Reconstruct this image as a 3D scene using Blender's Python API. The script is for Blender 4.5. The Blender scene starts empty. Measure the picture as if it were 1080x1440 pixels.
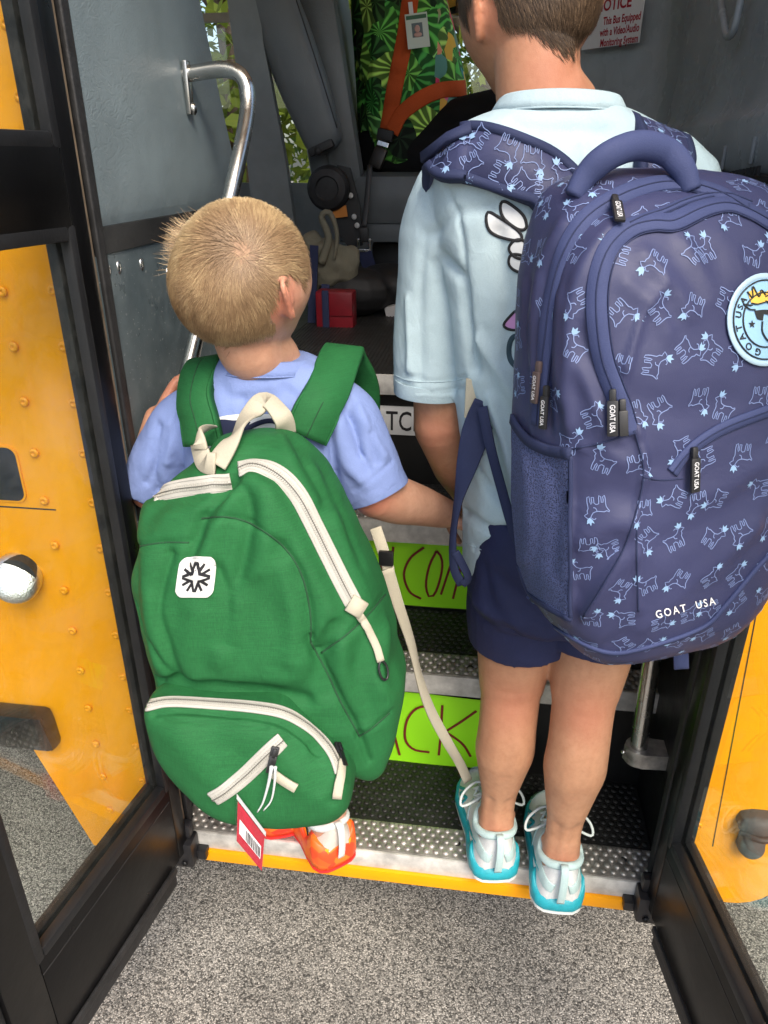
import bpy, bmesh, math, random
import numpy as np
from mathutils import Vector, Matrix
from mathutils.bvhtree import BVHTree
from mathutils.geometry import tessellate_polygon
random.seed(4); RNG = np.random.default_rng(4)
scene = bpy.context.scene
COL = scene.collection

# ------------------------------------------------------------------ camera
F = 1040.0                                  # focal length in pixels of the 1080x1440 photograph
PITCH, YAW = math.radians(25.5), math.radians(7.8)
CAM = np.array([0.0, -0.9, 1.47])
c_f = np.array([-math.sin(YAW)*math.cos(PITCH), math.cos(YAW)*math.cos(PITCH), -math.sin(PITCH)])
c_r = np.array([math.cos(YAW), math.sin(YAW), 0.0])
c_u = np.cross(c_r, c_f)
cd = bpy.data.cameras.new('camera'); cam = bpy.data.objects.new('camera', cd); COL.objects.link(cam)
cd.sensor_fit = 'VERTICAL'; cd.sensor_height = 36; cd.lens = 26; cd.clip_start = 0.02; cd.clip_end = 500
cam.matrix_world = Matrix(((c_r[0], c_u[0], -c_f[0], CAM[0]), (c_r[1], c_u[1], -c_f[1], CAM[1]),
                           (c_r[2], c_u[2], -c_f[2], CAM[2]), (0, 0, 0, 1)))
scene.camera = cam

# ------------------------------------------------------------------ world, sun, exposure
SUN_EL, SUN_AZ = 48.0, 152.0                # azimuth clockwise from +Y: the veiled sun stands behind the camera to the right
w = bpy.data.worlds.new('World'); scene.world = w; w.use_nodes = True
nt = w.node_tree; nt.nodes.clear()
sky = nt.nodes.new('ShaderNodeTexSky'); sky.sky_type = 'NISHITA'; sky.sun_disc = False
sky.sun_elevation = math.radians(SUN_EL); sky.sun_rotation = math.radians(SUN_AZ)
sky.air_density = 1.0; sky.dust_density = 3.0; sky.ozone_density = 0.6
bg = nt.nodes.new('ShaderNodeBackground'); bg.inputs[1].default_value = 0.105
wo = nt.nodes.new('ShaderNodeOutputWorld')
nt.links.new(sky.outputs[0], bg.inputs[0]); nt.links.new(bg.outputs[0], wo.inputs[0])
sd = bpy.data.lights.new('sun', 'SUN'); sd.energy = 1.5; sd.angle = math.radians(32); sd.color = (1, .91, .77)
sun = bpy.data.objects.new('sun', sd); COL.objects.link(sun)
az, el = math.radians(SUN_AZ), math.radians(SUN_EL)
sdir = Vector((math.sin(az)*math.cos(el), math.cos(az)*math.cos(el), math.sin(el)))
sun.rotation_euler = sdir.to_track_quat('Z', 'Y').to_euler(); sun.location = (0, -4, 6)
vs = scene.view_settings
vs.view_transform = 'Standard'; vs.look = 'None'; vs.gamma = 1; vs.exposure = 1.42; vs.use_curve_mapping = False

# ------------------------------------------------------------------ measuring: photograph pixel -> point of the place
def ray(x, y): return (x-540)/F*c_r - (y-720)/F*c_u + c_f
def onZ(x, y, Z): d = ray(x, y); return CAM + (Z-CAM[2])/d[2]*d
def onY(x, y, Y): d = ray(x, y); return CAM + (Y-CAM[1])/d[1]*d
def onX(x, y, X): d = ray(x, y); return CAM + (X-CAM[0])/d[0]*d
def onP(x, y, o, n):
    d = ray(x, y); return CAM + np.dot(np.asarray(o)-CAM, n)/np.dot(d, n)*d
def pix(p):
    d = np.asarray(p)-CAM; z = d @ c_f
    return np.stack([540+F*(d @ c_r)/z, 720-F*(d @ c_u)/z], -1)

# ------------------------------------------------------------------ materials
MATS = {}
class NT:
    def __init__(s, m): s.t = m.node_tree; s.b = s.t.nodes['Principled BSDF']; s.out = s.t.nodes['Material Output']
    def n(s, kind, **kw):
        o = s.t.nodes.new('ShaderNode'+kind)
        for k, v in kw.items():
            if k.startswith('i_'):
                key = k[2:]; o.inputs[int(key) if key.isdigit() else key.replace('_', ' ')].default_value = v
            else: setattr(o, k, v)
        return o
    def l(s, a, b): s.t.links.new(a, b)
    def co(s, scale=(1, 1, 1), src='Object'):
        tc = s.n('TexCoord'); mp = s.n('Mapping'); mp.inputs['Scale'].default_value = scale
        s.l(tc.outputs[src], mp.inputs['Vector']); return mp.outputs[0]
    def noise(s, vec, scale, detail=3, rough=.55, dist=0):
        o = s.n('TexNoise', i_Scale=scale, i_Detail=detail, i_Roughness=rough, i_Distortion=dist)
        s.l(vec, o.inputs['Vector']); return o.outputs[0]
    def ramp(s, fac, stops):
        o = s.n('ValToRGB'); e = o.color_ramp.elements
        while len(e) < len(stops): e.new(.5)
        for k, (p, c) in enumerate(stops):
            e[k].position = p; e[k].color = (*c, 1) if len(c) == 3 else c
        s.l(fac, o.inputs[0]); return o.outputs[0]
    def mix(s, fac, a, b, mode='MIX'):
        o = s.n('Mix', data_type='RGBA', blend_type=mode)
        for v, k in ((fac, 0), (a, 6), (b, 7)):
            if hasattr(v, 'links'): s.l(v, o.inputs[k])
            elif k == 0: o.inputs[0].default_value = v
            else: o.inputs[k].default_value = (*v, 1)
        return o.outputs[2]
    def bump(s, h, dist, strength=1, prev=None):
        o = s.n('Bump', i_Distance=dist, i_Strength=strength); s.l(h, o.inputs['Height'])
        if prev is not None: s.l(prev, o.inputs['Normal'])
        s.l(o.outputs[0], s.b.inputs['Normal']); return o.outputs[0]
def mat(name, col=(.5, .5, .5), rough=.5, metal=0, spec=.5, sss=0, sheen=0, coat=0, alpha=None):
    if name in MATS: return MATS[name]
    m = bpy.data.materials.new(name); m.use_nodes = True; MATS[name] = m
    b = m.node_tree.nodes['Principled BSDF']
    b.inputs['Base Color'].default_value = (*col, 1); b.inputs['Roughness'].default_value = rough
    b.inputs['Metallic'].default_value = metal; b.inputs['Specular IOR Level'].default_value = spec
    if sss:
        b.inputs['Subsurface Weight'].default_value = sss; b.inputs['Subsurface Radius'].default_value = (1, .35, .2)
        b.inputs['Subsurface Scale'].default_value = .006
    if sheen: b.inputs['Sheen Weight'].default_value = sheen; b.inputs['Sheen Roughness'].default_value = .5
    if coat: b.inputs['Coat Weight'].default_value = coat; b.inputs['Coat Roughness'].default_value = .05
    return m
def worn(name, col, rough, var=.25, scale=9, bump=.0006, bscale=60, metal=0, spec=.5, **kw):
    """plain paint or plastic with blotchy tone, faint dirt and small relief"""
    if name in MATS: return MATS[name]
    m = mat(name, col, rough, metal, spec, **kw); t = NT(m); v = t.co()
    n1 = t.noise(v, scale, 5, .6); c2 = tuple(min(1, c*(1+var)) for c in col); c1 = tuple(c*(1-var) for c in col)
    t.l(t.ramp(n1, [(.3, c1), (.7, c2)]), t.b.inputs['Base Color'])
    r = t.n('MapRange', i_3=max(.02, rough-.1), i_4=min(1, rough+.15)); t.l(t.noise(v, scale*2.3, 4), r.inputs[0]); t.l(r.outputs[0], t.b.inputs['Roughness'])
    t.bump(t.noise(v, bscale, 3), bump); return m
def cloth(name, col, weave=1500, bump=.0003, var=.1, fold=.0, foldscale=(9, 9, 4), rough=.85, sheen=.0):
    if name in MATS: return MATS[name]
    m = mat(name, col, rough, 0, .25, sheen=sheen); t = NT(m); v = t.co()
    n1 = t.noise(v, 14, 4, .6); n2 = t.noise(t.co((weave*.4, weave*.4, weave)), 1, 2)
    a = t.ramp(n1, [(.3, tuple(c*(1-var) for c in col)), (.7, tuple(min(1, c*(1+var)) for c in col))])
    a = t.mix(.16, a, t.ramp(n2, [(.3, (.25,)*3), (.7, (1.,)*3)]), 'MULTIPLY'); t.l(a, t.b.inputs['Base Color'])
    p = None
    if fold: p = t.bump(t.noise(t.co(foldscale), 1, 3, .5, .6), fold); p = t.bump(t.noise(t.co(tuple(k*5.5 for k in foldscale)), 1, 4, .6, .8), fold*.32, 1, p)
    t.bump(n2, bump, 1, p); return m

# ------------------------------------------------------------------ mesh helpers (all shapes are given in world metres)
ORG = {}                                                     # object -> world position of its origin
def org(p): return ORG.get(p, np.zeros(3))
def link(o, parent=None, loc=None):
    COL.objects.link(o)
    if parent is not None: o.parent = parent
    return o
def thing(name, label, cat, loc=(0, 0, 0), group=None, kind=None):
    o = bpy.data.objects.new(name, None); o.empty_display_size = .05; COL.objects.link(o); o.location = loc; ORG[o] = np.array(loc, float)
    tag(o, label, cat, group, kind); return o
def tag(o, label=None, cat=None, group=None, kind=None):
    if label: o['label'] = label
    if cat: o['category'] = cat
    if group: o['group'] = group
    if kind: o['kind'] = kind
    return o
def obj(name, vf, m, parent=None, smooth=True, kind=None, label=None, auto=None):
    V, Fc = vf[0], vf[1]; O = org(parent) if parent is not None else None
    V = np.asarray(V, float)
    if O is None: O = V.mean(0); O[2] = V[:, 2].min()          # a one-mesh thing: origin at its base
    me = bpy.data.meshes.new(name); me.from_pydata((V-O).tolist(), [], [list(map(int, f)) for f in Fc])
    for k in (m if isinstance(m, (list, tuple)) else [m]): me.materials.append(k)
    if len(vf) > 2 and vf[2] is not None: me.polygons.foreach_set('material_index', np.asarray(vf[2], np.int32))
    me.polygons.foreach_set('use_smooth', [bool(smooth)]*len(me.polygons)); me.validate(); me.update()
    o = bpy.data.objects.new(name, me)
    if parent is None: o.location = O
    ORG[o] = O; link(o, parent)
    if auto:
        try: me.set_sharp_from_angle(angle=math.radians(auto))
        except Exception: pass
    tag(o, label, None, None, kind); return o
def inst(name, me, loc, parent, rot=None, scale=1, label=None):
    o = bpy.data.objects.new(name, me); o.location = Vector(np.asarray(loc, float)-org(parent))
    if rot is not None: o.rotation_mode = 'QUATERNION'; o.rotation_quaternion = rot
    o.scale = (scale,)*3; ORG[o] = np.asarray(loc, float); link(o, parent); return o
def meshdata(name, vf, m, smooth=True):
    me = bpy.data.meshes.new(name); me.from_pydata(np.asarray(vf[0]).tolist(), [], [list(map(int, f)) for f in vf[1]])
    for k in (m if isinstance(m, (list, tuple)) else [m]): me.materials.append(k)
    if len(vf) > 2 and vf[2] is not None: me.polygons.foreach_set('material_index', np.asarray(vf[2], np.int32))
    me.polygons.foreach_set('use_smooth', [smooth]*len(me.polygons)); me.update(); return me
def join(*parts):
    V, Fc, n = [], [], 0
    for p in parts:
        V.append(np.asarray(p[0], float)); Fc += [tuple(i+n for i in f) for f in p[1]]; n += len(p[0])
    return np.concatenate(V), Fc
def nrm(v): v = np.asarray(v, float); return v/(np.linalg.norm(v)+1e-12)
def frame(n, up=(0, 0, 1)):
    n = nrm(n); a = np.cross(up, n)
    if np.linalg.norm(a) < 1e-5: a = np.cross((0, 1, 0), n)
    a = nrm(a); return a, np.cross(n, a), n                   # right, up, normal
def bx(c, s, ax=None, bev=0):
    """box with optional chamfered edges; ax = 3 axes"""
    h = np.asarray(s, float)/2; A = np.eye(3) if ax is None else np.asarray(ax, float)
    if bev <= 0:
        V = np.array([(i, j, k) for i in (-1, 1) for j in (-1, 1) for k in (-1, 1)], float)*h
        Fc = [(0, 1, 3, 2), (4, 6, 7, 5), (0, 4, 5, 1), (2, 3, 7, 6), (0, 2, 6, 4), (1, 5, 7, 3)]
    else:
        bm = bmesh.new(); bmesh.ops.create_cube(bm, size=1)
        for v in bm.verts: v.co = Vector((v.co.x*2*h[0], v.co.y*2*h[1], v.co.z*2*h[2]))
        bmesh.ops.bevel(bm, geom=bm.edges[:], offset=min(bev, h.min()*.9), segments=2, profile=.6, affect='EDGES')
        bm.verts.index_update(); V = np.array([v.co[:] for v in bm.verts]); Fc = [tuple(v.index for v in f.verts) for f in bm.faces]; bm.free()
    return V @ A + np.asarray(c, float), Fc
def bx2(a, b, bev=0):
    a, b = np.asarray(a, float), np.asarray(b, float); return bx((a+b)/2, abs(b-a), None, bev)
def bar(p, q, wd, th, up=(0, 0, 1), bev=0):
    """box from p to q: wd across, th along `up`"""
    p, q = np.asarray(p, float), np.asarray(q, float); d = nrm(q-p); a, u, _ = frame(d, up)
    return bx((p+q)/2, (wd, th, np.linalg.norm(q-p)), (a, u, d), bev)
def spl(P, n):
    """Catmull-Rom through P, n points, even spacing"""
    P = np.asarray(P, float)
    if len(P) < 3:
        t = np.linspace(0, 1, n)[:, None]; return P[0]*(1-t)+P[-1]*t
    Q = np.vstack([2*P[0]-P[1], P, 2*P[-1]-P[-2]]); out = []
    for i in range(1, len(Q)-2):
        t = np.linspace(0, 1, 24, endpoint=False)[:, None]; a, b, c, d = Q[i-1], Q[i], Q[i+1], Q[i+2]
        out.append(.5*(2*b+(c-a)*t+(2*a-5*b+4*c-d)*t*t+(3*b-a-3*c+d)*t**3))
    S = np.vstack(out+[P[-1:]]); L = np.r_[0, np.cumsum(np.linalg.norm(np.diff(S, axis=0), axis=1))]
    t = np.linspace(0, L[-1], n); return np.stack([np.interp(t, L, S[:, k]) for k in range(S.shape[1])], -1)
def cspl(P, n):
    """closed Catmull-Rom"""
    P = np.asarray(P, float); m = len(P); Q = np.vstack([P[-2:], P, P[:3]]); out = []
    for i in range(2, m+2):
        t = np.linspace(0, 1, 24, endpoint=False)[:, None]; a, b, c, d = Q[i-1], Q[i], Q[i+1], Q[i+2]
        out.append(.5*(2*b+(c-a)*t+(2*a-5*b+4*c-d)*t*t+(3*b-a-3*c+d)*t**3))
    S = np.vstack(out+[out[0][:1]]); L = np.r_[0, np.cumsum(np.linalg.norm(np.diff(S, axis=0), axis=1))]
    t = np.linspace(0, L[-1], n, endpoint=False); return np.stack([np.interp(t, L, S[:, k]) for k in range(S.shape[1])], -1)
def loft(rings, caps=True, closed=False):
    R = [np.asarray(r, float) for r in rings]; n = len(R[0]); V = np.concatenate(R); Fc = []; m = len(R)
    for i in range(m if closed else m-1):
        a, b = i*n, ((i+1) % m)*n
        for j in range(n): k = (j+1) % n; Fc.append((a+j, a+k, b+k, b+j))
    if caps and not closed:
        V = np.vstack([V, R[0].mean(0), R[-1].mean(0)]); c0, c1 = len(V)-2, len(V)-1; e = (m-1)*n
        for j in range(n): k = (j+1) % n; Fc += [(c0, k, j), (c1, e+j, e+k)]
    return V, Fc
def tube(P, r, n=12, caps=True, sq=1, up=None, closed=False, round_ends=False):
    """tube along P with radius r (number, list, or list of (ra, rb)); parallel-transported frame"""
    P = np.asarray(P, float); m = len(P); r = np.asarray(r, float)
    if r.ndim == 0: r = np.full((m, 2), float(r))
    elif r.ndim == 1: r = np.stack([r, r], 1)
    if len(r) != m: r = np.stack([np.interp(np.linspace(0, 1, m), np.linspace(0, 1, len(r)), r[:, k]) for k in (0, 1)], 1)
    T = np.gradient(P, axis=0) if not closed else np.roll(P, -1, 0)-np.roll(P, 1, 0); rings = []; a = None
    for i in range(m):
        t = nrm(T[i])
        if up is not None: a = nrm(np.cross(up, t))
        elif a is None:
            a = np.cross((0, 0, 1), t); a = np.cross((0, 1, 0), t) if np.linalg.norm(a) < .1 else a; a = nrm(a)
        else: a = nrm(a-t*np.dot(a, t))
        b = np.cross(t, a); th = np.linspace(0, 2*math.pi, n, endpoint=False)
        cs, sn = np.cos(th), np.sin(th)
        if sq != 1: cs = np.sign(cs)*abs(cs)**sq; sn = np.sign(sn)*abs(sn)**sq
        rings.append(P[i]+r[i, 0]*cs[:, None]*a+r[i, 1]*sn[:, None]*b)
    if round_ends and not closed:
        def cap(ring, c, d, rr): return [c+(ring-c)*math.cos(x)+d*math.sin(x)*rr for x in (1.25, .9, .5)]
        r0 = min(r[0]); r1 = min(r[-1])
        rings = cap(rings[0], P[0], -nrm(T[0]), r0)+rings+cap(rings[-1], P[-1], nrm(T[-1]), r1)[::-1]
    return loft(rings, caps, closed)
def ribbon(P, N, wd, th=.0015, side=None):
    """flat strip along P lying on a surface with normals N; wd may vary; rounded top edges"""
    P, N = np.asarray(P, float), np.asarray(N, float); m = len(P); T = np.gradient(P, axis=0); wd = np.broadcast_to(wd, m) if np.ndim(wd) == 0 else np.interp(np.linspace(0, 1, m), np.linspace(0, 1, len(wd)), wd); rings = []
    for i in range(m):
        t = nrm(T[i]); n = nrm(N[i]-t*np.dot(N[i], t)); a = np.cross(t, n); h = wd[i]/2
        rings.append(np.array([P[i]-a*h-n*th*.5, P[i]-a*h+n*th*.5, P[i]-a*h*.9+n*th, P[i]+a*h*.9+n*th, P[i]+a*h+n*th*.5, P[i]+a*h-n*th*.5]))
    return loft(rings)
def poly_prism(P2, o, ax, th, bev=0):
    """planar outline P2 (u, v) at origin o with axes ax=(right, up, normal), extruded th along -normal from the front face"""
    P2 = np.asarray(P2, float); a, u, n = [np.asarray(k, float) for k in ax]; o = np.asarray(o, float)
    fr = o+P2[:, :1]*a+P2[:, 1:]*u; k = len(P2); V = np.vstack([fr, fr-n*th])
    tri = tessellate_polygon([[Vector((p[0], p[1], 0)) for p in P2]])
    ar = sum(P2[i][0]*P2[(i+1) % k][1]-P2[(i+1) % k][0]*P2[i][1] for i in range(k)); Fc = []
    for t in tri:
        q = P2[list(t)]; s = (q[1][0]-q[0][0])*(q[2][1]-q[0][1])-(q[2][0]-q[0][0])*(q[1][1]-q[0][1]); t = tuple(t) if s > 0 else tuple(t[::-1])
        Fc += [t, tuple(i+k for i in t[::-1])]
    for i in range(k):
        j = (i+1) % k; Fc.append((i, i+k, j+k, j) if ar > 0 else (j, j+k, i+k, i))
    return V, Fc
def rrect(w_, h_, r, n=5, c=(0, 0)):
    P = []
    for (sx, sy, a0) in ((1, 1, 0), (-1, 1, 90), (-1, -1, 180), (1, -1, 270)):
        for k in range(n+1):
            a = math.radians(a0+90*k/n); P.append((c[0]+sx*(w_/2-r)+r*math.cos(a), c[1]+sy*(h_/2-r)+r*math.sin(a)))
    return np.array(P)
def ball(c, r, n=12, m=8, ax=None):
    r = np.broadcast_to(r, 3); th = np.linspace(0, 2*math.pi, n, endpoint=False); A = np.eye(3) if ax is None else np.asarray(ax)
    rings = [np.stack([np.cos(th)*math.sin(p)*r[0], np.sin(th)*math.sin(p)*r[1], np.full(n, -math.cos(p)*r[2])], 1) @ A+c for p in np.linspace(.12, math.pi-.12, m)]
    return loft(rings)
def bvh(o_or_vf):
    if isinstance(o_or_vf, tuple): V, Fc = o_or_vf[0], o_or_vf[1]; return BVHTree.FromPolygons([tuple(v) for v in np.asarray(V, float).tolist()], [tuple(map(int, f)) for f in Fc])
    me = o_or_vf.data; O = org(o_or_vf)
    V = np.empty(len(me.vertices)*3); me.vertices.foreach_get('co', V); V = V.reshape(-1, 3)+O
    return BVHTree.FromPolygons(V.tolist(), [tuple(p.vertices) for p in me.polygons])
def cast(tree, pts, fallback=True):
    """photograph pixels -> (points, normals) on a surface already standing in the scene"""
    P, N = [], []; last = None
    for (x, y) in pts:
        d = Vector(nrm(ray(x, y))); h = tree.ray_cast(Vector(CAM), d)
        if h[0] is None:
            q = Vector(CAM)+d*(0.9 if last is None else (last-Vector(CAM)).length); h = tree.find_nearest(q)
        n = h[1] if h[1].dot(d) < 0 else -h[1]
        P.append(h[0][:]); N.append(n[:]); last = h[0]
    return np.array(P), np.array(N)
def smooth_n(N, k=3):
    for _ in range(k): N = np.vstack([N[:1], (N[:-2]+N[1:-1]*2+N[2:])/4, N[-1:]])
    return N/np.linalg.norm(N, axis=1, keepdims=True)
def strip_px(tree, pts, wd, th=.0015, n=60, lift=.0003, closed=False):
    q = spl(pts, n); P, N = cast(tree, q); N = smooth_n(N); return ribbon(P+N*lift, N, wd, th)
def fill_grid(P2, step):
    """triangulated patch of an outline (list of 2-d points) with inner points every `step`"""
    bm = bmesh.new(); P2 = np.asarray(P2, float); m = len(P2); Q = []
    for i in range(m):
        a, b = P2[i], P2[(i+1) % m]; k = max(1, int(np.linalg.norm(b-a)/step)); Q += [a+(b-a)*j/k for j in range(k)]
    Q = np.array(Q); vs_ = [bm.verts.new((*q, 0)) for q in Q]; bm.faces.new(vs_)
    bmesh.ops.triangulate(bm, faces=bm.faces[:])
    lo, hi = Q.min(0), Q.max(0)
    for k in (0, 1):
        no = Vector((1, 0, 0)) if k == 0 else Vector((0, 1, 0))
        for c in np.arange(lo[k]+step*.63, hi[k], step):
            co = Vector((c, 0, 0)) if k == 0 else Vector((0, c, 0))
            bmesh.ops.bisect_plane(bm, geom=bm.verts[:]+bm.edges[:]+bm.faces[:], plane_co=co, plane_no=no)
    bm.verts.index_update(); V = np.array([v.co[:2] for v in bm.verts]); Fc = [tuple(v.index for v in f.verts) for f in bm.faces]; bm.free()
    return V, Fc
def decal_px(tree, P2, step=4, lift=.0007):
    """thin printed or sewn sheet following a surface; outline in photograph pixels"""
    V, Fc = fill_grid(P2, step); P, N = cast(tree, V); P = P+N*lift
    q = P[list(Fc[0])[:3]]; nn = np.cross(q[1]-q[0], q[2]-q[0])
    if np.dot(nn, N[Fc[0][0]]) < 0: Fc = [f[::-1] for f in Fc]
    return P, Fc
def text2d(s, size=1.0, bold=0.0, spacing=1.0, font_sx=1.0):
    """flat outlines of a word as a triangulated mesh (u to the right, v up), left/baseline at 0"""
    cu = bpy.data.curves.new('lettering', 'FONT'); cu.body = s; cu.size = size; cu.offset = bold; cu.space_character = spacing; cu.resolution_u = 3
    o = bpy.data.objects.new('lettering', cu); COL.objects.link(o)
    dg = bpy.context.evaluated_depsgraph_get(); me = o.evaluated_get(dg).to_mesh()
    V = np.array([v.co[:2] for v in me.vertices]); Fc = [tuple(p.vertices) for p in me.polygons]
    o.evaluated_get(dg).to_mesh_clear(); bpy.data.objects.remove(o); bpy.data.curves.remove(cu)
    V[:, 0] *= font_sx; return V, Fc
def text_plane(s, o, ax, size, bold=0., spacing=1., center=True, sx=1.):
    V, Fc = text2d(s, size, bold, spacing, sx)
    if center: V = V-(V.min(0)+V.max(0))/2
    a, u, n = ax; P = np.asarray(o)+V[:, :1]*np.asarray(a)+V[:, 1:]*np.asarray(u)
    return P, Fc
def evaluated(o):
    dg = bpy.context.evaluated_depsgraph_get(); e = o.evaluated_get(dg); me = bpy.data.meshes.new_from_object(e)
    V = np.empty(len(me.vertices)*3); me.vertices.foreach_get('co', V); Fc = [tuple(p.vertices) for p in me.polygons]
    bpy.data.meshes.remove(me); return V.reshape(-1, 3), Fc
def fuse(parts, voxel=.004, smooth=4, fac=.5):
    """closed shapes -> one continuous skin"""
    V, Fc = join(*parts); me = bpy.data.meshes.new('tmp'); me.from_pydata(V.tolist(), [], Fc)
    bm = bmesh.new(); bm.from_mesh(me); bmesh.ops.recalc_face_normals(bm, faces=bm.faces[:]); bm.to_mesh(me); bm.free()
    o = bpy.data.objects.new('tmp', me); COL.objects.link(o)
    r = o.modifiers.new('r', 'REMESH'); r.mode = 'VOXEL'; r.voxel_size = voxel
    if smooth: s = o.modifiers.new('s', 'SMOOTH'); s.factor = fac; s.iterations = smooth
    out = evaluated(o); bpy.data.objects.remove(o); bpy.data.meshes.remove(me); return out
def vnormals(V, Fc):
    N = np.zeros_like(V); T = np.array([(f[0], f[1], f[2]) for f in Fc]+[(f[0], f[2], f[3]) for f in Fc if len(f) > 3])
    n = np.cross(V[T[:, 1]]-V[T[:, 0]], V[T[:, 2]]-V[T[:, 0]])
    for k in range(3): np.add.at(N, T[:, k], n)
    return N/(np.linalg.norm(N, axis=1, keepdims=True)+1e-12)
def seg_dist(V, P):
    best = np.full(len(V), 9.)
    for a, b in zip(P[:-1], P[1:]):
        d = b-a; t = np.clip((V-a) @ d/(d @ d+1e-12), 0, 1); best = np.minimum(best, np.linalg.norm(V-a-t[:, None]*d, axis=1))
    return best
def sculpt(vf, strokes, N=None):
    """strokes: (3-d polyline, width, depth): pushes the skin along its normals, as folds and seams do"""
    V, Fc = vf; V = V.copy(); N = vnormals(V, Fc) if N is None else N; D = np.zeros(len(V))
    for P, wd, dp in strokes:
        P = np.asarray(P, float); lo, hi = P.min(0)-3*wd, P.max(0)+3*wd
        k = np.where(((V > lo) & (V < hi)).all(1))[0]
        if len(k): d = seg_dist(V[k], P); D[k] += dp*np.exp(-(d/wd)**2)
    return V+N*D[:, None], Fc
def sculpt_px(vf, strokes):
    """strokes given in photograph pixels, laid on the surface first"""
    t = bvh(vf); S = []
    for pts, wd, dp in strokes: P, _ = cast(t, spl(pts, 14)); S.append((P, wd, dp))
    return sculpt(vf, S)
def vnoise(V, scale, seed=0):
    """smooth value noise in numpy, -1..1"""
    r = np.random.default_rng(seed).random((32, 32, 32))*2-1; P = np.asarray(V)*scale+100; i = np.floor(P).astype(int); f = P-i; f = f*f*(3-2*f); out = 0
    for a in (0, 1):
        for b in (0, 1):
            for c in (0, 1):
                wt = (f[:, 0] if a else 1-f[:, 0])*(f[:, 1] if b else 1-f[:, 1])*(f[:, 2] if c else 1-f[:, 2])
                out = out+wt*r[(i[:, 0]+a) % 32, (i[:, 1]+b) % 32, (i[:, 2]+c) % 32]
    return out
# ------------------------------------------------------------------ materials of the setting
def m_asphalt():
    m = mat('asphalt', (.15, .15, .145), .85, 0, .3); t = NT(m); v = t.co()
    vo = t.n('TexVoronoi', i_Scale=330.0, i_Randomness=1.0); t.l(v, vo.inputs['Vector'])
    sep = t.n('SeparateColor'); t.l(vo.outputs['Color'], sep.inputs[0])
    stones = t.ramp(sep.outputs[0], [(0, (.07, .069, .066)), (.25, (.19, .187, .178)), (.45, (.32, .315, .30)), (.75, (.45, .44, .415)), (1, (.62, .60, .57))])
    edge = t.ramp(vo.outputs['Distance'], [(.30, (1, 1, 1)), (.62, (.3, .3, .3))])
    c = t.mix(.6, stones, edge, 'MULTIPLY')
    n2 = t.noise(v, 330, 3); c = t.mix(.5, c, t.ramp(n2, [(.34, (.3,)*3), (.62, (1.25,)*3)]), 'MULTIPLY')
    big = t.ramp(t.noise(v, 5, 5, .6), [(.3, (.75,)*3), (.7, (1.1,)*3)]); c = t.mix(1, c, big, 'MULTIPLY')
    v3 = t.n('TexVoronoi', i_Scale=34.0); t.l(v, v3.inputs['Vector']); c = t.mix(t.ramp(v3.outputs['Distance'], [(.05, (.75,)*3), (.11, (0, 0, 0))]), c, (.055, .052, .05)); c = t.mix(1, c, (1.04, 1.0, .94), 'MULTIPLY')
    t.l(c, t.b.inputs['Base Color'])
    h = t.n('Math', operation='MULTIPLY_ADD', i_1=-1.0, i_2=1.0); t.l(vo.outputs['Distance'], h.inputs[0])
    p = t.bump(h.outputs[0], .0025, .7); t.bump(n2, .0015, .6, p); return m
def m_yellow():
    m = mat('bus_yellow_paint', (.86, .36, .004), .3, 0, .3, coat=.12); t = NT(m); v = t.co()
    a = t.ramp(t.noise(v, 4, 5, .65), [(.3, (.86, .33, .001)), (.7, (.92, .385, .001))])
    d = t.ramp(t.noise(t.co((30, 30, 9)), 1, 6, .75), [(.60, (1, 1, 1)), (.78, (.62, .5, .4))])
    t.l(t.mix(.35, a, d, 'MULTIPLY'), t.b.inputs['Base Color'])
    t.bump(t.noise(v, 6, 2), .0016, .5); return m
def m_vinyl(name, col, wr=.0004, rough=.42):
    m = mat(name, col, rough, 0, .45); t = NT(m); v = t.co()
    a = t.ramp(t.noise(v, 5, 4, .6), [(.3, tuple(c*.86 for c in col)), (.7, tuple(c*1.14 for c in col))])
    sc = t.ramp(t.noise(t.co((60, 60, 5)), 1, 6, .8), [(.64, (1, 1, 1)), (.74, (1.5, 1.5, 1.45))]); t.l(t.mix(.5, a, sc, 'MULTIPLY'), t.b.inputs['Base Color'])
    vo = t.n('TexVoronoi', i_Scale=420.0); t.l(v, vo.inputs['Vector']); p = t.bump(vo.outputs['Distance'], .0004, .6)
    nn = t.noise(t.co((10, 26, 34)), 1, 5, .62, 1.6); rg = t.ramp(nn, [(.44, (1, 1, 1)), (.5, (0, 0, 0)), (.56, (1, 1, 1))])
    msk = t.ramp(t.noise(v, 3.2, 2), [(.48, (1, 1, 1)), (.62, (0, 0, 0))]); p = t.bump(t.mix(msk, rg, (1, 1, 1)), wr, .7, p)
    t.bump(t.noise(v, 7, 3), .006, .6, p); return m
def m_kick():
    m = mat('scuffed_kick_panel', (.10, .135, .155), .35, .35, .5); t = NT(m); v = t.co()
    a = t.ramp(t.noise(v, 9, 6, .7), [(.3, (.09, .125, .145)), (.7, (.17, .215, .235))])
    s1 = t.ramp(t.noise(t.co((40, 55, 70)), 1, 5, .75, .4), [(.63, (0, 0, 0)), (.70, (1, 1, 1))])
    s2 = t.ramp(t.noise(v, 190, 2, .5), [(.68, (0, 0, 0)), (.74, (1, 1, 1))])
    c = t.mix(s1, a, (.30, .34, .35)); c = t.mix(s2, c, (.42, .45, .45)); t.l(c, t.b.inputs['Base Color'])
    t.l(t.ramp(t.noise(v, 30, 4), [(.3, (.25,)*3), (.7, (.55,)*3)]), t.b.inputs['Roughness']); t.bump(t.noise(v, 22, 4), .002, .5); return m
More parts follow.
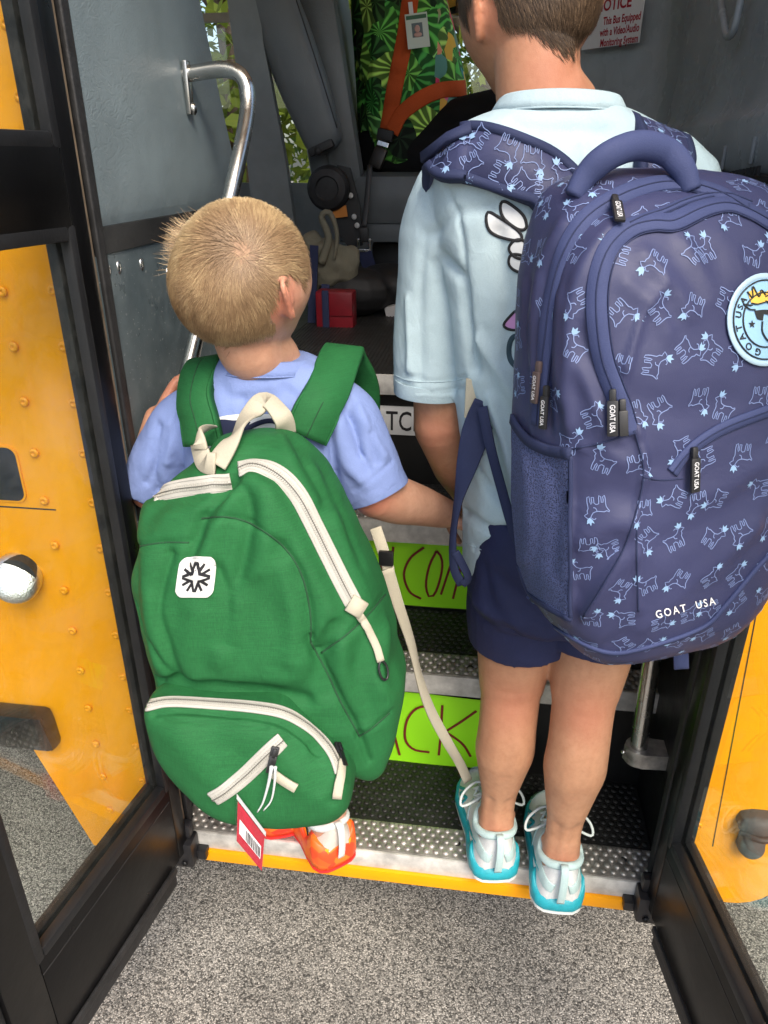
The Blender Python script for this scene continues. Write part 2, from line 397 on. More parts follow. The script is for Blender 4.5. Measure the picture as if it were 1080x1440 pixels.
def m_glass():
    m = bpy.data.materials.new('door_glass'); m.use_nodes = True; MATS['door_glass'] = m; t = m.node_tree; t.nodes.clear()
    tr = t.nodes.new('ShaderNodeBsdfTransparent'); tr.inputs[0].default_value = (.93, .96, .94, 1)
    gl = t.nodes.new('ShaderNodeBsdfGlossy'); gl.inputs['Roughness'].default_value = .01
    lwt = t.nodes.new('ShaderNodeLayerWeight'); lwt.inputs[0].default_value = .5; pw = t.nodes.new('ShaderNodeMath'); pw.operation = 'POWER'; pw.inputs[1].default_value = 4.5; fr = t.nodes.new('ShaderNodeMapRange'); fr.inputs[3].default_value = .04; fr.inputs[4].default_value = .9; t.links.new(lwt.outputs['Facing'], pw.inputs[0]); t.links.new(pw.outputs[0], fr.inputs[0])
    df = t.nodes.new('ShaderNodeBsdfDiffuse'); df.inputs[0].default_value = (.62, .6, .55, 1)
    tc = t.nodes.new('ShaderNodeTexCoord'); no = t.nodes.new('ShaderNodeTexNoise'); no.inputs['Scale'].default_value = 34; no.inputs['Detail'].default_value = 8; no.inputs['Roughness'].default_value = .8
    rp = t.nodes.new('ShaderNodeMapRange'); rp.inputs[1].default_value = .42; rp.inputs[2].default_value = .85; rp.inputs[3].default_value = .0; rp.inputs[4].default_value = .06
    mx = t.nodes.new('ShaderNodeMixShader'); m2 = t.nodes.new('ShaderNodeMixShader'); o = t.nodes.new('ShaderNodeOutputMaterial')
    L = t.links.new; L(tc.outputs['Object'], no.inputs[0]); L(no.outputs[0], rp.inputs[0]); L(rp.outputs[0], m2.inputs[0])
    L(fr.outputs[0], mx.inputs[0]); L(tr.outputs[0], mx.inputs[1]); L(gl.outputs[0], mx.inputs[2]); L(mx.outputs[0], m2.inputs[1]); L(df.outputs[0], m2.inputs[2]); L(m2.outputs[0], o.inputs[0]); return m
def m_clear():
    m = bpy.data.materials.new('clear_window_glass'); m.use_nodes = True; t = m.node_tree; t.nodes.clear(); tr = t.nodes.new('ShaderNodeBsdfTransparent'); tr.inputs[0].default_value = (.97, .98, .97, 1)
    gl = t.nodes.new('ShaderNodeBsdfGlossy'); gl.inputs['Roughness'].default_value = .02; mx = t.nodes.new('ShaderNodeMixShader'); mx.inputs[0].default_value = .05; o = t.nodes.new('ShaderNodeOutputMaterial')
    t.links.new(tr.outputs[0], mx.inputs[1]); t.links.new(gl.outputs[0], mx.inputs[2]); t.links.new(mx.outputs[0], o.inputs[0]); return m
M_CGL = m_clear()
M_ASPH, M_YEL, M_GLASS, M_KICK = m_asphalt(), m_yellow(), m_glass(), m_kick()
M_VIN = m_vinyl('grey_blue_vinyl', (.17, .215, .235)); M_DVIN = m_vinyl('dark_grey_vinyl', (.125, .142, .15), .0003, .4)
M_BLK = worn('black_door_paint', (.004, .004, .0045), .3, .4, 6, .0004, 40, spec=.3)
M_RUB = worn('black_rubber', (.016, .016, .017), .55, .5, 30, .0006, 300)
M_GASK = worn('dark_rubber_gasket', (.012, .0125, .014), .42, .3, 12, .0003, 200, spec=.35)
M_MAT = worn('black_rubber_mat', (.012, .0125, .0125), .5, .6, 25, .0006, 240)
M_WELL = worn('black_stepwell_paint', (.007, .007, .0075), .42, .5, 12, .0004, 90)
M_ALU = worn('dull_aluminium', (.40, .385, .36), .45, .5, 34, .0002, 200, metal=.75)
M_LIP = worn('scuffed_white_nosing', (.56, .55, .52), .45, .32, 30, .0002, 100, metal=.15)
M_CHR = worn('brushed_steel_tube', (.62, .62, .60), .22, .12, 20, .0001, 400, metal=1)
M_DASH = worn('grey_dash_plastic', (.36, .40, .42), .24, .18, 5, .0006, 500)
M_GREY = worn('grey_painted_panel', (.20, .225, .23), .4, .2, 6, .0004, 60)
M_DARK = worn('dark_cabin_trim', (.02, .021, .022), .5, .4, 9, .0004, 90)
M_HEAD = worn('pale_headlining', (.78, .78, .76), .7, .05, 5, .0004, 60)
M_WGLASS = mat('dark_window_glass', (.02, .025, .03), .05, 0, .6)
M_FLOOR = worn('ribbed_black_floor', (.02, .02, .02), .45, .35, 14, .0003, 120)

# ------------------------------------------------------------------ ground
g = np.array([(-60, -60, 0), (60, -60, 0), (60, 60, 0), (-60, 60, 0)], float)
tag(obj('ground', (g, [(0, 1, 2, 3)]), M_ASPH, None, False), 'grey speckled asphalt of the street', None, None, 'structure')

# ------------------------------------------------------------------ the bus
BUS = thing('school_bus', 'yellow school bus with its two black framed entry doors folded open', 'bus', (0, 1.2, 0))
XL, XR = -.500, .347                                          # stairwell walls
SK = .03                                                      # outer face of the yellow skin
EX = (np.array((1., 0, 0)), np.array((0, 0, 1.)), np.array((0, -1., 0)))      # axes of a face looking at the street
EXR = (np.array((0, 1., 0)), np.array((0, 0, 1.)), np.array((1., 0, 0)))     # (Y, Z) outline, face towards +X
def yz(P, x, th): return poly_prism(P, (x, 0, 0), EXR, th)
def xz(P, y, th): return poly_prism(P, (0, y, 0), EX, th)
# rivet shared by all panels: flat button head with a dimple
th_ = np.linspace(0, 2*math.pi, 12, endpoint=False)
def lathe(prof, n=12):
    a = np.linspace(0, 2*math.pi, n, endpoint=False); return loft([np.stack([r*np.cos(a), r*np.sin(a), np.full(n, z)], 1) for r, z in prof])
RIV = meshdata('rivet', lathe([(.0058, 0), (.0056, .0012), (.0042, .0026), (.0024, .0029), (.0018, .0016), (.0005, .0014)], 14), [M_YEL])
RQ = Vector((0, -1, 0)).to_track_quat('Z', 'Y')
def rivets(px, y, parent, s=1.25):
    for p in px: inst('rivet', RIV, onY(p[0], p[1], y), parent, RQ, s)
# rear side skin with its cut-away skirt corner
rear = obj('side_panel', xz([(-.512, .27), (-.512, 1.72), (-4.2, 1.72), (-4.2, .52), (-.775, .52), (-.695, .27)], SK, .03), M_YEL, BUS, False)
strap = obj('pillar_panel', xz([(-.513, .285), (-.513, 1.71), (-.608, 1.71), (-.640, .285)], SK-.0025, .0024), M_YEL, BUS, False)
rivets([(75, 408), (89, 488), (104, 567), (117, 637), (130, 707), (141, 771), (153, 833), (163, 893), (173, 952), (182, 999), (191, 1049), (200, 1098)], SK-.0025, strap)
rivets([(3, 410), (19, 488), (34, 565), (48, 637), (62, 704), (77, 767), (90, 830), (102, 887), (113, 943), (124, 996), (135, 1046), (145, 1092), (155, 1139)], SK-.0025, strap)
rivets([(9, 33), (28, 135)], SK-.0025, strap)
lap = onY(0, 712, SK); obj('lap_joint', xz([(-.604, lap[2]-.001), (-1.4, lap[2]-.001), (-1.4, lap[2]+.001), (-.604, lap[2]+.001)], SK-.0008, .0008), M_DARK, rear, False)
# small dark rounded port, black guard box and round mirror-bright side marker on the rear skin
pc = onY(-8, 665, SK); pr = rrect(.085, .085, .014)
obj('port_rim', xz(pr*1.06+[pc[0], pc[2]], SK-.003, .004), M_YEL, rear, True, auto=30); obj('inspection_port', xz(pr+[pc[0], pc[2]], SK-.0035, .003), M_WGLASS, rear, False)
gb = onY(40, 1012, SK); gv = bx((gb[0]-.05, SK-.02, gb[2]-.004), (.21, .04, .088), None, .014); gv[0][gv[0][:, 2] < gb[2]-.02, 1] += .012
guard = obj('guard_box', gv, mat('gloss_black_plastic', (.006, .006, .007), .12, 0, .6), BUS, True, auto=40)
obj('chrome_ledge', bx((gb[0]-.055, SK-.031, gb[2]+.029), (.17, .012, .006), None, .002), M_CHR, guard, True)
ml = onY(31, 802, SK)
M_MIR = mat('hammered_chrome_marker', (.8, .79, .76), .3, 1); _t = NT(M_MIR); _t.bump(_t.noise(_t.co(), 300, 3), .002, .5)
mk = lathe([(.037, -.006), (.037, 0), (.034, .004), (.026, .008), (.015, .0105), (.003, .0112)], 36)
ma, mu, mn = frame(nrm((.44, -.64, .60)))  # disc face tilted midway between camera and sun, shaped to give the glint
mv = np.array([ml[0]+.004, SK-.022, ml[2]])+mk[0][:, :1]*ma+mk[0][:, 1:2]*mu*1.1+mk[0][:, 2:]*mn
obj('marker_base', tube(np.array([(ml[0], SK+.004, ml[2]), (ml[0]+.003, SK-.02, ml[2]+.0)]), .03, 24), M_DARK, rear, True, auto=30)
obj('side_marker', (mv, mk[1]), M_MIR, rear, True)
# front skin (cowl), its seam, rivets and rubber hood latch
cow = [(.353, 1.5), (.353, .318), (.47, .318)]+[(.47+.075*math.sin(a), .393-.075*math.cos(a)) for a in np.linspace(.2, 1.5, 6)]+[(.56, .5), (.62, .8), (.75, .95), (.95, .97), (.95, 1.5)]
front = obj('cowl_panel', xz(cow, SK, .03), M_YEL, BUS, False)
sm = [onY(1064, 860, SK), onY(1002, 1190, SK)]; obj('panel_seam', bar(sm[0], sm[1], .0016, .0012, (0, 1, 0)), M_DARK, front, False)
rivets([(1030, 903), (1004, 1040), (982, 1161), (1052, 795)], SK, front)
hl = onY(1062, 1160, SK); P = [(-.035, .012), (-.03, .03), (-.012, .036), (.03, .036), (.045, .03), (.045, -.005), (.02, -.008), (.012, -.05), (-.012, -.055), (-.024, -.045), (-.022, -.012)]
latch = obj('hood_latch', fuse([xz(np.array(P)*.95+[hl[0], hl[2]], SK-.018, .022), ball((hl[0]+.0, SK-.016, hl[2]+.012), (.034, .016, .022)), ball((hl[0]-.002, SK-.016, hl[2]-.034), (.02, .014, .022))], .003, 6), worn('grey_latch_rubber', (.05, .05, .05), .55, .3, 40), front, True)
obj('latch_band', tube(spl([(hl[0]-.03, SK-.022, hl[2]+.004), (hl[0], SK-.036, hl[2]+.006), (hl[0]+.03, SK-.022, hl[2]+.004)], 14), .005, 8), M_RUB, latch, True)
# hood, front wheel beyond the frame
obj('hood', join(bx((1.55, 1.2, 1.25), (1.2, 1.9, .6), None, .12), bx((1.45, .35, .95), (1.0, .55, .4), None, .1)), M_YEL, BUS, True, auto=40)
wh = lathe([(.05, 0), (.30, .01), (.34, .03), (.47, .04), (.5, .08), (.5, .22), (.47, .26), (.1, .26)], 36)
wl = obj('wheel', (np.stack([wh[0][:, 0]+1.45, wh[0][:, 2]+.12, wh[0][:, 1]+.5], 1), wh[1]), M_RUB, BUS, True, auto=30)
rm = lathe([(.03, -.03), (.10, -.03), (.12, .02), (.26, .03), (.28, -.005), (.295, -.005), (.3, .02)], 36); obj('rim', (np.stack([rm[0][:, 0]+1.45, rm[0][:, 2]+.125, rm[0][:, 1]+.5], 1), rm[1]), M_YEL, wl, True, auto=30)

# steps: tread mat, studded nosing, white lip, riser
Z = [.36, .60, .815, 1.066]; YF = [.018, .221, .423, .598]; YB = [.241, .443, .618]
stud = lathe([(.0062, 0), (.0056, .0018), (.0035, .0032), (.001, .0036)], 8)
def step(k):
    z, yf, yb = Z[k], YF[k], YB[k]; w0, w1 = XL+.001, XR-.002
    t = obj('step_tread', bx2((w0, yf+.066, z-.02), (w1, yb-.001, z)), M_MAT, BUS, False)
    V, Fc = [], []; n = 0                                     # round knobs of the mat
    S = (np.asarray(stud[0])*[.9, .9, .75])
    for j, yy in enumerate(np.arange(yf+.078, yb-.008, .0135)):
        for xx in np.arange(w0+.01+(j % 2)*.0075, w1-.008, .015):
            V.append(S+[xx, yy, z-.0002]); Fc += [tuple(i+n for i in f) for f in stud[1]]; n += len(S)
    obj('mat_knobs', (np.concatenate(V), Fc), M_MAT, t, True, 'stuff')
    nz = obj('step_nosing', bx2((w0-.004, yf, z-.012), (w1+.003, yf+.065, z+.001), .002), M_ALU, BUS, False)
    V, Fc, n = [], [], 0; S = np.asarray(stud[0])
    for j, yy in enumerate((yf+.011, yf+.023, yf+.035, yf+.047, yf+.058)):
        for xx in np.arange(w0+.006+(j % 2)*.0085, w1-.004, .017):
            V.append(S+[xx, yy, z+.0008]); Fc += [tuple(i+n for i in f) for f in stud[1]]; n += len(S)
    obj('nosing_studs', (np.concatenate(V), Fc), M_ALU, nz, True, 'stuff')
    for xx in (XL+.055, -.2, .02, XR-.07):
        obj('bolt_hole', lathe_at([(.006, 0), (.004, .0014), (.001, .0016)], (xx+random.uniform(-.02, .02), yf+.032+random.uniform(-.004, .01), z+.0012), 10), M_RUB, nz)
    obj('step_lip', bx2((w0-.004, yf-.006, z-[.037, .042, .046][k]), (w1+.002, yf-.0005, z+.0012), .0015), M_LIP, BUS, True, auto=30)
def lathe_at(prof, c, n=12): v, f = lathe(prof, n); return v+np.asarray(c), f
for k in range(3): step(k)
for k in range(3): obj('step_riser', bx2((XL-.004, YB[k], Z[k]-.02), (XR+.004, YB[k]+.012, Z[k+1]-.013)), M_WELL, BUS, False)
obj('step_lip', bx2((XL, .592, 1.024), (XR, .598, 1.067), .0015), M_LIP, BUS, True, auto=30)
fl = obj('cabin_floor', join(bx2((-.85, .6, 1.03), (.9, 2.42, 1.066)), bx2((-4.2, .05, 1.03), (-.851, 2.42, 1.065))), M_FLOOR, BUS, False)
V, Fc, n = [], [], 0
for xx in np.arange(-.49, .34, .009):
    v, f = bx2((xx, .604, 1.0655), (xx+.0045, 1.5, 1.0675)); V.append(v); Fc += [tuple(i+n for i in q) for q in f]; n += 8
obj('floor_ribs', (np.concatenate(V), Fc), M_FLOOR, fl, False, 'stuff')
obj('sill_strip', bx2((XL+.012, .006, .297), (XR-.02, .03, .3225), .002), M_YEL, BUS, True, auto=30)
for px in ((575/2, 960+472/2), ): pass
obj('step_underside', bx2((XL, .031, .30), (XR, .6, .338)), M_WELL, BUS, False)
# stairwell walls
obj('stairwell_wall', join(yz([(.03, .3), (.235, .3), (.235, .62), (.64, 1.03), (.64, 1.067), (.03, 1.067)], XL, .02)), M_WELL, BUS, False)
kick = obj('kick_panel', yz([(.028, .93), (.40, .93), (.61, 1.067), (.61, 1.358), (.028, 1.358)], XL+.004, .02), M_KICK, BUS, False)
for p in [(152, 380), (167, 376), (199, 372), (236, 384)]:
    q = onX(*p, XL+.004); obj('screw', lathe_x([(.0055, 0), (.005, .002), (.002, .003)], q) if False else ball(q, (.003, .006, .009), 8, 6), M_CHR, kick)
obj('stairwell_wall', yz([(.03, .3), (.62, .3), (.62, 1.067), (1.1, 1.067), (1.1, 1.45), (.03, 1.45)], XR+.02, .02), M_WELL, BUS, False)
# door jambs and header
obj('door_jamb', bx2((-.512, .0, .3), (-.4995, .05, 2.12)), M_BLK, BUS, False); obj('door_jamb', bx2((.3395, .0, .3), (.352, .05, 2.12)), M_BLK, BUS, False)
obj('weather_strip', bx2((-.4990, .012, .345), (-.4945, .022, 2.1), .001), worn('tan_weather_strip', (.20, .15, .10), .6, .4, 30), BUS, False)
obj('weather_strip', bx2((-.4990, .028, .345), (-.4895, .047, 2.1), .003), M_RUB, BUS, True); obj('weather_strip', bx2((.330, .024, .345), (.339, .045, 2.1), .003), M_RUB, BUS, True)
obj('door_header', bx2((-.55, .0, 2.12), (.40, .06, 2.30)), M_YEL, BUS, False)

# two door leaves, folded out a little more than square
def door(hx, ox, sgn):
    H, O = np.array((hx, -.004, 0)), np.array((ox, -.40, 0)); a = nrm(O-H); nf = np.array((a[1], -a[0], 0))*1.0
    if nf[0]*(-hx) < 0: nf = -nf                              # nf looks at the doorway
    up = np.array((0, 0, 1.)); L = np.linalg.norm(O-H)
    def B(s0, s1, z0, z1, d0=-.018, d1=.018, bev=.003):
        c = H+a*(s0+s1)/2+up*(z0+z1)/2+nf*(d0+d1)/2; return bx(c, (s1-s0, d1-d0, z1-z0), (a, nf, up), bev)
    d = obj('door_leaf', join(B(.002, .030, .345, 2.05), B(L-.06, L, .345, 2.05), B(.030, L-.06, .345, .517), B(.030, L-.06, 1.395, 1.487), B(.030, L-.06, 1.985, 2.05)), M_BLK, BUS, True, auto=30,
            label='black framed door leaf standing open')
    for (z0, z1) in ((.517, 1.395), (1.487, 1.985)):
        obj('glass_pane', B(.032, L-.062, z0+.004, z1-.004, -.003, .003, 0), M_GLASS, d, False)
        g_ = .011
        for fr in (.0185, -.0185):
            s = 1 if fr > 0 else -1; d0, d1 = sorted((fr-.0005*s, fr-.014*s))
            obj('window_gasket', join(B(.026, .026+g_*1.2, z0-.006, z1+.006, min(fr, .003*s), max(fr, .003*s)), B(L-.056-g_*1.3, L-.055, z0-.006, z1+.006, min(fr, .003*s), max(fr, .003*s)), B(.0395, L-.07, z0-.006, z0+g_, min(fr, .003*s), max(fr, .003*s)), B(.0395, L-.07, z1-g_, z1+.006, min(fr, .003*s), max(fr, .003*s))), M_GASK, d, True, auto=40)
    obj('bottom_seal', join(B(.045, L-.005, .300, .3445, .010, .016, .002), B(.05, L, .338, .352, .0185, .024, .002)), M_RUB, d, True, auto=30)
    obj('edge_seal', B(L+.0005, L+.018, .345, 2.05, -.012, .012, .005), M_RUB, d, True, auto=40)
    obj('rail_seam', B(.035, L-.06, .488, .4905, .0178, .0186, 0), M_RUB, d, False)
    return d, H, a, nf
dl, HL, aL, nL = door(-.497, -.562, 1)
dr, HR_, aR, nR = door(.338, .402, -1)
# hinge blocks at the foot of both doors
for (d, x, s) in ((dl, -.487, 1), (dr, .326, -1)):
    obj('hinge_block', join(bx((x, -.006, .338), (.04, .036, .058), None, .006), bx((x+s*.022, .004, .322), (.03, .02, .02), None, .003), bx((x, .0, .382), (.03, .02, .03), None, .006)), worn('black_hinge_steel', (.012, .012, .014), .35, .5, 20), d, True, auto=35)
    obj('hinge_bolt', ball((x+s*.004, -.026, .322), (.006, .004, .006), 10, 6), M_BLK, d)

# padded barrier behind the stairwell, lower band, hand rail
bar_pts = [(.03, 1.392), (.60, 1.392), (.605, 1.45), (.475, 1.715), (.40, 1.98), (.03, 1.98)]
V, Fc = fill_grid(bar_pts, .02); a = yz(bar_pts, XL-.001, .03)
bt = obj('barrier_panel', a, M_VIN, BUS, False)
# puckered vinyl sheet on the barrier
y_, z_ = V[:, 0], V[:, 1]; pk = np.hypot((y_-.385)*1.0, (z_-1.59)); ed = np.minimum.reduce([y_-.03, z_-1.392, 1.98-z_, .62-y_])
hx = .006*(1-np.exp(-ed/.015))+.003*np.minimum(1, pk/.10)+.0015*vnoise(np.stack([y_*0, y_, z_], 1), 9, 3)
sheet = obj('vinyl_sheet', (np.stack([XL+hx, y_, z_], 1), Fc), M_VIN, bt, True)
obj('barrier_band', yz([(.03, 1.359), (.612, 1.359), (.612, 1.3915), (.03, 1.3915)], XL+.007, .03), M_DARK, bt, False)
R0 = onY(254, 108, .39); rail = spl([R0+[-.006, 0, 0], R0+[.03, 0, .006], R0+[.075, -.002, .009], R0+[.104, -.008, -.004], R0+[.112, -.022, -.045], onX(330, 250, -.392), onX(292, 410, -.415), onX(262, 530, -.437), onX(240, 615, -.45), [XL, onX(236, 628, -.45)[1]-.005, onX(236, 628, -.45)[2]-.01]], 70)
rl = obj('hand_rail', tube(rail, .0118, 16), M_CHR, BUS, True)
obj('rail_bracket', join(bx(R0+[.013, -.006, -.016], (.008, .018, .075), None, .003), ball(R0+[.018, -.004, -.045], (.005, .006, .009))), M_CHR, rl, True, auto=40)
# grab pole on the right with its cast foot
pf = onY(897, 1056, .125); pt = onY(917, 920, .125); dirp = (pt-pf)/(pt-pf)[2]; ptop = pf+dirp*(.62)
gp = obj('grab_pole', tube(spl([pf, pf+dirp*.3, ptop, ptop+[.03, .01, .02], ptop+[.06, .02, .022]], 40), .0145, 18), M_CHR, BUS, True)
fo = [( -.024, 0)]+[(-.022*math.cos(t_), -.022*math.sin(t_)) for t_ in np.linspace(.2, 1.5, 7)]+[(.005, -.024), (.062, -.02), (.062, .018), (.005, .022)]+[(-.022*math.cos(t_), .022*math.sin(t_)) for t_ in np.linspace(1.5, .2, 7)]
obj('pole_foot', poly_prism(np.array(fo), pf+[0, 0, .012], (np.array((1., 0, 0)), np.array((0, 1., 0)), np.array((0, 0, 1.))), .03), M_ALU, gp, True, auto=30)
obj('set_screw', ball(pf+[-.025, -.006, 0], (.005, .004, .004), 8, 6), M_CHR, gp)

# cabin shell: roof, far wall with the driver's window, rear and front
obj('roof', join(bx2((-4.2, .0, 2.9), (1.0, 2.45, 2.95)), bx2((-4.2, .03, 2.3), (1.0, .06, 2.9)), bx2((-4.2, 2.42, 2.5), (1.0, 2.45, 2.9))), M_YEL, BUS, False)
obj('headlining', bx2((-4.2, .06, 2.86), (1.0, 2.42, 2.899)), M_HEAD, BUS, False)
obj('far_wall', join(bx2((-4.2, 2.42, .5), (1.0, 2.45, 1.38)), bx2((-4.2, 2.42, 1.38), (-3.2, 2.45, 2.5)), bx2((-2.3, 2.42, 1.38), (-2.15, 2.45, 2.5)), bx2((-1.32, 2.42, 1.38), (-1.26, 2.45, 2.5)), bx2((.72, 2.42, 1.38), (.9, 2.45, 2.5))), M_GREY, BUS, False)
M_FRM = worn('pale_window_frame', (.4, .4, .38), .4, .1, 20, metal=.5)
for (x0, x1) in ((-1.26, .72), (-2.15, -1.32), (-3.2, -2.3)):
    wn = obj('side_window', join(bx2((x0, 2.415, 1.955), (x1, 2.44, 1.985)), bx2((x0, 2.415, 1.38), (x0+.03, 2.44, 2.5)), bx2((x1-.03, 2.415, 1.38), (x1, 2.44, 2.5)), bx2(((x0+x1)/2-.015, 2.416, 1.38), ((x0+x1)/2+.015, 2.441, 2.5))), M_FRM, BUS, False)
    obj('glass_pane', bx2((x0, 2.426, 1.38), (x1, 2.430, 2.5)), M_CGL, wn, False)
obj('rear_bulkhead', bx2((-4.25, .03, .6), (-4.2, 2.45, 2.9)), M_HEAD, BUS, False)
ws = obj('windscreen_frame', join(bx2((.98, .06, 2.62), (1.03, 2.42, 2.86)), bx2((.98, 1.2, 1.58), (1.02, 1.24, 2.62)), bx2((.98, .03, 1.0), (1.03, .12, 2.86)), bx2((.98, 2.35, 1.0), (1.03, 2.45, 2.86))), M_DARK, BUS, False)
obj('glass_pane', bx2((1.0, .12, 1.55), (1.006, 2.35, 2.62)), M_CGL, ws, False)
for k in range(3):
    x0 = -4.12+k*1.19; wn = obj('side_window', join(bx2((x0, .028, 1.762), (x0+1.1, .064, 1.79)), bx2((x0, .028, 2.27), (x0+1.1, .064, 2.298)), bx2((x0, .028, 1.79), (x0+.03, .064, 2.27)), bx2((x0+1.07, .028, 1.79), (x0+1.1, .064, 2.27))), M_BLK, BUS, False)
    obj('glass_pane', bx2((x0+.03, .044, 1.79), (x0+1.07, .048, 2.27)), M_CGL, wn, False)
obj('window_band', join(bx2((-4.2, .032, 1.72), (-.512, .06, 1.761)), *[bx2((-4.2+k*1.19, .032, 1.761), (-4.121+k*1.19, .06, 2.3)) for k in range(3)], bx2((-.639, .032, 1.761), (-.513, .06, 2.3)), bx2((.352, .03, 1.5), (1.0, .06, 1.72)), bx2((.352, .03, 1.72), (.42, .06, 2.3)), bx2((.93, .03, 1.72), (1.0, .06, 2.3))), M_BLK, BUS, False)

# dash beside the stairs: upright side, chamfered corner, ledge, black vent below
xd = .372; dash = obj('dashboard', join(
    poly_prism([(.25, 1.535), (1.10, 1.53), (1.10, 2.0), (.8, 2.02), (.25, 1.80)], (xd, 0, 0), (np.array((0, 1., 0)), np.array((0, 0, 1.)), np.array((-1., 0, 0))), .05),
    ), M_DASH, BUS, False)
bm = bmesh.new()
def sheet_grid(P, nu, nv):
    """bilinear patch of 4 corner points"""
    P = [np.asarray(p, float) for p in P]; V = []; Fc = []
    for i in range(nu+1):
        for j in range(nv+1):
            a, b = i/nu, j/nv; V.append((P[0]*(1-a)+P[1]*a)*(1-b)+(P[3]*(1-a)+P[2]*a)*b)
    for i in range(nu):
        for j in range(nv): k = i*(nv+1)+j; Fc.append((k, k+nv+1, k+nv+2, k+1))
    return np.array(V), Fc
# curved corner post carrying the notice: plan curve swept upward
plan = spl([(.372, .26), (.371, .7), (.369, 1.02), (.362, 1.12), (.335, 1.175), (.16, 1.345), (-.02, 1.52)], 60)
# lower part flares out towards the stairs as a shelf
rings = []
for z, off in ((1.452, .0), (1.458, -.004), (1.522, -.008), (1.530, -.003), (1.538, .004), (1.56, .012), (1.62, .016), (1.75, .012), (1.82, .004)):
    T = np.gradient(plan, axis=0); n2 = np.stack([T[:, 1], -T[:, 0]], 1); n2 /= np.linalg.norm(n2, axis=1, keepdims=True)
    q = plan+n2*off; rings.append(np.column_stack([q, np.full(len(q), z)]))
Vd = np.concatenate(rings); m_ = len(plan); Fd = [(i*m_+j, i*m_+j+1, (i+1)*m_+j+1, (i+1)*m_+j) for i in range(len(rings)-1) for j in range(m_-1)]
bpy.data.objects.remove(dash); bm.free()
dash = obj('dashboard', (Vd, [f for f in Fd]), M_DASH, BUS, True)
obj('dash_top', bx2((.40, .2, 1.78), (.98, 1.15, 1.82)), M_DASH, BUS, False)
obj('dash_core', join(bx2((.40, .12, 1.0), (.98, 1.15, 1.78)), bx2((.45, 1.15, 1.0), (.98, 2.3, 1.6)), bx2((.36, .06, 1.0), (.40, 1.1, 1.4515))), M_DARK, BUS, False)
for i, p in enumerate(((1017, 222), (1058, 212))):
    q = onX(*p, .364); obj('vent_slot', bx(q, (.006, .012, .036), None, .0029), worn('pale_slot', (.25, .27, .28), .5), dash, True)
for i in range(9):
    q = onX(1060-i*5, 272+i*.5, .357); obj('vent_louvre', bx(q, (.004, .005, .07)), M_DARK, dash, False)
# glossy curved trim high on the dash
obj('dash_trim', tube(spl([onX(1010, -20, .365), onX(1016, 20, .362), onX(1022, 50, .362), onX(1032, 42, .362), onX(1042, 0, .365), onX(1050, -30, .365)], 30), .006, 10), M_DASH, dash, True)
# ------------------------------------------------------------------ people: materials
def m_skin(name, col, red=(.52, .16, .10)):
    m = mat(name, col, .48, 0, .35, sss=.14); t = NT(m); v = t.co()
    a = t.ramp(t.noise(v, 16, 5, .65), [(.3, (col[0]*.86, col[1]*.80, col[2]*.78)), (.7, tuple(min(1, c*1.1) for c in col))]); a = t.mix(.35, a, t.ramp(t.noise(v, 130, 4, .7), [(.33, (.78, .66, .6)), (.6, (1.06, 1.06, 1.06))]), 'MULTIPLY')
    at = t.n('Attribute', attribute_name='blush'); t.l(t.mix(at.outputs['Fac'], a, red), t.b.inputs['Base Color'])
    vo = t.n('TexVoronoi', i_Scale=900.0); t.l(v, vo.inputs['Vector']); p = t.bump(vo.outputs['Distance'], .00025, .5); t.bump(t.noise(v, 60, 4), .0008, .4, p)
    return m
M_SKIN = m_skin('fair_skin', (.53, .30, .20)); M_SKIN2 = m_skin('tanned_skin', (.45, .243, .143))
M_SHIRT1 = cloth('pale_blue_jersey', (.44, .565, .615), 1700, .0002, .05, .0045, (9, 9, 6)); M_SHIRT2 = cloth('periwinkle_jersey', (.20, .27, .53), 1700, .0002, .08, .0045, (10, 10, 7))
M_NAVY = cloth('navy_woven', (.021, .026, .075), 1500, .0002, .12, .005, (8, 8, 6), rough=.7)
def sm_(x, a, b): t = np.clip((np.asarray(x)-a)/(b-a), 0, 1); return t*t*(3-2*t)
